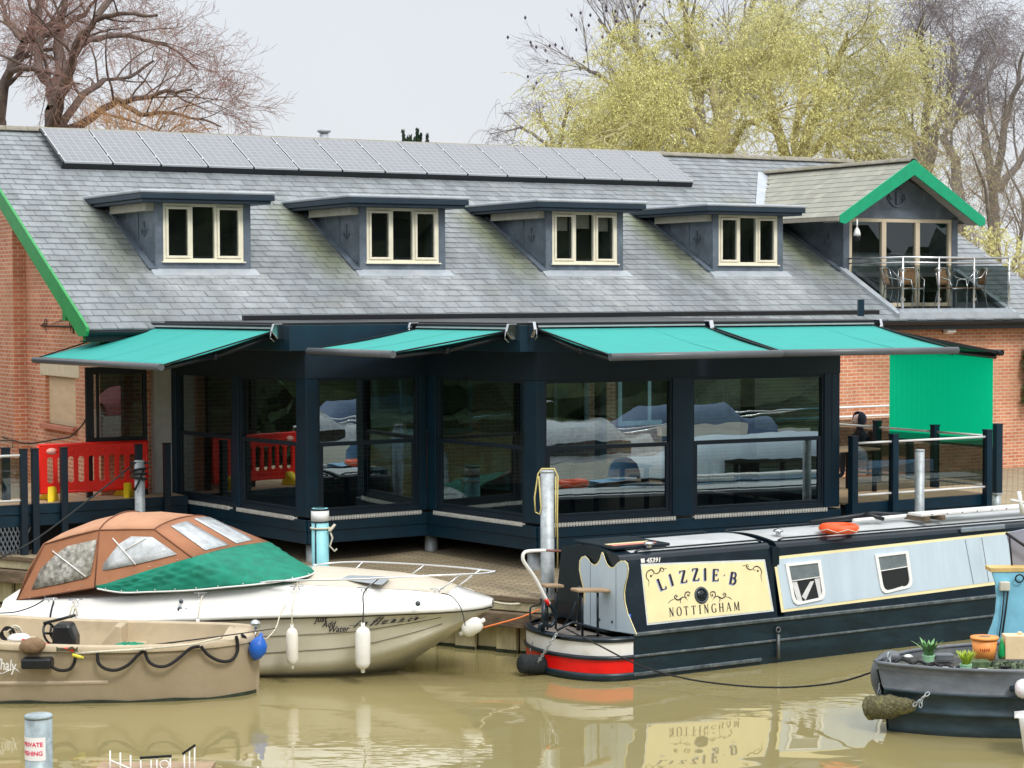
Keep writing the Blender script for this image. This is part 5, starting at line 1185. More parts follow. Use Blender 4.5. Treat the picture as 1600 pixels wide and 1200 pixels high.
# ================================================================== WHITE CABIN CRUISER
def lerpT(tab, t):
    for (a, x), (b, y) in zip(tab, tab[1:]):
        if t <= b:
            f = (t - a) / (b - a); f2 = f * f * (3 - 2 * f) if len(tab) > 9 else f; return x + (y - x) * f
    return tab[-1][1]
def sm(tab, t, h=.03): return (lerpT(tab, max(0, t - h)) + 2 * lerpT(tab, t) + lerpT(tab, min(1, t + h))) / 4
CL = 6.6
CF = Frame(-6.67, 28.67, -14)
def ca(px, py, Y): return CF.w(*CF.v(px, py, Y - 28.0))      # point on a lengthwise plane of the cruiser
cr = empty('cabin_cruiser', CF.w(CL / 2, 0, 0), CF.deg, 'white and cream cabin cruiser with a tan canopy and green cover', 'boat')
def bg_(t): return 1.17 if t < .4 else max(.03, 1.17 * math.sqrt(max(0, 1 - ((t - .4) / .6) ** 2.5)))
zg_t = [(0, .655), (.2, .675), (.42, .80), (.6, .876), (.84, .94), (1, .955)]
zk_t = [(0, -.35), (.6, -.33), (.72, -.18), (.8, -.005), (.9, .46), (1, .91)]
zc_t = [(0, .03), (.5, .07), (.75, .22), (.88, .52), (1, .92)]
ze_t = [(0, .92), (.2, .97), (.42, 1.14), (.58, 1.235), (.68, 1.22), (.87, 1.16), (.925, 1.08), (1, .99)]
ST = [0, .06, .12, .2, .3, .4, .5, .58, .65, .71, .76, .81, .85, .89, .92, .95, .975, .99, 1]
def cpt(t, s, b, z): return tuple(CF.w(CL * t, -s * b, z))
def hrow(t):
    b, zg, zk, zc = bg_(t), sm(zg_t, t), sm(zk_t, t, .02), sm(zc_t, t)
    bc = b * (.90 if t < .5 else .90 - .5 * (t - .5)); out = []
    for s, seq in ((1, 0), (-1, 1)):
        r = []
        for k in range(9):
            f = k / 8; bb = b + (bc - b) * f - .02 * math.sin(f * math.pi); r.append(cpt(t, s, bb, zg + (zc - zg) * f))
        r.append(cpt(t, s, bc * .5, (zc + zk) / 2))
        out.append(r)
    return out[0] + [cpt(t, 0, 0, zk)] + out[1][::-1]
mb = MB(); mb.grid([hrow(t) for t in ST]); n0 = len(hrow(0)); mb.add([hrow(0)[i] for i in range(n0)], [list(range(n0))], False); mb.build('hull', GELB, cr, True)
for fr_ in (.36, .66):
    pass
mb = MB()
for s in (1, -1):
    for fr_ in (.38, .68):
        pts = []
        for t in [x / 24 for x in range(23)]:
            r = hrow(t); r = r[:9] if s == 1 else r[::-1][:9]; k = fr_ * 8; a = int(k); p = Vector(r[a]).lerp(Vector(r[a + 1]), k - a); p += CF.V * (-s * .004); pts.append(p)
        mb.tube(pts, .006, 4)
mb.build('hull_strakes', mat('strake_dark_beige', (.16, .14, .10), .6), cr, True)  # thin dark beige strakes along the hull sides
mb = MB()
for s in (1, -1):
    mb.grid([[cpt(t, s, bg_(t) + o, sm(zg_t, t) + dz) for (o, dz) in ((0, -.035), (.03, -.03), (.035, .0), (.03, .03), (0, .035))] for t in ST])
mb.build('rub_rail', WHITE, cr, True); mb = MB()
for s in (1, -1): mb.tube([cpt(t, s, bg_(t) + .012, sm(zg_t, t) - .045) for t in ST], .010, 4)
mb.build('rub_rail_dark_line', RUBBER, cr, True)  # thin dark line just below the rub rail
def drow(t):
    b, zg, ze = bg_(t), sm(zg_t, t), sm(ze_t, t); cro = .11 * min(1, (1 - t) * 5) ; w_ = min(1, b / .5)
    half = [(b, zg), (b - .015 * w_, zg + .10 * w_ * (ze - zg) / .28), (b - .05 * w_, zg + .12 * w_ * (ze - zg) / .28), (b - .09 * w_, zg + (ze - zg) * .62), (b - .13 * w_, zg + (ze - zg) * .66), (b - .19 * w_, ze - .012), (b - .24 * w_, ze + .012)]
    half += [((b - .26 * w_) * (1 - k / 4), ze + .015 + cro * math.sin(k / 4 * math.pi / 2)) for k in range(0, 5)]
    return [cpt(t, 1, *h) for h in half] + [cpt(t, -1, *h) for h in half[::-1][1:]]
DT = [t for t in ST]
mb = MB(); mb.grid([drow(t) for t in DT]); r0_ = drow(0); mb.add(r0_, [list(range(len(r0_)))], False); mb.build('deck_moulding', WHITEG, cr, True)
# beige non slip patches on the foredeck
mb = MB(); rows = []
for t in [.62 + .30 * k / 10 for k in range(11)]:
    r = drow(t); q = [Vector(p) for p in r[7:17]]; rows.append([p + Vector((0, 0, .004)) for p in q])
mb.grid(rows); mb.build('nonslip_deck', DECKC, cr, True)
ht = MB(); c1 = [(533, 906), (545, 901), (611, 903), (597, 915)]
hp = [on(x, y, CF.w(4.2, 0, 1.315), CF.w(5.2, 0, 1.34), CF.w(4.7, -.8, 1.25)) for x, y in c1]; ht.prism(hp, (0, 0, .022)); ht.build('deck_hatch', mat('hatch_acrylic', (.42, .46, .50), .15, var=.1), cr, True, bevel=.01)
# ---- canopy: panels between measured corner points on the near side, mirrored to the far side
def mir(p): q = CF.loc(p); return CF.w(q.x, -q.y, q.z)
A0 = ca(26, 938, 27.05); A1 = ca(50, 832, 27.32); A1b = ca(70, 850, 27.18); A2 = ca(155, 828, 27.2); A3 = ca(241, 827, 27.2); A4 = ca(300, 871, 27.02); A5 = ca(148, 918, 26.98)
TL0 = [(A1, 50, 829), (A2, 0, 0)]
sd_ = MB()
def side(mb, P, s=1):
    mb.poly(*[p if s == 1 else mir(p) for p in P])
for s in (1, -1):
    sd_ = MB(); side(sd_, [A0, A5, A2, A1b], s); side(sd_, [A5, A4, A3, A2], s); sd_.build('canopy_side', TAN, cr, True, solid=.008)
B3 = mir(A3) + CF.U * .1; B4 = CF.w(3.1, .93, 1.573)
tp = MB()
def arch(p, crown, q=None, n=10):
    q = q or mir(p); return [p.lerp(q, i / n) + Vector((0, 0, crown * (1 - (2 * i / n - 1) ** 2) ** .8)) for i in range(n + 1)]
mid1 = A2.lerp(A3, .5) + Vector((0, 0, .01))
q1 = A1b.lerp(A2, .5) + Vector((0, 0, .02))
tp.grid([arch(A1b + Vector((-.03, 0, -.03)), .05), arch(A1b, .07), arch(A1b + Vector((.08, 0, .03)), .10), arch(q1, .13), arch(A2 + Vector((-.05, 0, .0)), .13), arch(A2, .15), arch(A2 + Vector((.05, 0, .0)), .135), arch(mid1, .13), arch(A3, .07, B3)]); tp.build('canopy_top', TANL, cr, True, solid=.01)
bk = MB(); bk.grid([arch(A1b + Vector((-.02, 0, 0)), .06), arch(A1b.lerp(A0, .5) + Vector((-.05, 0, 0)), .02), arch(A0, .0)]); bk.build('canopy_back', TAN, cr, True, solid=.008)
ft = MB(); cA = Vector((.0, 0, .05))
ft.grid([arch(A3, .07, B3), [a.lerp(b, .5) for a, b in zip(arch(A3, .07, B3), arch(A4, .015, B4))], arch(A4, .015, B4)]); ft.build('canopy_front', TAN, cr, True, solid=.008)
# piping seams
mb = MB()
for P in ([A1b, A2, A3, A4], [A2, A5], [A0, A5, A4], [A0, A1b]): mb.tube([p + Vector((0, -.006, 0)) for p in P], .010, 5)
mb.tube(arch(A3, .075, B3), .011, 5); mb.tube(arch(A2, .155), .014, 5)
mb.build('seam_piping', mat('dark_piping', (.16, .06, .03), .8), cr, True)
def panelwin(name, px, P, m, lab=None, offs=.018, solid=.004):
    mb = MB(); q = [on(x, y, *P, off=offs) for x, y in px]; c = sum(q, Vector()) / len(q); n = len(q)
    # subdivided fan so that the vinyl can bulge slightly
    mid = [a.lerp(c, .5) + Vector((0, -.005, 0)) for a in q]
    mb.add(q + mid + [c + Vector((0, -.008, 0))], [(i, (i + 1) % n, n + (i + 1) % n, n + i) for i in range(n)] + [(n + i, n + (i + 1) % n, 2 * n) for i in range(n)], True)
    return mb.build(name, m, cr, True, solid=solid, label=lab)
panelwin('canopy_window', [(151, 843), (120, 850), (81, 859), (63, 890), (49, 921), (90, 913), (134, 903), (141, 898), (147, 870)], (A0, A5, A2), CLEARD, 'cloudy scratched rear side window')
panelwin('canopy_window', [(168, 838), (205, 838), (238, 839), (277, 866), (220, 880), (160, 892), (163, 865)], (A5, A4, A3), CLEARW)
def project(P):
    d = Vector(P) - OC; zc = d.y * math.cos(PITCH) - d.z * math.sin(PITCH); yc = -(d.z * math.cos(PITCH) + d.y * math.sin(PITCH)); x, y = FPX * d.x / zc, FPX * yc / zc; c, s_ = math.cos(ROLL), math.sin(ROLL)
    return 800 + x * c + y * s_, 600 - x * s_ + y * c
T3, T4 = arch(A3, .07, B3), arch(A4, .015, B4)
def Sf(i, f):
    k = min(9, int(i * 10)); h = i * 10 - k; return T3[k].lerp(T3[k + 1], h).lerp(T4[k].lerp(T4[k + 1], h), f)
def findp(px, py):
    best = None
    for i in range(61):
        for f in range(41):
            x, y = project(Sf(i / 60, f / 40)); e_ = (x - px) ** 2 + (y - py) ** 2
            if best is None or e_ < best[0]: best = (e_, i / 60, f / 40)
    return best[1:]
upn = ((T4[5] - T3[5]).cross(T3[9] - T3[1])).normalized(); upn = upn if upn.z > 0 else -upn
for q_ in ([(266, 823), (291, 815), (357, 853), (319, 861)], [(303, 812), (329, 806), (396, 845), (369, 851)]):
    c_ = [findp(*p) for p in q_]; mb = MB(); rows = []
    for j in range(7):
        l_ = [c_[0][k] + (c_[3][k] - c_[0][k]) * j / 6 for k in (0, 1)]; r_ = [c_[1][k] + (c_[2][k] - c_[1][k]) * j / 6 for k in (0, 1)]
        rows.append([Sf(l_[0] + (r_[0] - l_[0]) * i / 6, l_[1] + (r_[1] - l_[1]) * i / 6) + upn * .014 for i in range(7)])
    mb.grid(rows); mb.build('canopy_window', CLEARW, cr, True, solid=.004)
mb = MB()
for a, b, P in (((82, 861), (134, 901), (A0, A5, A2)), ((176, 841), (212, 882), (A5, A4, A3)), ((195, 860), (228, 840), (A5, A4, A3))): mb.tube([on(*a, *P, off=.034), on(*b, *P, off=.034)], .010, 5)
mb.build('support_pole', WHITE, cr, True)
mb = MB()
for (x, y) in ((46, 934), (70, 931), (108, 922), (127, 915), (168, 916), (188, 903), (210, 891), (233, 886), (255, 880), (277, 875), (303, 867), (325, 865)): mb.lathe([(.008, 0), (.006, .008)], on(x, y, *((A0, A5, A2) if x < 140 else (A5, A4, A3)), off=.01), (0, -1, 0), 6)
mb.build('snap_studs', CHROME, cr, True)
# green cover over windscreen: rippled sheet from the side screen down to the deck edge
NB1 = [A5 + Vector((.02, -.02, -.01)), ca(170, 913, 27.0), ca(225, 893, 26.99), A4 + Vector((0, -.02, 0)), ca(330, 862, 27.15), ca(375, 853, 27.5)]
def cov(t0, i):
    pass
rows = []
tops = [A5, ca(185, 906, 26.98), ca(225, 893, 26.98), ca(262, 882, 26.99), A4, (A4 * .75 + B4 * .25) + Vector((0, 0, .02)), (A4 + B4) / 2 + Vector((0, 0, .03)), A4 * .25 + B4 * .75 + Vector((0, 0, .02)), B4]
bots = [ca(152, 919, 26.93), ca(190, 925, 26.9), ca(235, 924, 26.9), ca(290, 922, 26.9), ca(350, 917, 26.9), ca(420, 910, 26.98), ca(478, 900, 27.3), ca(492, 890, 28.0), ca(470, 884, 28.8)]
# refine both curves
def refine(P, n):
    out = []
    for i in range(len(P) - 1):
        p0, p1, p2, p3 = P[max(i - 1, 0)], P[i], P[i + 1], P[min(i + 2, len(P) - 1)]
        for k in range(n):
            t = k / n; out.append(.5 * ((2 * p1) + (p2 - p0) * t + (2 * p0 - 5 * p1 + 4 * p2 - p3) * t * t + (3 * p1 - 3 * p2 + p3 - p0) * t * t * t))
    return out + [P[-1]]
TP, BP = refine(tops, 7), refine(bots, 7)
for j in range(17):
    f = j / 16; r = []
    for i, (a, b) in enumerate(zip(TP, BP)):
        p = a.lerp(b, f); amp = math.sin(math.pi * f)
        w1 = .05 * (abs(math.sin(i * .36 + f * 4.2)) - .6) + .036 * (abs(math.sin(i * .8 - f * 7 + 1)) - .6) + .024 * (abs(math.sin(f * 15 + i * .22)) - .6)
        p += Vector((.3, -.8, .55)).normalized() * (w1 * amp * min(1, .35 + i / 16)) + Vector((0, -.02, .03)) * amp
        r.append(p)
    rows.append(r)
mb = MB(); mb.grid(rows); mb.build('windscreen_cover', TGREEN, cr, True, solid=.006)
mb = MB()
for i in range(3, len(BP) - 10, 4): mb.lathe([(.009, 0), (.006, .01)], BP[i] + Vector((0, -.01, .02)), (0, -1, .3), 6)
mb.tube([p + Vector((0, -.01, -.005)) for p in BP], .012, 5)
mb.build('cover_hem', WHITE, cr, True)
# bow rail
def rl(t, s, z, o=.14): return Vector(cpt(t, s, max(.02, bg_(t) - o), z))
rail = MB()
near = [ca(398, 912, 26.98), ca(430, 908, 26.95), ca(500, 906.5, 26.95), ca(560, 905, 27.02), ca(640, 901, 27.25), ca(710, 898, 27.55), ca(757, 896, 27.85), ca(775, 893, 28.0)]
far = [mir(p) for p in near[1:-1]]; far = [ca(489, 883, 28.75), ca(520, 879.5, 28.95), ca(567, 878, 28.95), ca(640, 881, 28.7), ca(700, 885, 28.4), ca(752, 890, 28.15)]
rail.tube(refine(near, 4), .013, 6); rail.tube(refine(far + [near[-1]], 4), .013, 6)
for a, b in (((591, 905), (570, 922)), ((720, 898), (683, 924)), ((757, 895), (712, 918))):
    pass
for p, q in ((ca(591, 904.5, 27.1), ca(570, 921, 27.15)), (ca(720, 897.5, 27.6), ca(684, 925, 27.45)), (ca(567, 878, 28.95), ca(549, 896, 28.85)), (ca(665, 882, 28.6), ca(641, 899, 28.5)), (ca(751, 890, 28.15), ca(713, 917, 28.15)), (ca(470, 907, 26.95), ca(458, 921, 27.0))): rail.tube([p, q], .012, 6)
rail.build('bow_rail', STEEL, cr, True)
# cleats, lights and through hull fittings
def cleat(c, s=.09):
    m_ = MB(); m_.tube([c + Vector((-s, 0, .04)), c + Vector((s, 0, .045))], .010, 6); m_.tube([c + Vector((-s * .35, 0, -.01)), c + Vector((-s * .3, 0, .04))], .009, 5); m_.tube([c + Vector((s * .35, 0, -.01)), c + Vector((s * .3, 0, .04))], .009, 5); m_.build('cleat', CHROME, cr, True)
for px, py, Y in ((314, 931, 26.93), (464, 921, 27.0), (569, 923, 27.15), (683, 925, 27.4), (80, 940, 26.9), (118, 942, 26.9)): cleat(ca(px, py, Y))
mb = MB(); mb.lathe([(.02, 0), (.02, .05), (.055, .07), (.05, .10), (0, .11)], ca(289, 922, 26.98), (0, 0, 1), 12); mb.build('deck_vent', WHITE, cr, True)
mb = MB()
for px, py, r_ in ((281, 952, .037), (291, 952, .016), (283, 940, .03), (653, 943, .035)): mb.lathe([(r_, 0), (r_ * .8, .012), (0, .014)], ca(px, py, 26.86 if px < 400 else 27.1) , (0, -1, .15), 12)
mb.build('skin_fitting', GRILLE, cr, True)
# hull lettering laid on the hull side
def painted(name, parent, body, cx, cy, hpx, P, m, shear=0, slope=0, bold=0, sx_=1, off=.008, wob=None, lab=None, sp=1):
    vs, fs = text2d(body, 1, shear, bold / max(hpx, 1), sx_, sp); mb = MB(); pts = []
    for x, y in vs:
        X, Y = cx + x * hpx, cy - y * hpx + slope * x * hpx
        if wob: X, Y = wob(X, Y)
        pts.append(on(X, Y, *P, off=off))
    mb.add(pts, fs); return mb.build(name, m, parent, True, recalc=False, label=lab)
def hull_on(px, py):        # plane through three hull side points near a pixel
    t = CF.v(px, py, -1.05).x / CL; ra, rb = hrow(t - .03), hrow(t + .03); return (Vector(ra[1]), Vector(rb[1]), Vector(ra[5]))
for body, x, y, h in (('Just', 501, 968, 12.5), ('Add', 513, 976, 12), ('Water', 528, 983.5, 12.5)):
    painted('hull_lettering', cr, body, x, y, h, hull_on(x, y), INK, shear=.35, slope=-.05, bold=.25, off=.02)
for ch, x, y, h in (('i', 553, 976, 15), ('n', 566, 975, 13), ('f', 579, 973, 17), ('l', 587, 972, 16), ('u', 598, 971.5, 12), ('e', 612, 970, 11), ('n', 625, 969, 11), ('c', 638, 968, 10), ('e', 648, 966.5, 9)):
    painted('hull_lettering', cr, ch, x, y, h, hull_on(x, y), INK, shear=.9, slope=-.1, bold=.35, sx_=1.25, off=.02)
P = hull_on(605, 971); mb = MB(); mb.tube([on(x, y, *P, off=.018) for x, y in ((546, 977.5), (560, 977), (600, 974.5), (640, 970), (662, 965), (665, 963.5))], .0035, 4); mb.build('hull_lettering', INK, cr, True)
# ------------------------------------------------------------------ fenders
def fender(label, top, bot, r, m=WHITE, ends=WHITE, group='white fenders hung over the boats', stain=None):
    top, bot = Vector(top), Vector(bot); d = (top - bot).normalized(); Lf = (top - bot).length
    f = empty('fender', bot, 0, label, 'fender', group)
    mb = MB(); mb.lathe([(.001, .05), (r * .45, .055), (r * .8, .08), (r, .13), (r * 1.0, Lf * .5), (r, Lf - .13), (r * .8, Lf - .08), (r * .45, Lf - .055), (.001, Lf - .05)], bot, d, 18); mb.build('body', m, f, True)
    mb = MB(); mb.lathe([(r * .5, 0.075), (r * .28, .04), (r * .26, .0), (r * .1, -.005)], bot, d, 10); mb.lathe([(r * .5, Lf - .075), (r * .28, Lf - .04), (r * .26, Lf), (r * .1, Lf + .005)], bot, d, 10); mb.build('eye', ends, f, True)
    return f
FSTAIN = mat('stained_fender', (.80, .76, .68), .45, var=.05, dirt=(.72, .40, .14), ds=2.2, da=.9)
FWH = mat('fender_white', (.82, .81, .76), .4, var=.05, dirt=(.6, .55, .42), ds=4, da=.4)
fender('rust stained white fender on the cruiser side, left of the lettering', ca(456, 975, 26.72), ca(457, 1045, 26.72), .078, FSTAIN, FWH)
fender('clean white fender hanging below the cruiser lettering', ca(567, 973, 26.93), ca(567, 1051, 26.93), .098, FWH, FWH)
fender('fat white fender tilted under the cruiser bow', ca(719, 991, 27.55), ca(757, 968, 27.55), .105, FWH, FWH)
fender('white fender mostly hidden between the cruiser and the tan dinghy', ca(309, 968, 26.70), ca(309, 1030, 26.74), .085, FWH, FWH)
fender('white fender with black ends hanging on the near side of the tan dinghy', ca(44, 1037, 25.0), ca(45, 1093, 25.0), .063, FWH, NAVYD)
def rope(label, pts, r, m, name='rope', group=None): return cable(name, label, pts, r, m, 'rope', 6, group)
rope('thin rope from the cruiser rail down to the stained fender', [ca(465, 908, 26.95), ca(463, 921, 26.9), ca(457, 950, 26.72), ca(456, 976, 26.7)], .008, ROPEW)
rope('thin rope from the cruiser rail down to the clean fender', [ca(591, 905, 27.05), ca(569, 925, 26.98), ca(568, 950, 26.82), ca(567, 974, 26.8)], .008, ROPED)
rope('thin rope from the bow cleat down to the tilted fender', [ca(690, 927, 27.4), ca(706, 932, 27.4), ca(720, 950, 27.4), ca(727, 978, 27.42)], .007, ROPED)
rope('thin rope from the cruiser deck down to the half hidden fender', [ca(316, 931, 26.85), ca(312, 950, 26.72), ca(309, 969, 26.7)], .007, ROPEW)
rope('pale mooring rope slack from the cruiser bow to the bank', [at(713, 918, 27.9), at(735, 922, 28.1), at(760, 937, 28.25), at(795, 944, 28.5), at(833, 941, 28.68)], .016, ROPEW)
rope('orange line running from the cruiser bow to the narrowboat stern', [at(742, 984, 27.8), at(780, 974, 28.0), at(815, 964, 28.2), at(843, 952, 28.4)], .012, ROPEO)
rope('dark line from the mooring post down across the cruiser stern', [at(212, 723, 33.2), at(150, 772, 31), at(60, 840, 29.4), at(0, 872, 28.6), at(-40, 892, 28.2)], .013, ROPED)
rope('line hanging from the cruiser side to the dinghy lamp', [at(463, 922, 26.9), at(440, 955, 26.5), at(431, 981, 26.2), at(415, 998, 26.0), at(404, 988, 25.95)], .008, ROPEW)
rope('dark line from the stern cleat down behind the dinghy', [ca(84, 940, 26.88), ca(80, 955, 26.8), ca(78, 968, 26.75)], .014, ROPED)
rope('bunched pale ropes on the second stern cleat of the cruiser', [ca(118, 940, 26.88), ca(110, 955, 26.8), ca(112, 965, 26.8), ca(118, 950, 26.8), ca(121, 962, 26.8)], .012, ROPEW)
rope('black line sagging along the cruiser stern', [ca(0, 958, 26.8), ca(25, 956, 26.82), ca(50, 948, 26.85), ca(68, 938, 26.88)], .009, ROPEB)
# ================================================================== TAN DINGHY
dg = empty('dinghy', (-4.9, 25.95, 0), 0, 'open tan plastic workboat with a black rope swagged along its side', 'boat')
DX1 = -3.27; DX0 = -8.2; DY = 25.95
def dxp(px): return (px - 800) / FPX * 25.6
def dhb(x):
    s = (x + 5.7) / (DX1 + 5.7)
    return .80 if s <= 0 else max(.04, .80 * math.sqrt(max(0, 1 - s ** 2.3)))
def dz_(x, s):    # sheer: near side lower, boat heels a little
    t = (x - DX0) / (DX1 - DX0); near = .94 - .62 * t + .42 * t * t
    if t > .9: near += (t - .9) * .0
    return (near if s == 1 else near + .07)
XS = [DX0 + (DX1 - DX0) * k / 20 for k in range(16)] + [-4.2 + .93 * (k / 9) ** .8 for k in range(1, 10)]
XS = sorted(set([x for x in XS if x < -4.25] + [-4.2, -4.0, -3.8, -3.65, -3.52, -3.42, -3.35, -3.30, -3.275, -3.27]))
def drw(x, inset, zb, top=0):
    h = max(.03, dhb(x) - inset); r = []
    for s in (1, -1):
        z1 = dz_(x, s) + top; q = []
        for k in range(8):
            f = k / 7; q.append((x - (.05 if inset and x > -3.6 else 0), DY - s * (h * (1 - .16 * f ** 1.5)), z1 + (zb - z1) * f))
        r.append(q)
    return r[0] + [(x, DY, zb - (.04 if not inset else 0))] + r[1][::-1]
mb = MB(); mb.grid([drw(x, 0, -.12) for x in XS]); q = drw(XS[-1], 0, -.12); mb.add(q, [list(range(len(q)))], False); mb.build('hull', DINGM, dg, True)
mb = MB(); rw_ = []
for x in XS:
    h = dhb(x) * .885 + .012; rw_.append([(x + (.012 if x > -3.3 else 0), DY - h, -.02), (x + (.012 if x > -3.3 else 0), DY - h * 1.005, .035 + .012 * math.sin(x * 7))])
mb.grid(rw_); mb.build('waterline_slime', SLIME, dg, True)
mb = MB(); XI = [x for x in XS if x < -3.45]; mb.grid([drw(x, .09, .26) for x in XI]); q = drw(XI[-1], .09, .26); mb.add(q, [list(range(len(q)))], False); mb.build('inner_liner', DINGI, dg, True)
mb = MB()
for s in (1, -1):
    sec = []
    for x in XS:
        h = dhb(x); z = dz_(x, s); sec.append([(x, DY - s * (h + .025), z - .07), (x, DY - s * (h + .03), z - .005), (x, DY - s * (h + .01), z + .015), (x, DY - s * max(.0, h - .08), z + .012), (x, DY - s * max(0, h - .092), z - .02)])
    mb.grid(sec)
mb.build('gunwale', DINGI, dg, True)
mb = MB(); xs_ = [x for x in XS if x >= -3.66]; mb.grid([[(x, DY - dhb(x) * (1 - k / 4) , (dz_(x, 1) * (8 - k) + dz_(x, -1) * k) / 8 - .012 + .02 * math.sin(k / 8 * math.pi)) for k in range(9)] for x in xs_]); mb.build('bow_deck', DINGI, dg, True)
mb = MB(); mb.prism([(-3.27, DY - .03, -.1), (-3.235, DY - .0, -.1), (-3.22, DY, dz_(-3.27, 1) + .03), (-3.30, DY - .05, dz_(-3.27, 1) + .03)], (0, .06, 0)); mb.build('stem', DINGM, dg, True, bevel=.01)
for a, b, z in ((-5.05, -4.75, .55), (-6.6, -6.2, .62)):
    mb = MB(); mb.box(a, b, DY - .66, DY + .68, .26, z); mb.build('bench', DINGI, dg, True, bevel=.03)
mb = MB(); mb.prism([(-5.35, DY + .25, .5), (-5.1, DY + .25, .82), (-5.02, DY + .25, .80), (-5.02, DY + .25, .5)], (0, .5, 0)); mb.build('seat_back', DINGI, dg, True, bevel=.02)
mb = MB(); rw_ = [(x, (DY - dhb(x) * .925, .28), (DY - dhb(x) * .925 - .035, .25), (DY - dhb(x) * .90, .20)) for x in [DX0 + .2 * k for k in range(17)]]; mb.grid([[(x, p[0], p[1] + .02 * (x - DX0) / 3) for p in (a, b, c)] for x, a, b, c in rw_]); mb.build('chine', DINGI, dg, True)
# console: black cover with a steering wheel
cx_, cy_ = at(101, 1010, 25.9).x, 25.9
mb = MB(); mb.prism([(cx_ - .13, cy_ - .16, .42), (cx_ + .16, cy_ - .16, .42), (cx_ + .17, cy_ - .16, .72), (cx_ + .10, cy_ - .16, .90), (cx_ - .10, cy_ - .16, .90), (cx_ - .13, cy_ - .16, .80)], (0, .32, 0)); mb.build('console', BLACK, dg, True, bevel=.04)
wc = at(78, 990, 25.85); mb = MB(); mb.torus(wc, .135, .016, (1, -.35, .35), 26, 8)
for a in (0, 2.1, 4.2):
    ax = Vector((1, -.35, .35)).normalized(); x_ = ax.orthogonal().normalized(); y_ = ax.cross(x_); mb.tube([wc, wc + (x_ * math.cos(a) + y_ * math.sin(a)) * .13], .016, 5)
mb.tube([wc, wc + Vector((.16, -.05, .02))], .02, 6); mb.build('steering_wheel', BLACK, dg, True)
mb = MB(); mb.tube([at(68, 974, 25.8), at(100, 966, 25.8), at(118, 961, 25.8)], .02, 6); mb.build('grab_handle', BLACK, dg, True)
mb = MB(); mb.lathe([(.05, 0), (.05, .012), (.03, .02)], (cx_ + .10, cy_ - .165, .56), (0, -1, 0), 14); mb.build('gauge', GRILLE, dg, True)
# black rope swags
def gw(px, py, o=.07): return at(px, py, DY - dhb(dxp(px)) - o)
for i, pts in enumerate(([(60, 1030), (78, 1040), (92, 1047), (108, 1046), (116, 1036), (118, 1024)], [(152, 1020), (154, 1036), (165, 1045), (182, 1047), (200, 1039), (214, 1025), (224, 1016)], [(226, 1017), (232, 1033), (245, 1041), (262, 1040), (280, 1028), (298, 1013), (312, 1010)], [(314, 1010), (326, 1024), (345, 1033), (362, 1031), (371, 1018), (371, 1003), (369, 994)], [(378, 992), (386, 1000), (392, 1015), (398, 1030), (404, 1022)])):
    mb = MB(); mb.tube(refine([gw(x, y) for x, y in pts], 5), .021, 7); mb.build('swagged_rope', ROPEB, dg, True)
painted('hull_lettering', dg, 'Whaly', 4, 1039, 25, (Vector((-7, DY - .82, .6)), Vector((-6, DY - .82, .6)), Vector((-6, DY - .80, .2))), NBWHITE, shear=.15, slope=.12, bold=.4, sx_=.62, off=.03)
mb = MB(); P = (Vector((-7, DY - .82, .6)), Vector((-6, DY - .82, .6)), Vector((-6, DY - .80, .2))); mb.tube([on(x, y, *P, off=.03) for x, y in ((-10, 1052), (4, 1052), (16, 1047), (24, 1045), (33, 1052))], .006, 4); mb.build('hull_lettering', NBWHITE, dg, True)
# things lying in and on the dinghy
def thing1(name, label, cat, mb, m, group=None, bevel=0, **k):
    c = Vector((sum(v[0] for v in mb.V) / len(mb.V), sum(v[1] for v in mb.V) / len(mb.V), min(v[2] for v in mb.V)))
    mb.V = [tuple(Vector(v) - c) for v in mb.V]; o = mb.build(name, m, bevel=bevel, **k); o.location = c; return tag(o, label, cat, group)
mb = MB(); mb.tube([at(228, 1009, 25.3), at(300, 1000, 25.35), at(375, 990, 25.5), at(430, 982, 25.6)], [.012, .010, .008, .006], 6); thing1('fishing_rod', 'long dark fishing rod pointing out over the dinghy bow', 'fishing rod', mb, BLACK)
mb = MB(); mb.tube([at(118, 1021, 25.1), at(180, 1017, 25.1), at(240, 1013, 25.1)], .016, 6); mb.tube([at(240, 1013, 25.1), at(300, 1007, 25.2), at(345, 996, 25.3)], .012, 6); thing1('boat_pole', 'pale pole lying along the near edge of the dinghy', 'pole', mb, ROPEW)
mb = MB(); mb.tube([at(35, 1000, 25.3), at(75, 1008, 25.2), at(115, 1016, 25.1)], .020, 6); thing1('boat_pole', 'red pole lying on the dinghy beside the console', 'pole', mb, NBRED)
g3 = random.Random(4); mb = MB(); rows = []
c0, c1_ = at(172, 1014, 25.25), at(226, 1012, 25.25)
for j in range(9):
    f = j / 8; rows.append([c0.lerp(c1_, i / 18) + Vector((0, -.08 + .3 * f, (.055 + g3.uniform(-.012, .02)) * math.sin(math.pi * f) ** .5 * math.sin(math.pi * min(1, max(0, i / 18))) ** .4)) for i in range(19)])
mb.grid(rows); thing1('landing_net', 'bunched green fishing net on the dinghy rim', 'net', mb, NETG)
mb = MB(); c = at(403, 1012, 25.75); mb.lathe([(.02, -.16), (.07, -.12), (.115, -.04), (.11, .05), (.06, .12), (.025, .15), (.02, .19)], c, (.25, 0, 1), 18); thing1('buoy', 'blue buoy hanging at the dinghy bow', 'buoy', mb, BLUE)
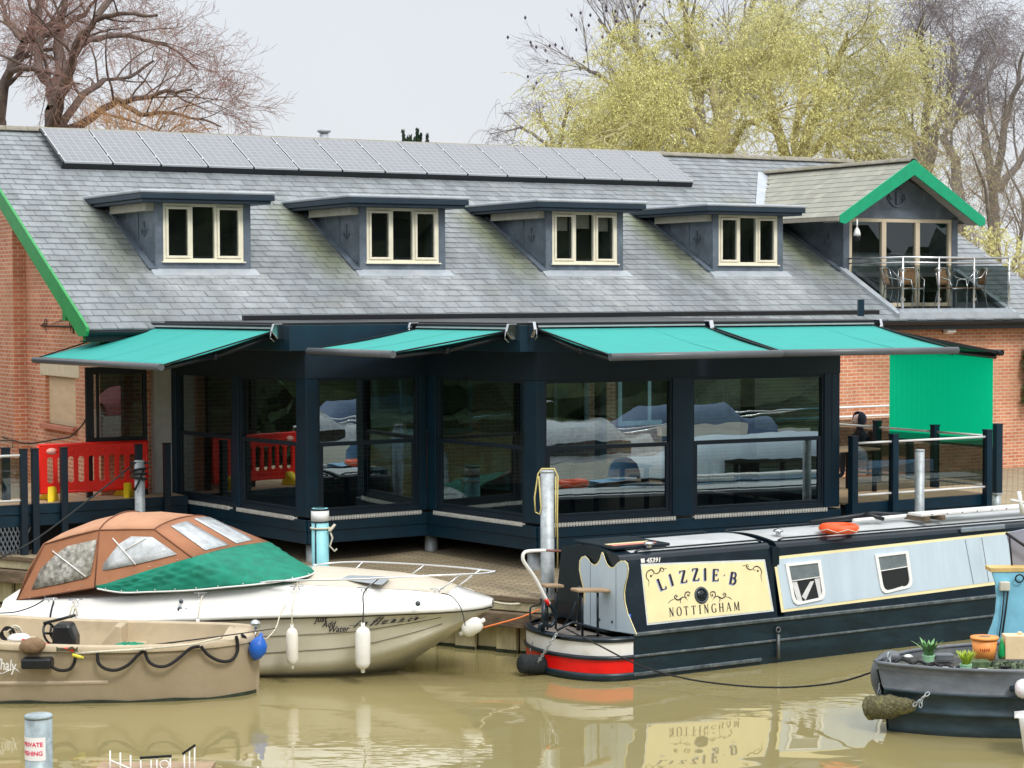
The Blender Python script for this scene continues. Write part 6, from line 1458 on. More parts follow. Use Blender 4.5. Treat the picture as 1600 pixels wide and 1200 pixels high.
lp = at(399, 995, 25.9); lamp = empty('bow_lamp', lp, 0, 'silver ball lamp on a thin stem at the dinghy bow', 'lamp'); mb = MB(); mb.tube([(0, 0, -.1), (0, 0, .1)], .008, 6); mb.build('stem', STEEL, lamp); mb = MB(); mb.lathe([(.01, .09), (.05, .11), (.066, .15), (.06, .19), (.03, .215), (.001, .22)], n=16); mb.build('globe', CHROME, lamp)
mb = MB(); a, b = at(33, 1018, 25.02), at(80, 1022, 25.02); mb.box(a.x, b.x, 24.98, 25.24, .47, .60); thing1('tackle_box', 'low black box tied to the near edge of the dinghy', 'box', mb, BLACK, bevel=.025)
mb = MB(); mb.lathe([(.02, -.17), (.08, -.13), (.105, -.03), (.10, .06), (.06, .12), (.02, .15)], at(52, 1009, 25.12), (1, 0, .1), 14); thing1('canvas_bundle', 'brown rolled bundle on the black box in the dinghy', 'bundle', mb, mat('brown_bundle', (.22, .14, .08), .9, var=.3, vs=12, bump=.5))
mb = MB(); rows = [[at(88 + i * 4.2, 1012 + j * 3 + g3.uniform(-2, 2), 25.05 + .05 * j) for i in range(9)] for j in range(5)]; mb.grid(rows); thing1('grey_cloth', 'crumpled grey cloth with teal and yellow tips on the dinghy edge', 'cloth', mb, mat('grey_cloth', (.26, .28, .28), .9, var=.4, vs=10, dirt=(.1, .4, .4), ds=9))
mb = MB(); mb.grid([[at(114 + i * 3, 1012 + j * 2 + g3.uniform(-1, 1), 25.3 + .06 * j) for i in range(8)] for j in range(4)]); thing1('yellow_cloth', 'small yellow cloth behind the poles in the dinghy', 'cloth', mb, YELLOW)
mb = MB(); mb.tube([at(113, 1023, 25.0), at(123, 1026, 25.0), at(131, 1028, 25.0)], [.02, .022, .012], 8); thing1('fishing_float', 'yellow tipped teal float hanging on the dinghy edge', 'float', mb, mat('float_yellow', (.7, .6, .05), .5, dirt=(.1, .5, .5), ds=8))
for i, (px, py, lb) in enumerate(((9, 992, 'coil of black cable at the left end of the dinghy'), (20, 990, 'pale looped rope in the dinghy beside the black coil'))):
    mb = MB(); c = at(px, py, 26.0)
    for k in range(3): mb.torus(c + Vector((.02 * k, 0, .01 * k)), .07 + .01 * k, .012, (.3 * k - .3, 1, .3), 16, 5)
    thing1('rope_coil', lb, 'rope', mb, ROPEB if i == 0 else ROPEW)
mb = MB(); c = at(30, 1000, 25.6); mb.lathe([(.14, 0), (.15, .03), (.10, .07), (.03, .08)], c, (0, 0, 1), 12); thing1('white_bag', 'white bag lying inside the dinghy behind the brown bundle', 'bag', mb, WHITE)
# ================================================================== NARROWBOAT
NF = Frame(1.57, 26.64, 31.3)
nb = empty('narrowboat', NF.w(4, 1.03, 0), NF.deg, 'black narrowboat with pale blue and cream side panels and a red and white banded stern', 'boat')
TN = lambda v: NF.w(*v)
BM, LEN, UE = 2.04, 12.5, -.76         # beam, cabin length, stern end
def stern(bulge, z, n=22, u0=0.0):
    """plan of the hull: straight sides and an elliptical stern"""
    pts = [(u0, -bulge)]
    for k in range(1, n):
        a = math.pi * k / n; pts.append((0 - (abs(UE) + bulge) * math.sin(a) ** .85, BM / 2 - (BM / 2 + bulge) * math.cos(a)))
    pts.append((u0, BM + bulge)); return [(u, v, z) for u, v in pts]
def band(name, prof, m, a0=0, part=nb, u0=0.0, label=None):
    mb = MB(TN); mb.grid([stern(b, z, u0=u0) for b, z in prof]); return mb.build(name, m, part, True, label=label)
band('stern_rim', [(-.06, .575), (-.0, .58), (.03, .56), (.03, .52), (.0, .505), (-.04, .505)], NBBLACKT)
band('white_band', [(.0, .51), (.0, .335)], NBWHITE); band('stern_strake', [(-.01, .335), (.03, .33), (.035, .305), (.03, .285), (-.01, .28)], NBBLACKT)
band('red_band', [(.0, .285), (.0, .105)], NBRED); band('waterline_strake', [(-.01, .11), (.02, .10), (.02, .05), (-.03, -.02), (-.2, -.2)], NBBLACK)
mb = MB(TN); d_ = stern(-.05, .50); mb.add(d_, [list(range(len(d_)))], False); mb.build('stern_deck', mat('deck_paint_grey', (.22, .19, .17), .7, var=.15), nb, True)
# straight hull sides with steel strakes
for s in (0, 1):
    mb = MB(TN); v = -.0 if s == 0 else BM
    o = -1 if s == 0 else 1
    mb.grid([[(u, v, .58), (u, v + o * .0, .34), (u, v + o * .0, .32), (u, v, .1), (u, v - o * .03, -.2)] for u in (0, .01, 3, 6, 9, LEN)], sm=False); mb.build('hull_side', NBBLACK, nb, True)
    mb = MB(TN)
    for z, r_ in ((.60, .028), (.315, .02)): mb.bar((-.0, v + o * .012, z), (LEN, v + o * .012, z), r_ * 1.6, r_ * 1.6)
    mb.bar((0, v + o * .012, .075), (2.1, v + o * .012, .075), .03, .05)
    mb.build('rubbing_strake', mat('worn_strake', (.10, .125, .14), .45, var=.5, vs=8, metal=.3, dirt=(.30, .30, .27), ds=6, da=.7), nb, True, bevel=.01)
mb = MB(TN); mb.box(0, LEN, .01, .28, .585, .61); mb.box(0, LEN, BM - .28, BM - .01, .585, .61); mb.build('gunwale', NBBLACKT, nb, True)
# cabin: sides lean in (tumblehome)
TH = .185
def cv(z): return .13 + (z - .6) * TH
ZT = 1.60
usp = NF.v(1204, 860, cv(1.6)).x; usp2 = NF.v(1213, 858, cv(1.6)).x
def cabin(u0, u1):
    mb = MB(TN); sec = []
    n = 8
    for u in (u0, u1):
        r = [(u, cv(.60), .60), (u, cv(ZT - .07), ZT - .07), (u, cv(ZT) + .01, ZT - .02), (u, cv(ZT) + .05, ZT)]
        for k in range(1, n): t = k / n; w0 = cv(ZT) + .05; r.append((u, w0 + (BM - 2 * w0) * t, ZT + .06 * math.sin(math.pi * t)))
        r += [(u, BM - (cv(ZT) + .05), ZT), (u, BM - cv(ZT) - .01, ZT - .02), (u, BM - cv(ZT - .07), ZT - .07), (u, BM - cv(.60), .60)]
        sec.append(r)
    mb.grid(sec, sm=False)
    for r in sec: mb.add(r, [list(range(len(r)))], False)
    return mb.build('cabin_shell', NBBLACKT, nb, True, bevel=.008)
cabin(0, usp - .02); cabin(usp2, LEN - .2)
mb = MB(TN); mb.box(usp - .02, usp2, .25, BM - .25, .62, ZT - .05); mb.build('cabin_joint', NBBLACKT, nb, True)
# pale roof sheet
mb = MB(TN); w0 = cv(ZT) + .10
for a, b in ((.25, usp - .05), (usp2 + .04, LEN - .3)): mb.grid([[(u, w0 + (BM - 2 * w0) * k / 10, ZT + .006 + .06 * math.sin(math.pi * ((w0 - cv(ZT) - .05 + (BM - 2 * w0) * k / 10) / (BM - 2 * (cv(ZT) + .05))))) for k in range(11)] for u in (a, b)])
mb.build('roof_sheet', NBROOF, nb, True)
mb = MB(TN)
for v in (w0 - .015, BM - w0 + .015):
    for a, b in ((.3, usp - .1), (usp2 + .1, LEN - .4)): mb.tube([(a, v, ZT + .02), (a + .08, v, ZT + .045), (b - .08, v, ZT + .045), (b, v, ZT + .02)], .014, 6)
mb.build('hand_rail', NBBLACKT, nb, True)
# side panels on the leaning plane
SP = [NF.w(0, cv(.6), .6), NF.w(5, cv(.6), .6), NF.w(0, cv(1.5), 1.5)]
def sidequad(name, px, m, off, parent=nb, solid=.003, label=None):
    mb = MB(); mb.poly(*[on(x, y, *SP, off=off) for x, y in px]); return mb.build(name, m, parent, True, solid=solid, label=label)
sidequad('panel_border', [(1001, 881), (1195, 874), (1209, 955), (1011, 977)], mat('grey_white_edging', (.62, .66, .66), .5), .004)
cpn = sidequad('name_panel', [(1003, 884), (1193, 877), (1206, 953), (1013, 974)], NBCREAM, .008, label='cream panel with the boat name')
sidequad('panel_border', [(1208, 870), (1560, 832), (1600, 829), (1600, 908), (1545, 915), (1221, 957)], NBCREAM, .004, label='cream coach line')
bpn = sidequad('side_panel', [(1213, 874), (1560, 836), (1605, 832), (1605, 903), (1545, 910), (1225, 952)], NBBLUE, .008, label='pale blue side panel')
for a, b in (((1508, 843), (1521, 912)), ((1534, 840), (1545, 909)), ((1575, 836), (1583, 904))): mb = MB(); mb.tube([on(*a, *SP, off=.012), on(*b, *SP, off=.012)], .004, 4); mb.build('panel_joint', INK, nb, True)
# name lettering: serif capitals built from strokes
def glyph(ch):
    T_, t_ = .17, .075     # thick and thin strokes
    S = []
    def ln(a, b, w): S.append((a, b, w))
    def serif(x, y, w=.13): S.append(((x - w, y), (x + w, y), .05))
    if ch == 'L': ln((.2, 0), (.2, 1), T_); ln((.1, .03), (.78, .03), t_); ln((.75, 0), (.75, .24), t_); serif(.2, .98); 
    elif ch == 'I': ln((.25, 0), (.25, 1), T_); serif(.25, .02, .17); serif(.25, .98, .17)
    elif ch == 'Z': ln((.1, .96), (.72, .96), t_); ln((.68, .95), (.12, .05), T_); ln((.08, .04), (.74, .04), t_); ln((.11, 1), (.11, .78), t_); ln((.73, 0), (.73, .22), t_)
    elif ch == 'E': ln((.2, 0), (.2, 1), T_); ln((.1, .03), (.74, .03), t_); ln((.1, .97), (.7, .97), t_); ln((.2, .52), (.55, .52), t_); ln((.72, 0), (.72, .22), t_); ln((.69, 1), (.69, .78), t_); ln((.55, .42), (.55, .62), t_)
    elif ch == 'B':
        ln((.2, 0), (.2, 1), T_); ln((.08, .03), (.5, .03), t_); ln((.08, .97), (.46, .97), t_); ln((.2, .52), (.48, .52), t_)
        for c, r_, ww in (((.45, .75), .22, .13), ((.48, .275), .25, .16)):
            P_ = [(c[0] + r_ * math.sin(a), c[1] + r_ * math.cos(a)) for a in [math.pi * k / 8 for k in range(9)]]
            for a, b in zip(P_, P_[1:]): ln(a, b, ww)
    elif ch == '.': ln((.2, .42), (.2, .54), .12)
    elif ch == 'N': ln((.15, 0), (.15, 1), .08); ln((.15, .98), (.68, .02), .15); ln((.68, 0), (.68, 1), .08); serif(.15, .02, .1); serif(.12, .98, .1); serif(.68, .98, .1)
    elif ch == 'T': ln((.4, 0), (.4, 1), .15); ln((.06, .97), (.74, .97), .07); ln((.07, .82), (.07, 1), .06); ln((.73, .82), (.73, 1), .06); serif(.4, .02)
    elif ch == 'H': ln((.17, 0), (.17, 1), .15); ln((.7, 0), (.7, 1), .15); ln((.17, .52), (.7, .52), .07); serif(.17, .02, .12); serif(.7, .02, .12); serif(.17, .98, .12); serif(.7, .98, .12)
    elif ch == 'A': ln((.08, 0), (.42, 1), .07); ln((.42, 1), (.76, 0), .15); ln((.2, .36), (.64, .36), .06); serif(.08, .02, .1); serif(.76, .02, .1)
    elif ch == 'M': ln((.14, 0), (.18, 1), .07); ln((.18, .98), (.5, .1), .14); ln((.5, .1), (.82, .98), .06); ln((.84, 1), (.86, 0), .15); serif(.14, .02, .1); serif(.86, .02, .12)
    elif ch in 'OG':
        P_ = [(.45 + .36 * math.cos(a), .5 + .5 * math.sin(a)) for a in [R((40 if ch == 'G' else 0) + (290 if ch == 'G' else 360) * k / 18) for k in range(19)]]
        for i, (a, b) in enumerate(zip(P_, P_[1:])): ln(a, b, .07 + .09 * abs(math.cos(R((40 if ch == 'G' else 0) + (290 if ch == 'G' else 360) * (i + .5) / 18))))
        if ch == 'G': ln((.74, .05), (.74, .42), .13); ln((.55, .43), (.84, .43), .06)
    return S
def letters(name, word, place, m, dx=0, dy=0, off=.011, w=1):
    """place(i) -> (x, y, height px, width px, tilt deg, slope) of the lower left corner"""
    mb = MB()
    for i, ch in enumerate(word):
        if ch == ' ': continue
        x, y, h, wd_, tl = place[i]; h *= 1.07; cs_, sn_ = math.cos(R(tl)), math.sin(R(tl)); asp = h / wd_
        for a, b, t in glyph(ch):
            a = (a[0] * wd_, a[1] * h); b = (b[0] * wd_, b[1] * h); d = (b[0] - a[0], b[1] - a[1]); l_ = math.hypot(*d) or 1
            tt = t * h * w * .5 * (1 if abs(d[1]) > abs(d[0]) else .9); n_ = (-d[1] / l_ * tt, d[0] / l_ * tt)
            q = []
            for p, s in ((a, 1), (b, 1), (b, -1), (a, -1)):
                X, Y = p[0] + s * n_[0], p[1] + s * n_[1]; q.append(on(x + dx + X * cs_ - Y * sn_, y + dy - (Y * cs_ + X * sn_), *SP, off=off))
            mb.poly(*q)
    return mb.build(name, m, nb, True, recalc=False)
PLZ = [(1032, 923.5, 18, 14, 21), (1049.5, 915.5, 17.5, 9, 16), (1064, 911.5, 18.5, 13.5, 10), (1082.5, 908, 18.5, 13.5, 5), (1100, 907, 18, 9, 1), (1112.5, 907.5, 17.5, 13.5, -2), (1130, 905, 13, 7, -6), (1138.5, 912, 18, 14, -9)]
letters('name_lettering', 'LIZZIE.B', PLZ, INKB, dx=-1.2, dy=1.6, off=.010, w=1.15)
letters('name_lettering', 'LIZZIE.B', PLZ, INK, off=.013, w=1.05)
PN = [(1046 + 11.6 * i - (3.5 if i > 4 else 0), 963.5 - 1.02 * i, 13, 9.2 if i != 4 else 8, 4) for i in range(10)]
letters('place_lettering', 'NOTTINGHAM', PN, INK, off=.013, w=.8)
painted('registration_number', nb, '45391', 1021, 875.5, 10, SP, NBWHITE, shear=.2, slope=-.05, bold=.35, off=.010, sx_=.9)
mb = MB(); mb.poly(*[on(x, y, *SP, off=.01) for x, y in ((1001, 873), (1007, 872.5), (1008, 879), (1002, 879.5))]); mb.build('registration_number', NBWHITE, nb, True, recalc=False)
# painted scrolls
mb = MB()
def scroll(pts, r0, r1): 
    P_ = refine([on(x, y, *SP, off=.012) for x, y in pts], 5); k = len(P_)
    mb.tube(P_, [max(.0015, r0 + (r1 - r0) * math.sin(math.pi * i / (k - 1))) for i in range(k)], 4)
def dot(x, y, r): mb.lathe([(r, 0), (r * .9, .004)], on(x, y, *SP, off=.010), (SP[1] - SP[0]).cross(SP[2] - SP[0]).normalized() * (-1 if (SP[1] - SP[0]).cross(SP[2] - SP[0]).y > 0 else 1), 10)
scroll([(1013, 917), (1014, 908), (1010, 902), (1011, 894), (1018, 890), (1022, 895), (1018, 900)], .001, .008); scroll([(1018, 890), (1024, 896), (1030, 894), (1032, 888), (1036, 888), (1037, 892), (1033, 893)], .001, .008); scroll([(1036, 889), (1042, 888)], .001, .004); dot(1017, 900, .016); dot(1032, 891, .010)
mb.build('painted_scroll', INK, nb, True, recalc=False); mb = MB()
scroll([(1191, 909), (1189, 900), (1190, 893), (1186, 886), (1180, 885), (1177, 889), (1181, 892)], .001, .008); scroll([(1180, 885), (1174, 890), (1168, 888), (1166, 883), (1170, 882)], .001, .008); scroll([(1166, 883), (1160, 884)], .001, .004); dot(1184, 892, .016); dot(1169, 885, .010)
for s, c in ((-1, 1076), (1, 1112)):
    mb.build('painted_scroll', INK, nb, True, recalc=False); mb = MB()
    f = lambda x, y, c=c, s=s: (c + s * x, y - s * x * .08)
    scroll([f(0, 934), f(-2, 926), f(4, 925), f(6, 931), f(2, 934)], .001, .008); scroll([f(1, 938), f(8, 932), f(16, 936), f(22, 932), f(20, 928), f(16, 931)], .001, .009); scroll([f(22, 934), f(28, 936), f(32, 940)], .001, .005); dot(*f(1, 930), .015); dot(*f(19, 931), .010); scroll([f(10, 933), f(13, 937), f(12, 942)], .001, .006)
mb.build('painted_scroll', INK, nb, True, recalc=False)
# porthole, windows
pc = on(1096, 930, *SP, off=.012); nrm = (SP[1] - SP[0]).cross(SP[2] - SP[0]).normalized(); nrm = nrm if nrm.y < 0 else -nrm
ph = MB(); ph.torus(pc, .098, .018, nrm, 28, 8); po = ph.build('porthole', GRILLE, nb, True); mb = MB(); mb.lathe([(.095, 0), (.05, .012), (.0, .016)], pc, nrm, 20); mb.build('porthole_glass', DWIN, po, True)
def nbwin(q, label, open_):
    """q: outer corners (tl, tr, br, bl) in photo pixels"""
    P4 = [on(x, y, *SP, off=.012) for x, y in q]; tl, tr, br, bl = P4
    B_ = lambda a, b, o=0: (tl.lerp(tr, a)).lerp(bl.lerp(br, a), b) + nrm * o
    outer = [(0, 0), (1, 0), (1, .82), (.97, .92), (.90, .985), (.82, 1), (.18, 1), (.10, .985), (.03, .92), (0, .82)]; k = .085
    fr_ = MB(); inn = [(k + (1 - 2 * k) * a, k * .8 + (1 - 1.6 * k) * b) for a, b in outer]; n = len(outer)
    for z0, z1, io in ((0, .018, 0),):
        vs = [B_(a, b, z0) for a, b in outer] + [B_(a, b, z1) for a, b in outer] + [B_(a, b, z1) for a, b in inn] + [B_(a, b, z0) for a, b in inn]
        fs = []
        for i in range(n):
            j = (i + 1) % n
            for l_ in range(3): fs.append((l_ * n + i, l_ * n + j, (l_ + 1) * n + j, (l_ + 1) * n + i))
        fr_.add(vs, fs)
    fr_.bar(B_(k, .42, .012), B_(1 - k, .42, .012), .012, .012, up=nrm)
    f = fr_.build('window', WHITE, nb, True, label=label)
    p = MB(); p.poly(*[B_(a, b, .004) for a, b in ((k, k * .8), (1 - k, k * .8), (1 - k, .41), (k, .41))]); p.build('hopper_pane', mat('grey_hopper_glass', (.16, .19, .20), .08, var=.2), f, True)
    p = MB(); p.poly(*([B_(a, b, .003) for a, b in [(k, .43), (1 - k, .43)] + [q_ for q_ in inn[2:]]])); p.build('dark_opening_sheet', DARKIN, f, True)  # dark sheet stands in for the dim cabin inside
    return f, B_
f1, Bq = nbwin([(1226, 881), (1281, 875), (1290, 936), (1239, 947)], 'window with white curtains', 0)
mb = MB(); mb.poly(*[Bq(a, b, .006) for a, b in ((.09, .45), (.24, .45), (.30, .95), (.16, .97))]); mb.poly(*[Bq(a, b, .006) for a, b in ((.76, .45), (.91, .45), (.88, .95), (.80, .97))]); mb.poly(*[Bq(a, b, .0065) for a, b in ((.30, .82), (.62, .5), (.74, .5), (.40, .92))]); mb.build('curtain', mat('curtain_white', (.62, .62, .62), .8), f1, True)
f2, Bq = nbwin([(1366, 867), (1418, 861), (1426, 917), (1377, 929)], 'window with an empty dark opening', 0)
mb = MB(); mb.poly(*[Bq(a, b, .02) for a, b in ((.36, .93), (.68, .91), (.68, .97), (.36, .99))]); mb.build('window_catch', WHITE, f2, True)
# ring and hanging fender pipe on the side
mb = MB(); c = on(1216, 984, NF.w(0, 0, 0), NF.w(1, 0, 0), NF.w(0, 0, 1), off=.03); mb.torus(c, .035, .010, NF.V, 14, 6); mb.tube([c + Vector((0, -.02, -.06)), c + Vector((0, -.02, -.4))], .022, 8); mb.build('side_ring', mat('worn_ring', (.14, .15, .15), .5, metal=.5), nb, True)
# rear face: black bulkhead with shaped doors
RP = [NF.w(-.03, 0, .6), NF.w(-.03, 1, .6), NF.w(-.03, 0, 1.5)]
zoom = lambda x, y: (800 + x / 5, 840 + y / 5)
brd = [(492, 688), (520, 610), (560, 500), (563, 420), (540, 330), (525, 250), (528, 180), (545, 150), (570, 142), (595, 165), (612, 195), (640, 212), (668, 200), (688, 165), (700, 120), (706, 112), (713, 125), (728, 170), (745, 210), (770, 232), (800, 228), (822, 200), (850, 180), (880, 180), (903, 200), (911, 250), (903, 310), (888, 370), (880, 430), (884, 500), (905, 590), (935, 660), (975, 755)]
mb = MB(); mb.poly(*[on(*zoom(x, y), *RP, off=.006) for x, y in brd]); dr_ = mb.build('shaped_door_edge', NBCREAM, nb, True, solid=.01, label='cream edging round the shaped door')
cxm = 718; cym = 450
inn = []
for x, y in brd:
    dx, dy = cxm - x, cym - y; l_ = math.hypot(dx, dy); inn.append((x + dx / l_ * 11, y + dy / l_ * (11 if y < 600 else 0)))
mb = MB(); mb.poly(*[on(*zoom(x, y), *RP, off=.022) for x, y in inn]); mb.build('shaped_door', NBBLUE, nb, True, label='pale blue door with a curly top edge')
mb = MB()
for x, y0, y1 in ((612, 200, 690), (812, 228, 720)): mb.tube([on(*zoom(x, y0), *RP, off=.024), on(*zoom(x, y1), *RP, off=.024)], .003, 4)
for x, y in ((683, 640), (782, 658)): mb.lathe([(.022, 0), (.018, .008)], on(*zoom(x, y), *RP, off=.024), -NF.U, 12)
mb.build('door_joint', GRILLE, nb, True)
# stern furniture: seats on posts, swan neck tiller
def SD(px, py, v): return on(px, py, NF.w(0, v, 0), NF.w(1, v, 0), NF.w(0, v, 1))
for k, (x0, x1, y, v) in enumerate(((848, 876, 915, 1.45), (897, 948, 922, .55))):
    mb = MB(); a, b = SD(x0, y, v), SD(x1, y, v); d_ = NF.V * .12
    mb.bar(a, b, .20, .045); st = mb.build('stern_seat', WOOD, nb, True, bevel=.018)
    mb = MB()
    for f in (.25, .72): q = a.lerp(b, f); mb.tube([q, Vector((q.x, q.y, .50))], .017, 6)
    mb.build('seat_leg', NBBLACKT, st, True)
mb = MB(); pv_ = 1.02
mb.tube(refine([SD(x, y, pv_) for x, y in ((843, 985), (846, 975), (860, 978), (868, 966), (865, 953), (858, 944))], 5), .028, 8); mb.tube([SD(848, 990, pv_), SD(850, 940, pv_)], .03, 8); tl = mb.build('tiller', NBBLACKT, nb, True)
mb = MB(); mb.tube(refine([SD(x, y, pv_) for x, y in ((858, 944), (850, 930), (836, 903), (822, 883), (817, 873), (819, 864), (828, 861), (852, 860))], 5), .024, 8); mb.build('tiller_arm', NBWHITE, tl, True)
mb = MB(); mb.tube([SD(852, 860, pv_), SD(876, 861, pv_)], .016, 8); mb.build('tiller_handle', mat('brown_handle', (.22, .08, .06), .5), tl, True)
mb = MB(); mb.tube([SD(857, 945, pv_ - .005), SD(853, 936, pv_ - .005)], .0265, 8); mb.build('tiller_red_band', NBRED, tl, True)
mb = MB(); mb.tube([SD(905, 916, .7), SD(906, 940, .7), SD(904, 985, .7)], .03, 8); mb.tube([SD(880, 978, 1.3), SD(893, 960, 1.2), SD(900, 940, 1.1)], .012, 6); mb.tube([SD(870, 985, .5), SD(895, 972, .5), SD(930, 982, .5), SD(965, 990, .5)], .02, 6); mb.build('stern_fittings', NBBLACKT, nb, True)
mb = MB(); p = SD(982, 968, .1); mb.lathe([(.03, 0), (.045, .03), (.03, .12), (.035, .17)], p + Vector((0, 0, -.1)), (0, 0, 1), 10); thing1('shore_plug', 'blue shore power plug standing on the narrowboat stern edge', 'plug', mb, BLUE)
mb = MB()
c = SD(905, 990, .5)
for k in range(4): mb.tube(refine([c + Vector((.3 * math.cos(a + k) + .0, .12 * math.sin(a * 1.3 + k), .012 * k)) for a in [i * .7 for i in range(9)]], 3), .012, 5)
mb.V = [(v[0], v[1], max(.512, min(.55, v[2] + .0))) for v in mb.V]
thing1('rope_coil', 'orange rope coiled loosely on the narrowboat stern deck', 'rope', mb, ROPEO)
# round rope fender on the stern
a, b = SD(812, 1037, 1.02), SD(858, 1039, 1.02); mb = MB(); L_ = (b - a).length; nseg = 26
mb.lathe([(.0, 0), (.08, .0), (.115, .025)] + [(.125 + .008 * math.sin(k * 2.6), .04 + (L_ - .08) * k / nseg) for k in range(nseg + 1)] + [(.11, L_), (.0, L_)], a, (b - a), 22); thing1('rope_fender', 'round black rope fender on the narrowboat stern', 'fender', mb, ROPED)
def chain(label, pts, r, m=GALV, name='chain'):
    pts = refine([Vector(p) for p in pts], 6); mb = MB(); acc = 0; last = pts[0]; k = 0
    Ltot = sum((a - b).length for a, b in zip(pts, pts[1:])); n = int(Ltot / (r * 5)) ; 
    def pos(s):
        for a, b in zip(pts, pts[1:]):
            l_ = (b - a).length
            if s <= l_: return a.lerp(b, s / l_), (b - a).normalized()
            s -= l_
        return pts[-1], (pts[-1] - pts[-2]).normalized()
    for i in range(n):
        p, d = pos((i + .5) * Ltot / n); o = d.orthogonal().normalized(); o = o if i % 2 else d.cross(o)
        e = d.cross(o); P_ = [p + d * (r * 3.2 * math.cos(a)) + e * (r * 1.9 * math.sin(a)) for a in [2 * math.pi * j / 10 for j in range(11)]]
        mb.tube(P_, r * .75, 5, caps=False)
    return thing1(name, label, 'chain', mb, m)
chain('thin chain from the narrowboat stern rim to its rope fender', [SD(870, 990, .2), SD(858, 1008, .3), SD(841, 1034, .6)], .009)
chain('thin chain at the back of the narrowboat stern above the rope fender', [SD(838, 985, 1.2), SD(834, 1000, 1.3), SD(829, 1018, 1.3)], .009)
rope('black mooring rope drooping from the narrowboat stern to the dark bow', [SD(884, 982, .4), at(935, 1008, 26.4), at(1000, 1040, 26.0), at(1070, 1060, 25.7), at(1150, 1071, 25.3), at(1230, 1074, 25.0), at(1310, 1066, 24.6), at(1372, 1047, 24.2)], .012, ROPEB)
rope('rope tied round the bank post and hanging down the quay', [at(833, 942, 28.5), at(846, 936, 28.4), at(842, 945, 28.4), at(829, 950, 28.3), at(830, 975, 28.25), at(833, 985, 28.3)], .014, ROPED)
# roof things
def RFP(px, py, dz=.0):     # point on the roof crown plane of the boat
    r = ray(px, py); P_ = NF.w(0, 1.0, ZT + .06 + dz); return OC + r * ((P_ - OC).z / r.z)
lc = RFP(1311, 832); lb2 = empty('lifebuoy', lc, NF.deg, 'orange lifebuoy lying on the narrowboat roof', 'lifebuoy')
mb = MB(); mb.torus((0, 0, .06), .225, .062, (0, 0, 1), 32, 12); mb.build('ring', ORANGE, lb2); mb = MB(); mb.tube([(.29 * math.cos(a), .29 * math.sin(a), .05 + .02 * math.sin(a * 6)) for a in [2 * math.pi * k / 24 for k in range(25)]], .007, 5); mb.build('grab_line', ROPEW, lb2)
for px, py, lb in ((1014, 853, 'small chrome mushroom vent on the rear of the narrowboat roof'), (1216, 833, 'small chrome mushroom vent near the lifebuoy')):
    c = RFP(px, py + 3); v_ = empty('mushroom_vent', c, 0, lb, 'vent', None); mb = MB(); mb.lathe([(.035, 0), (.035, .04)], n=12); mb.build('stem', ALU, v_); mb = MB(); mb.lathe([(.03, .04), (.075, .045), (.065, .075), (.02, .09), (0, .09)], n=14); mb.build('cap', CHROME, v_)
mb = MB(TN); mb.box(.05, .95, .5, 1.5, ZT + .05, ZT + .09); hch = mb.build('sliding_hatch', NBBLACKT, nb, True, bevel=.01); mb = MB(TN); mb.box(.1, .8, .6, .72, ZT + .092, ZT + .097); mb.build('hatch_stripe_red', mat('faded_red', (.72, .26, .2), .6), hch, True); mb = MB(TN); mb.box(.1, .8, .735, .82, ZT + .092, ZT + .097); mb.build('hatch_stripe_cream', NBCREAM, hch, True)
# gangplank, poles and handrail stuff at the front of the roof
gpk = empty('gangplank', RFP(1540, 815), NF.deg, 'white gangplank lying on the narrowboat roof', 'plank')
mb = MB(TN); ua = NF.loc(RFP(1462, 822)).x; mb.box(ua, ua + 4.2, .55, .85, ZT + .17, ZT + .21); mb.build('plank', NBWHITE, gpk, True, bevel=.008); mb = MB(TN)
for k in range(14): mb.lathe([(.012, 0), (.010, .006)], (ua + .2 + .3 * k, .548, ZT + .19), (0, -1, 0), 6)
mb.build('rivets', GRILLE, gpk, True); mb = MB(TN); mb.box(ua + .02, ua + .12, .5, .95, ZT + .10, ZT + .17); mb.box(ua + .35, ua + .42, .5, .95, ZT + .10, ZT + .17); mb.build('bearer', TIMB, gpk, True)
mb = MB(TN); mb.tube([(ua - 1.0, .9, ZT + .14), (ua + 1.2, .95, ZT + .15)], .03, 8); thing1('boat_pole', 'white pole lying on the narrowboat roof left of the gangplank', 'pole', mb, WHITE)
mb = MB(TN); mb.tube([(ua - 1.6, 1.15, ZT + .13), (ua - .5, 1.05, ZT + .20), (ua + .2, 1.1, ZT + .13)], .035, 8); mb.tube([(ua - .7, 1.0, ZT + .22), (ua - .5, .8, ZT + .14)], .03, 8); thing1('boat_hook', 'black boat hook and strap on the roof by the white pole', 'boat hook', mb, BLACK)
mb = MB(TN); mb.box(NF.v(1500, 830, .3).x, NF.v(1568, 825, .3).x, .26, .30, 1.53, 1.60); mb.build('roof_vent_slot', mat('slot_grey', (.2, .24, .28), .4), nb, True, bevel=.015)
mb = MB(); p = at(1592, 768, 29.3); mb.tube([p, p + Vector((.05, 0, -.32))], .03, 8); mb.tube([p + Vector((-.12, 0, -.12)), p + Vector((.08, 0, -.16))], .02, 6); thing1('white_stand', 'white upright stand on the far end of the gangplank', 'stand', mb, WHITE)
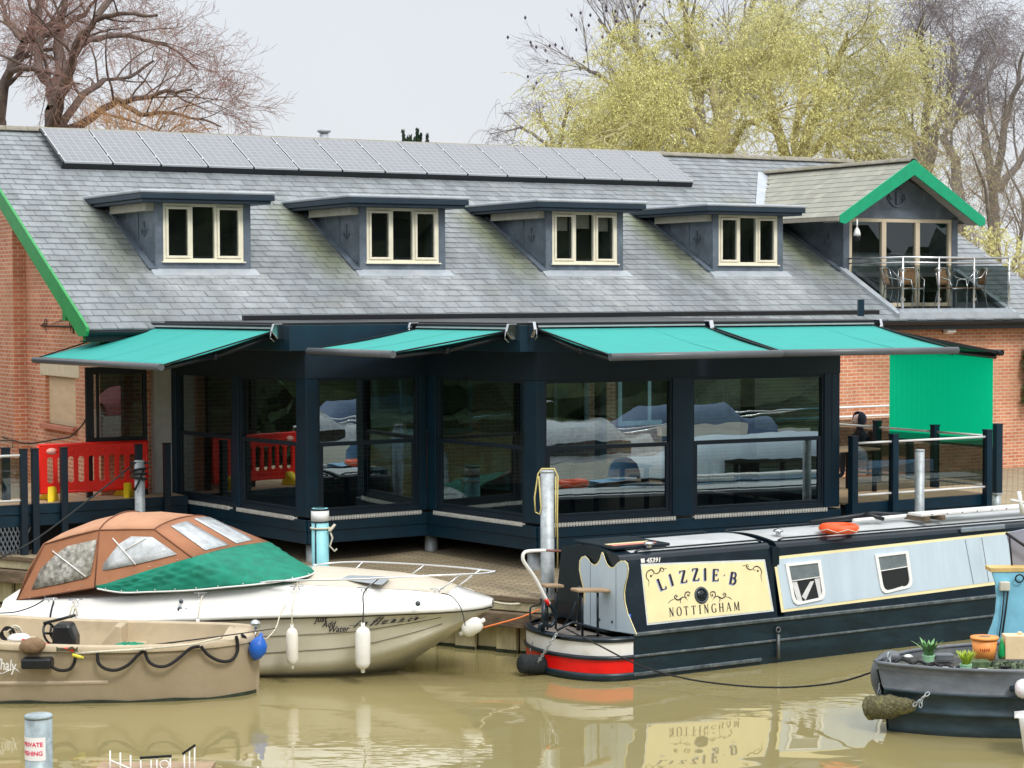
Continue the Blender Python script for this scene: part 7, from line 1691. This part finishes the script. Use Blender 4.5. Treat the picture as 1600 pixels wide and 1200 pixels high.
# ================================================================== DARK BOW AT THE RIGHT
DF = Frame(4.43, 23.50, 10)
db = empty('old_barge', DF.w(2, 0, 0), DF.deg, 'weathered dark grey barge bow crowded with plant pots at the right edge', 'boat')
TD = lambda v: DF.w(*v)
US = [-.12, -.09, -.05, 0, .05, .12, .22, .35, .5, .7, .95, 1.3, 1.8, 2.4, 3.2, 4.5]
def dh(u, z): return 1.02 * (1 - math.exp(-(u + .13) * 1.15 / (1 - .28 * min(1, max(0, z))))) * (.86 + .16 * max(0, z)) + .02
def rk(u, z): return u - .18 * max(0, z) ** 1.5 * math.exp(-u * 1.2)
zs_up = [(.0, .50), (.02, .505), (.02, .52), (.0, .53), (.0, .80)]; zs_lo = [(-.12, -.2), (.0, .02), (.015, .06), (.0, .10), (.0, .24), (.025, .25), (.03, .275), (.0, .295), (.0, .47), (.035, .485), (.035, .51), (.0, .515)]
for nm, zs, m in (('hull', zs_lo, DGREYD), ('bulwark', zs_up, DGREY)):
    mb = MB(TD)
    for s in (-1, 1): mb.grid([[(rk(u, z), s * (dh(u, z) + o), z) for o, z in zs] for u in US])
    mb.build(nm, m, db, True)
mb = MB(TD); rim = [(rk(u, .8), dh(u, .8)) for u in US]
for s in (-1, 1): mb.tube([(u, s * h, .80) for u, h in rim], .022, 6)
mb.build('bulwark_rim', DGREY, db, True)
mb = MB(TD); d2 = [(rk(u, .8), -dh(u, .8) + .02, .72) for u in US] + [(rk(u, .8), dh(u, .8) - .02, .72) for u in US[::-1]]; mb.add(d2, [list(range(len(d2)))], False); mb.build('fore_deck', mat('cluttered_deck', (.06, .065, .06), .8, var=.5, vs=8, dirt=(.16, .15, .09), ds=5), db, True)
mb = MB(); mb.tube(refine([at(x, y, 23.75 + (.0)) for x, y in ((1404, 1027), (1392, 1026), (1380, 1033), (1373, 1048), (1374, 1068), (1384, 1092), (1396, 1118), (1411, 1150))], 4), [.06 + .03 * math.sin(k / 28 * math.pi) for k in range(29)], 10); mb.build('stem_post', DGREY, db, True)
chain('galvanised chain hanging over the barge stem', [at(1389, 1021, 23.62), at(1388, 1035, 23.6), at(1382, 1055, 23.6), at(1374, 1082, 23.62), at(1376, 1092, 23.65)], .014)
chain('short chain hanging on the barge side by the mossy fender', [at(1452, 1082, 22.95), at(1440, 1092, 22.95), at(1427, 1103, 23.0)], .010)
chain('little loose chain end below the barge guard rail', [at(1441, 1091, 22.95), at(1439, 1098, 22.95), at(1438, 1105, 22.95)], .010)
a, b = at(1357, 1106, 23.55), at(1428, 1102, 23.1); d_ = b - a; L_ = d_.length; mb = MB(); gg = random.Random(2)
mb.lathe([(0, 0), (.07, 0)] + [((.135 if k < 14 else .135 - (k - 14) * .0042) + gg.uniform(-.008, .008), .02 + (L_ - .03) * k / 30) for k in range(31)] + [(0, L_)], a, d_, 22); mb.V = [tuple(Vector(v) + rv(gg) * .004) for v in mb.V]; thing1('rope_fender', 'mossy tapered rope fender across the barge stem', 'fender', mb, ROPEF)
# plants and clutter
def zdk(px, py, z=.74): return atz(px, py, z)
POTG = mat('mint_pot', (.36, .66, .42), .5, var=.05)
def planter(label, px, pyb, wpx, hpx, leaves, m_leaf, wide, Y):
    b = at(px, pyb, Y); s = Y / FPX; o = empty('plant_pot', b, 0, label, 'plant', 'potted plants on the barge bow')
    w_, h_ = wpx * s / 2, hpx * s; mb = MB(); mb.lathe([(w_ * .8, 0), (w_, h_), (w_ * 1.06, h_), (w_ * 1.06, h_ + .015), (w_ * .9, h_ + .015), (w_ * .85, h_ - .02)], n=8); mb.build('pot', POTG, o, smooth=False)
    lf = MB(); g_ = random.Random(px)
    for i in range(leaves):
        a = g_.uniform(0, 6.28); ln_ = g_.uniform(.6, 1) * wide[1]; out = g_.uniform(.1, 1) * wide[0]; c = Vector((math.cos(a), math.sin(a), 0)); p0 = c * w_ * .5 + Vector((0, 0, h_)); sd2 = Vector((-c.y, c.x, 0)) * wide[2]
        pts = [p0 + c * (out * t ** 1.6) + Vector((0, 0, ln_ * (t - .25 * t * t))) for t in (0, .35, .7, 1)]; ws_ = [.5, 1, .8, .05]
        r1 = [p + sd2 * w for p, w in zip(pts, ws_)]; r2 = [p - sd2 * w for p, w in zip(pts, ws_)]; mid = [p + c * -.006 for p in pts]
        lf.grid([r1, mid, r2])
    lf.build('leaves', m_leaf, o, recalc=False); return o
planter('broad leaved green plant in a mint pot on the barge bow', 1451, 1034, 20, 9, 26, mat('tulip_leaf', (.16, .34, .13), .5, var=.3, vs=10), (.17, .27, .024), 23.7)
planter('spiky yellow green plant in a mint pot nearer the bucket', 1509, 1053, 19, 14, 60, mat('lime_leaf', (.40, .52, .05), .5, var=.3, vs=10), (.12, .23, .011), 23.1)
b = at(1538, 1030, 23.7); s_ = 23.7 / FPX; bk_ = empty('flower_bucket', b, 0, 'orange plastic tub on the barge bow', 'tub')
mb = MB(); mb.lathe([(16.5 * s_, 0), (20 * s_, 32 * s_)], n=32); mb.lathe([(20.1 * s_, 31.8 * s_), (22 * s_, 32 * s_)], n=32); mb.lathe([(22 * s_, 32 * s_), (22 * s_, 36 * s_)], n=32); mb.build('tub', POTO, bk_); mb = MB(); mb.lathe([(19 * s_, 30 * s_), (10 * s_, 36 * s_), (0, 37 * s_)], n=12); mb.build('soil', mat('potting_soil', (.25, .16, .10), .95), bk_)
mb = MB(); gg = random.Random(6)
for k in range(5): x = -.085 + .025 * k; mb.poly((x, -.1395, .11 + gg.uniform(-.01, .01)), (x + .015, -.1405, .12), (x + .012, -.141, .15 + gg.uniform(-.01, .01)), (x + .002, -.1405, .14))
mb.build('faded_marks', mat('dark_red_marks', (.35, .03, .01), .7), bk_, recalc=False)
mb = MB(); a = at(1571, 1031, 23.6); mb.box(a.x, a.x + .26, a.y, a.y + .2, a.z, a.z + .28); mb.cyl((a.x + .19, a.y + .1), .03, a.z + .28, a.z + .31, 10); thing1('jerrycan', 'cream plastic jerrycan beside the orange tub', 'container', mb, mat('cream_plastic', (.82, .64, .40), .45, var=.08), bevel=.03)
mb = MB(); mb.lathe([(.035, 0), (.045, .05), (.03, .16), (.015, .2), (.015, .24)], at(1565, 1029, 23.65), (0, 0, 1), 10); thing1('green_bottle', 'green bottle with an orange cap between tub and jerrycan', 'bottle', mb, mat('bottle_green', (.0, .35, .10), .4, dirt=(.8, .3, .02), ds=9, da=.9))
mb = MB(); p = at(1419, 1029, 24.0); mb.lathe([(.01, -.03), (.02, .0), (.055, .02), (.06, .028), (.03, .045), (0, .05)], p, (0, 0, 1), 12); thing1('solar_light', 'small pale dome light near the barge stem', 'light', mb, WHITE)
mb = MB()
for k in range(7): a = at(1400 + 22 * k + gg.uniform(-4, 4), 1036 + 3.0 * k, 23.5 - .08 * k); mb.tube(refine([a, a + Vector((.1, .08, .03)), a + Vector((.2, -.03, .0)), a + Vector((.28, .05, .02))], 4), .016, 6)
thing1('old_ropes', 'tangle of dark ropes along the barge rim', 'rope', mb, ROPEB)
mb = MB(); a = at(1462, 1030, 23.75); mb.box(a.x, a.x + .22, a.y, a.y + .16, a.z - .02, a.z + .05); thing1('grey_box', 'low grey box between the two plant pots', 'box', mb, DGREY, bevel=.01)
mb = MB(); a = at(1486, 1046, 23.3); mb.box(a.x, a.x + .34, a.y, a.y + .05, a.z, a.z + .02); mb.tube([a + Vector((-.1, 0, .02)), a + Vector((.42, -.02, -.0))], .014, 6); thing1('white_tube', 'white tube lying behind the barge rim under the spiky plant', 'tube', mb, WHITE)
mb = MB(); a = at(1535, 1045, 23.3); mb.box(a.x - .16, a.x + .10, a.y, a.y + .2, a.z - .05, a.z + .08); thing1('green_crate', 'mossy green crate below the orange tub', 'crate', mb, mat('mossy_green', (.07, .12, .05), .8, var=.5, vs=12, dirt=(.2, .25, .15), ds=8), bevel=.01)
mb = MB(); a = at(1569, 1053, 23.0); mb.box(a.x - .03, a.x + .03, a.y - .02, a.y + .02, a.z - .04, a.z + .08); mb.box(a.x - .06, a.x + .06, a.y - .025, a.y + .025, a.z + .07, a.z + .09); mb.build('bollard', BLACK, db, True)
mb = MB(); gg = random.Random(12)
for i in range(260): p = at(1545 + gg.uniform(0, 55), 1042 + gg.uniform(-8, 8), 23.4 + gg.uniform(-.2, .2)); o = rv(gg) * .035; mb.add([p + o, p - o, p + rv(gg) * .04], [(0, 1, 2)])
thing1('trailing_plant', 'dusty green trailing plant beside the crate on the barge', 'plant', mb, mat('dusty_leaf', (.13, .18, .10), .7, var=.5, vs=8))
# blue cabin front
cfy = 25.0; cab = [(1550, 893), (1556, 912), (1558, 935), (1556, 958), (1551, 976), (1544, 994), (1541, 1006), (1640, 1006), (1640, 893)]
mb = MB(); mb.prism([at(x, y, cfy) for x, y in cab], (0, .06, 0)); cbo = mb.build('cabin_front', BLUEP, db, True, bevel=.006, label='sky blue cabin front with a curved edge')
mb = MB(); mb.prism([at(x, y, cfy - .01) for x, y in ((1548, 888), (1640, 887), (1640, 893), (1548, 894))], (0, .3, 0)); mb.build('cabin_roof_edge', mat('wood_edge', (.60, .42, .16), .7, var=.2), cbo, True)
mb = MB(); a = at(1564, 924, cfy - .1); mb.box(a.x, a.x + .12, cfy - .07, cfy, a.z, a.z + .11); mb.build('socket_box', mat('socket_cream', (.62, .60, .50), .5), cbo, True, bevel=.01)
mb = MB(); mb.tube([at(1569, 924, cfy - .04), at(1566, 960, cfy - .04), at(1561, 995, cfy - .04)], .008, 5); mb.tube([at(1575, 924, cfy - .04), at(1572, 950, cfy - .04), at(1566, 992, cfy - .04)], .012, 5); mb.torus(at(1593, 904, cfy - .05), .05, .01, (0, 1, .2), 12, 5); mb.build('cabin_cables', RUBBER, cbo, True)
mb = MB(); mb.prism([at(x, y, cfy + .3) for x, y in ((1573, 833), (1660, 815), (1660, 886), (1583, 886), (1580, 860))], (0, .05, 0)); mb.build('cabin_window_cover', mat('grey_violet_cover', (.30, .31, .38), .6, var=.1), cbo, True)
mb = MB(); mb.tube([at(1572, 833, cfy + .2), at(1600, 852, cfy + .2), at(1640, 878, cfy + .2)], .02, 6); mb.tube([at(1577, 838, cfy + .25), at(1582, 893, cfy + .25)], .012, 6); mb.build('cabin_canopy_frame', BLACK, cbo, True)
# fender and a sliver of another boat at the right edge
fender('white fender with a pink band at the right edge on the barge side', at(1578, 1076, 22.85), at(1640, 1076, 22.75), .11, mat('fender_pink_band', (.82, .82, .84), .4, dirt=(.75, .05, .18), ds=3.5, da=.9), NAVYD)
wb_ = empty('white_boat', at(1640, 1150, 22.0), 0, 'white bow tip of another boat poking in at the right edge', 'boat')
mb = MB(); mb.grid([[at(1585 + 8 * i, 1112 - .6 * i, 22.2 - .05 * j) + Vector((0, 0, -.0)) for i in range(10)] if j == 0 else [at(1585 + 8 * i + (4 if j == 2 else 0), 1112 + 10 * j, 22.1 - .04 * i) for i in range(10)] for j in range(2)]); mb.grid([[at(1592 + 8 * i + 3 * j, 1122 + 20 * j, 22.05 + .05 * j - .04 * i) for i in range(10)] for j in range(4)]); mb.grid([[at(1585 + 8 * i, 1112, 22.2 + .15 * j) for i in range(10)] for j in range(3)]); mb.build('hull', WHITEG, wb_, True, solid=.01)
# ------------------------------------------------------------------ landing stage handrails in the foreground water
ld = empty('boarding_ladder', at(240, 1205, 20.5), 0, 'white handrails with black grips of a low landing stage at the bottom edge', 'handrail')
mb = MB(); Yl = 20.5
for a, b in (((173, 1188), (228, 1212)), ((220, 1186), (220, 1215)), ((236, 1186), (236, 1215)), ((245, 1185), (245, 1215)), ((266, 1183), (266, 1215)), ((288, 1177), (288, 1215)), ((296, 1172), (296, 1215)), ((304, 1167), (304, 1215)), ((172, 1173), (172, 1215)), ((188, 1176), (188, 1215)), ((204, 1180), (204, 1215))): mb.tube([at(*a, Yl), at(*b, Yl)], .009, 6)
mb.torus(at(257, 1195, Yl), .045, .009, (0, 1, 0), 14, 5); mb.build('white_tubes', WHITE, ld, True)
mb = MB(); mb.bar(at(219, 1184, Yl), at(268, 1181, Yl), .03, .022); mb.bar(at(285, 1178, Yl), at(305, 1164, Yl), .03, .022); mb.build('black_grip', BLACK, ld, True)
mb = MB(); a = at(150, 1212, Yl); b = at(330, 1212, Yl); mb.box(a.x, b.x, Yl - .5, Yl + .3, .22, .28); mb.build('platform', WOOD, ld, True)
# ================================================================== SEATED PERSON
def skin_body(name, joints, edges, m, parent, sub=2):
    me = bpy.data.meshes.new(name); me.from_pydata([j[0] for j in joints], edges, []); me.materials.append(m)
    o = bpy.data.objects.new(name, me); COL.objects.link(o); o.parent = parent
    s = o.modifiers.new('skin', 'SKIN'); s.use_smooth_shade = True
    for i, j in enumerate(joints): v = me.skin_vertices[0].data[i]; v.radius = (j[1], j[2] if len(j) > 2 else j[1]); v.use_root = (i == 0)
    o.modifiers.new('sub', 'SUBSURF').render_levels = sub; return o
hp_ = at(1346, 655, 38.7); pe = empty('person', (hp_.x, hp_.y, 1.59), 196, 'person seated on the right deck in a dark hooded jacket facing left', 'person')
SKIN = mat('skin', (.72, .50, .42), .5, var=.05); JKT = mat('dark_jacket', (.03, .035, .05), .85, var=.3, bump=.3); HOOD = mat('navy_hood', (.035, .04, .065), .9, var=.2)
hz = hp_.z - 1.59
J = [((0, 0, .48), .16, .13), ((0, 0, .70), .15, .12), ((0.02, 0, hz - .33), .16, .13), ((.03, 0, hz - .20), .075), ((.04, 0, hz - .12), .06), ((.05, 0, hz), .085),
     ((.06, .19, hz - .34), .06), ((.14, .24, hz - .60), .048), ((.34, .14, hz - .62), .036), ((.42, .09, hz - .62), .03), ((.06, -.19, hz - .34), .06), ((.14, -.24, hz - .60), .048), ((.34, -.14, hz - .62), .036), ((.42, -.09, hz - .62), .03),
     ((.10, .11, .48), .09), ((.45, .12, .50), .07), ((.44, .12, .12), .05), ((.46, .12, .05), .045), ((.60, .12, .04), .04), ((.10, -.11, .48), .09), ((.45, -.12, .50), .07), ((.44, -.12, .12), .05), ((.46, -.12, .05), .045), ((.60, -.12, .04), .04)]
E_ = [(0, 1), (1, 2), (2, 3), (3, 4), (4, 5), (2, 6), (6, 7), (7, 8), (8, 9), (2, 10), (10, 11), (11, 12), (12, 13), (0, 14), (14, 15), (15, 16), (16, 17), (17, 18), (0, 19), (19, 20), (20, 21), (21, 22), (22, 23)]
skin_body('body', J, E_, JKT, pe)
mb = MB(); mb.lathe([(0, -.12), (.06, -.11), (.085, -.05), (.088, .02), (.07, .08), (0, .11)], (.075, 0, hz - .01), (0, 0, 1), 16); mb.lathe([(.018, 0), (.012, .03), (0, .035)], (.155, 0, hz - .02), (1, 0, -.2), 8); mb.build('face', SKIN, pe)
mb = MB()
for s in (-1, 1): mb.lathe([(.012, 0), (.008, .006)], (.148, s * .032, hz + .01), (1, s * .3, 0), 8)
mb.tube([(.155, -.02, hz - .065), (.158, .02, hz - .065)], .005, 5); mb.build('eyes_and_mouth', INK, pe)
mb = MB(); rows = []
for j in range(9):
    a = R(-25 + 200 * j / 8) if 0 else None
n = 12
for j in range(n + 1):
    th_ = R(-60 + 150 * j / n); rows.append([(.02 - .135 * math.cos(th_) * math.cos(ph_) + .03, .135 * math.sin(ph_) * (.55 + .45 * math.cos(th_)), hz + .14 * math.sin(th_)) for ph_ in [R(-125 + 250 * i / 12) for i in range(13)]])
mb.grid(rows); mb.build('hood', HOOD, pe, solid=.02)
for s in (-1, 1):
    hb = (.46, s * .09, hz - .62)
    for k in range(4):
        y = s * .09 + (-.021 + .014 * k); L_ = (.07, .078, .074, .06)[k]
        mb = MB(); mb.tube([(.45, y, hz - .615), (.45 + L_ * .6, y, hz - .62), (.45 + L_ * .85, y, hz - .64)], [.0085, .008, .006], 6); mb.build('finger', SKIN, pe)
    mb = MB(); mb.tube([(.43, s * .065, hz - .61), (.455, s * .045, hz - .615), (.475, s * .045, hz - .63)], [.010, .009, .007], 6); mb.build('thumb', SKIN, pe)
pc_ = empty('garden_chair', (hp_.x - .0, hp_.y, 1.59), 196, 'dark chair under the hooded person on the right deck', 'chair')
mb = MB(); mb.box(-.24, .22, -.23, .23, .34, .37); mb.build('seat', BLACK, pc_, bevel=.01); mb = MB(); mb.box(-.27, -.24, -.22, .22, .40, .85); mb.build('backrest', BLACK, pc_, bevel=.01)
for x in (-.24, .2):
    for y in (-.21, .21): mb = MB(); mb.tube([(x, y, 0), (x * .95, y * .95, .35)], .015, 6); mb.build('leg', BLACK, pc_)
mb = MB()
for s in (-1, 1): mb.tube([(-.25, s * .23, .6), (.15, s * .25, .6), (.2, s * .22, .34)], .014, 6)
mb.build('armrest', BLACK, pc_)
# dark table behind the right deck glass
tb = copy_tree(t0); tb.location = (fR.w(1.2, 1.6, 1.592)); tb['label'] = 'dining table on the right deck behind the smoked glass'

# ================================================================== UNSEEN BOATS ADDED OUTSIDE THE FRAME FOR THE GLASS TO MIRROR
def moored(x, y, deg, Lb, hull, cab, cover, label):
    o = empty('reflection_boat', (x, y, 0), deg, label, 'boat', 'unseen boats added outside the frame for the glass reflections'); b_ = 1.0
    def sec(t, k): w_ = b_ * (1 - max(0, (t - .6) / .4) ** 2.2) * (1 if k else .8); return w_
    mb = MB()
    for s in (-1, 1): mb.grid([[(Lb * (t - .5), s * sec(t, 1), .95 + .15 * t), (Lb * (t - .5), s * sec(t, 1) * .95, .5), (Lb * (t - .5) * .97, s * sec(t, 0), -.1)] for t in [k / 16 for k in range(17)]])
    mb.grid([[(Lb * (t - .5), s * sec(t, 1), .95 + .15 * t) for s in (-1, 0, 1)] for t in [k / 16 for k in range(17)]]); mb.build('hull', hull, o)
    mb = MB(); mb.grid([[(Lb * (t - .5), .85 * math.cos(a) * min(1, 1.3 - t), 1.0 + .95 * math.sin(a) ** .6 * (1 if .15 < t < .6 else .55)) for a in [math.pi * k / 8 for k in range(9)]] for t in (.04, .12, .2, .4, .58, .66, .78)]); mb.build('cover', cover, o)
    mb = MB()
    for s in (-1, 1): mb.box(-Lb * .28, Lb * .10, s * .87 - .02, s * .87 + .02, 1.15, 1.45)
    mb.build('side_window', cab, o); mb = MB(); mb.tube([(Lb * .1, -.6, 1.6), (Lb * .4, -.25, 1.7), (Lb * .48, 0, 1.7), (Lb * .4, .25, 1.7), (Lb * .1, .6, 1.6)], .02, 6); mb.build('rail', STEEL, o)
REDC = mat('faded_red_cover', (.48, .13, .15), .8); BLUC = mat('blue_cover', (.10, .15, .25), .8)
moored(16.5, 27.5, 30, 11, SKYB, DWIN, NBBLUE, 'unseen light blue long boat added right of the frame for the reflections')
moored(17, 20.5, 15, 7, WHITEG, DWIN, CLEARW, 'unseen white boat with a pale grey cover added right of the frame for the reflections')
moored(25, 19, 20, 8, WHITEG, NBWHITE, BLUC, 'unseen white boat with a blue cover added right of the frame for the reflections')
moored(24, 11.5, 10, 7, NBWHITE, DWIN, REDC, 'unseen white boat with a red cover added right of the frame for the reflections')
moored(-13.5, 29.5, -30, 7, GELB, DWIN, REDC, 'unseen cream boat with a red cover added left of the frame for the reflections')
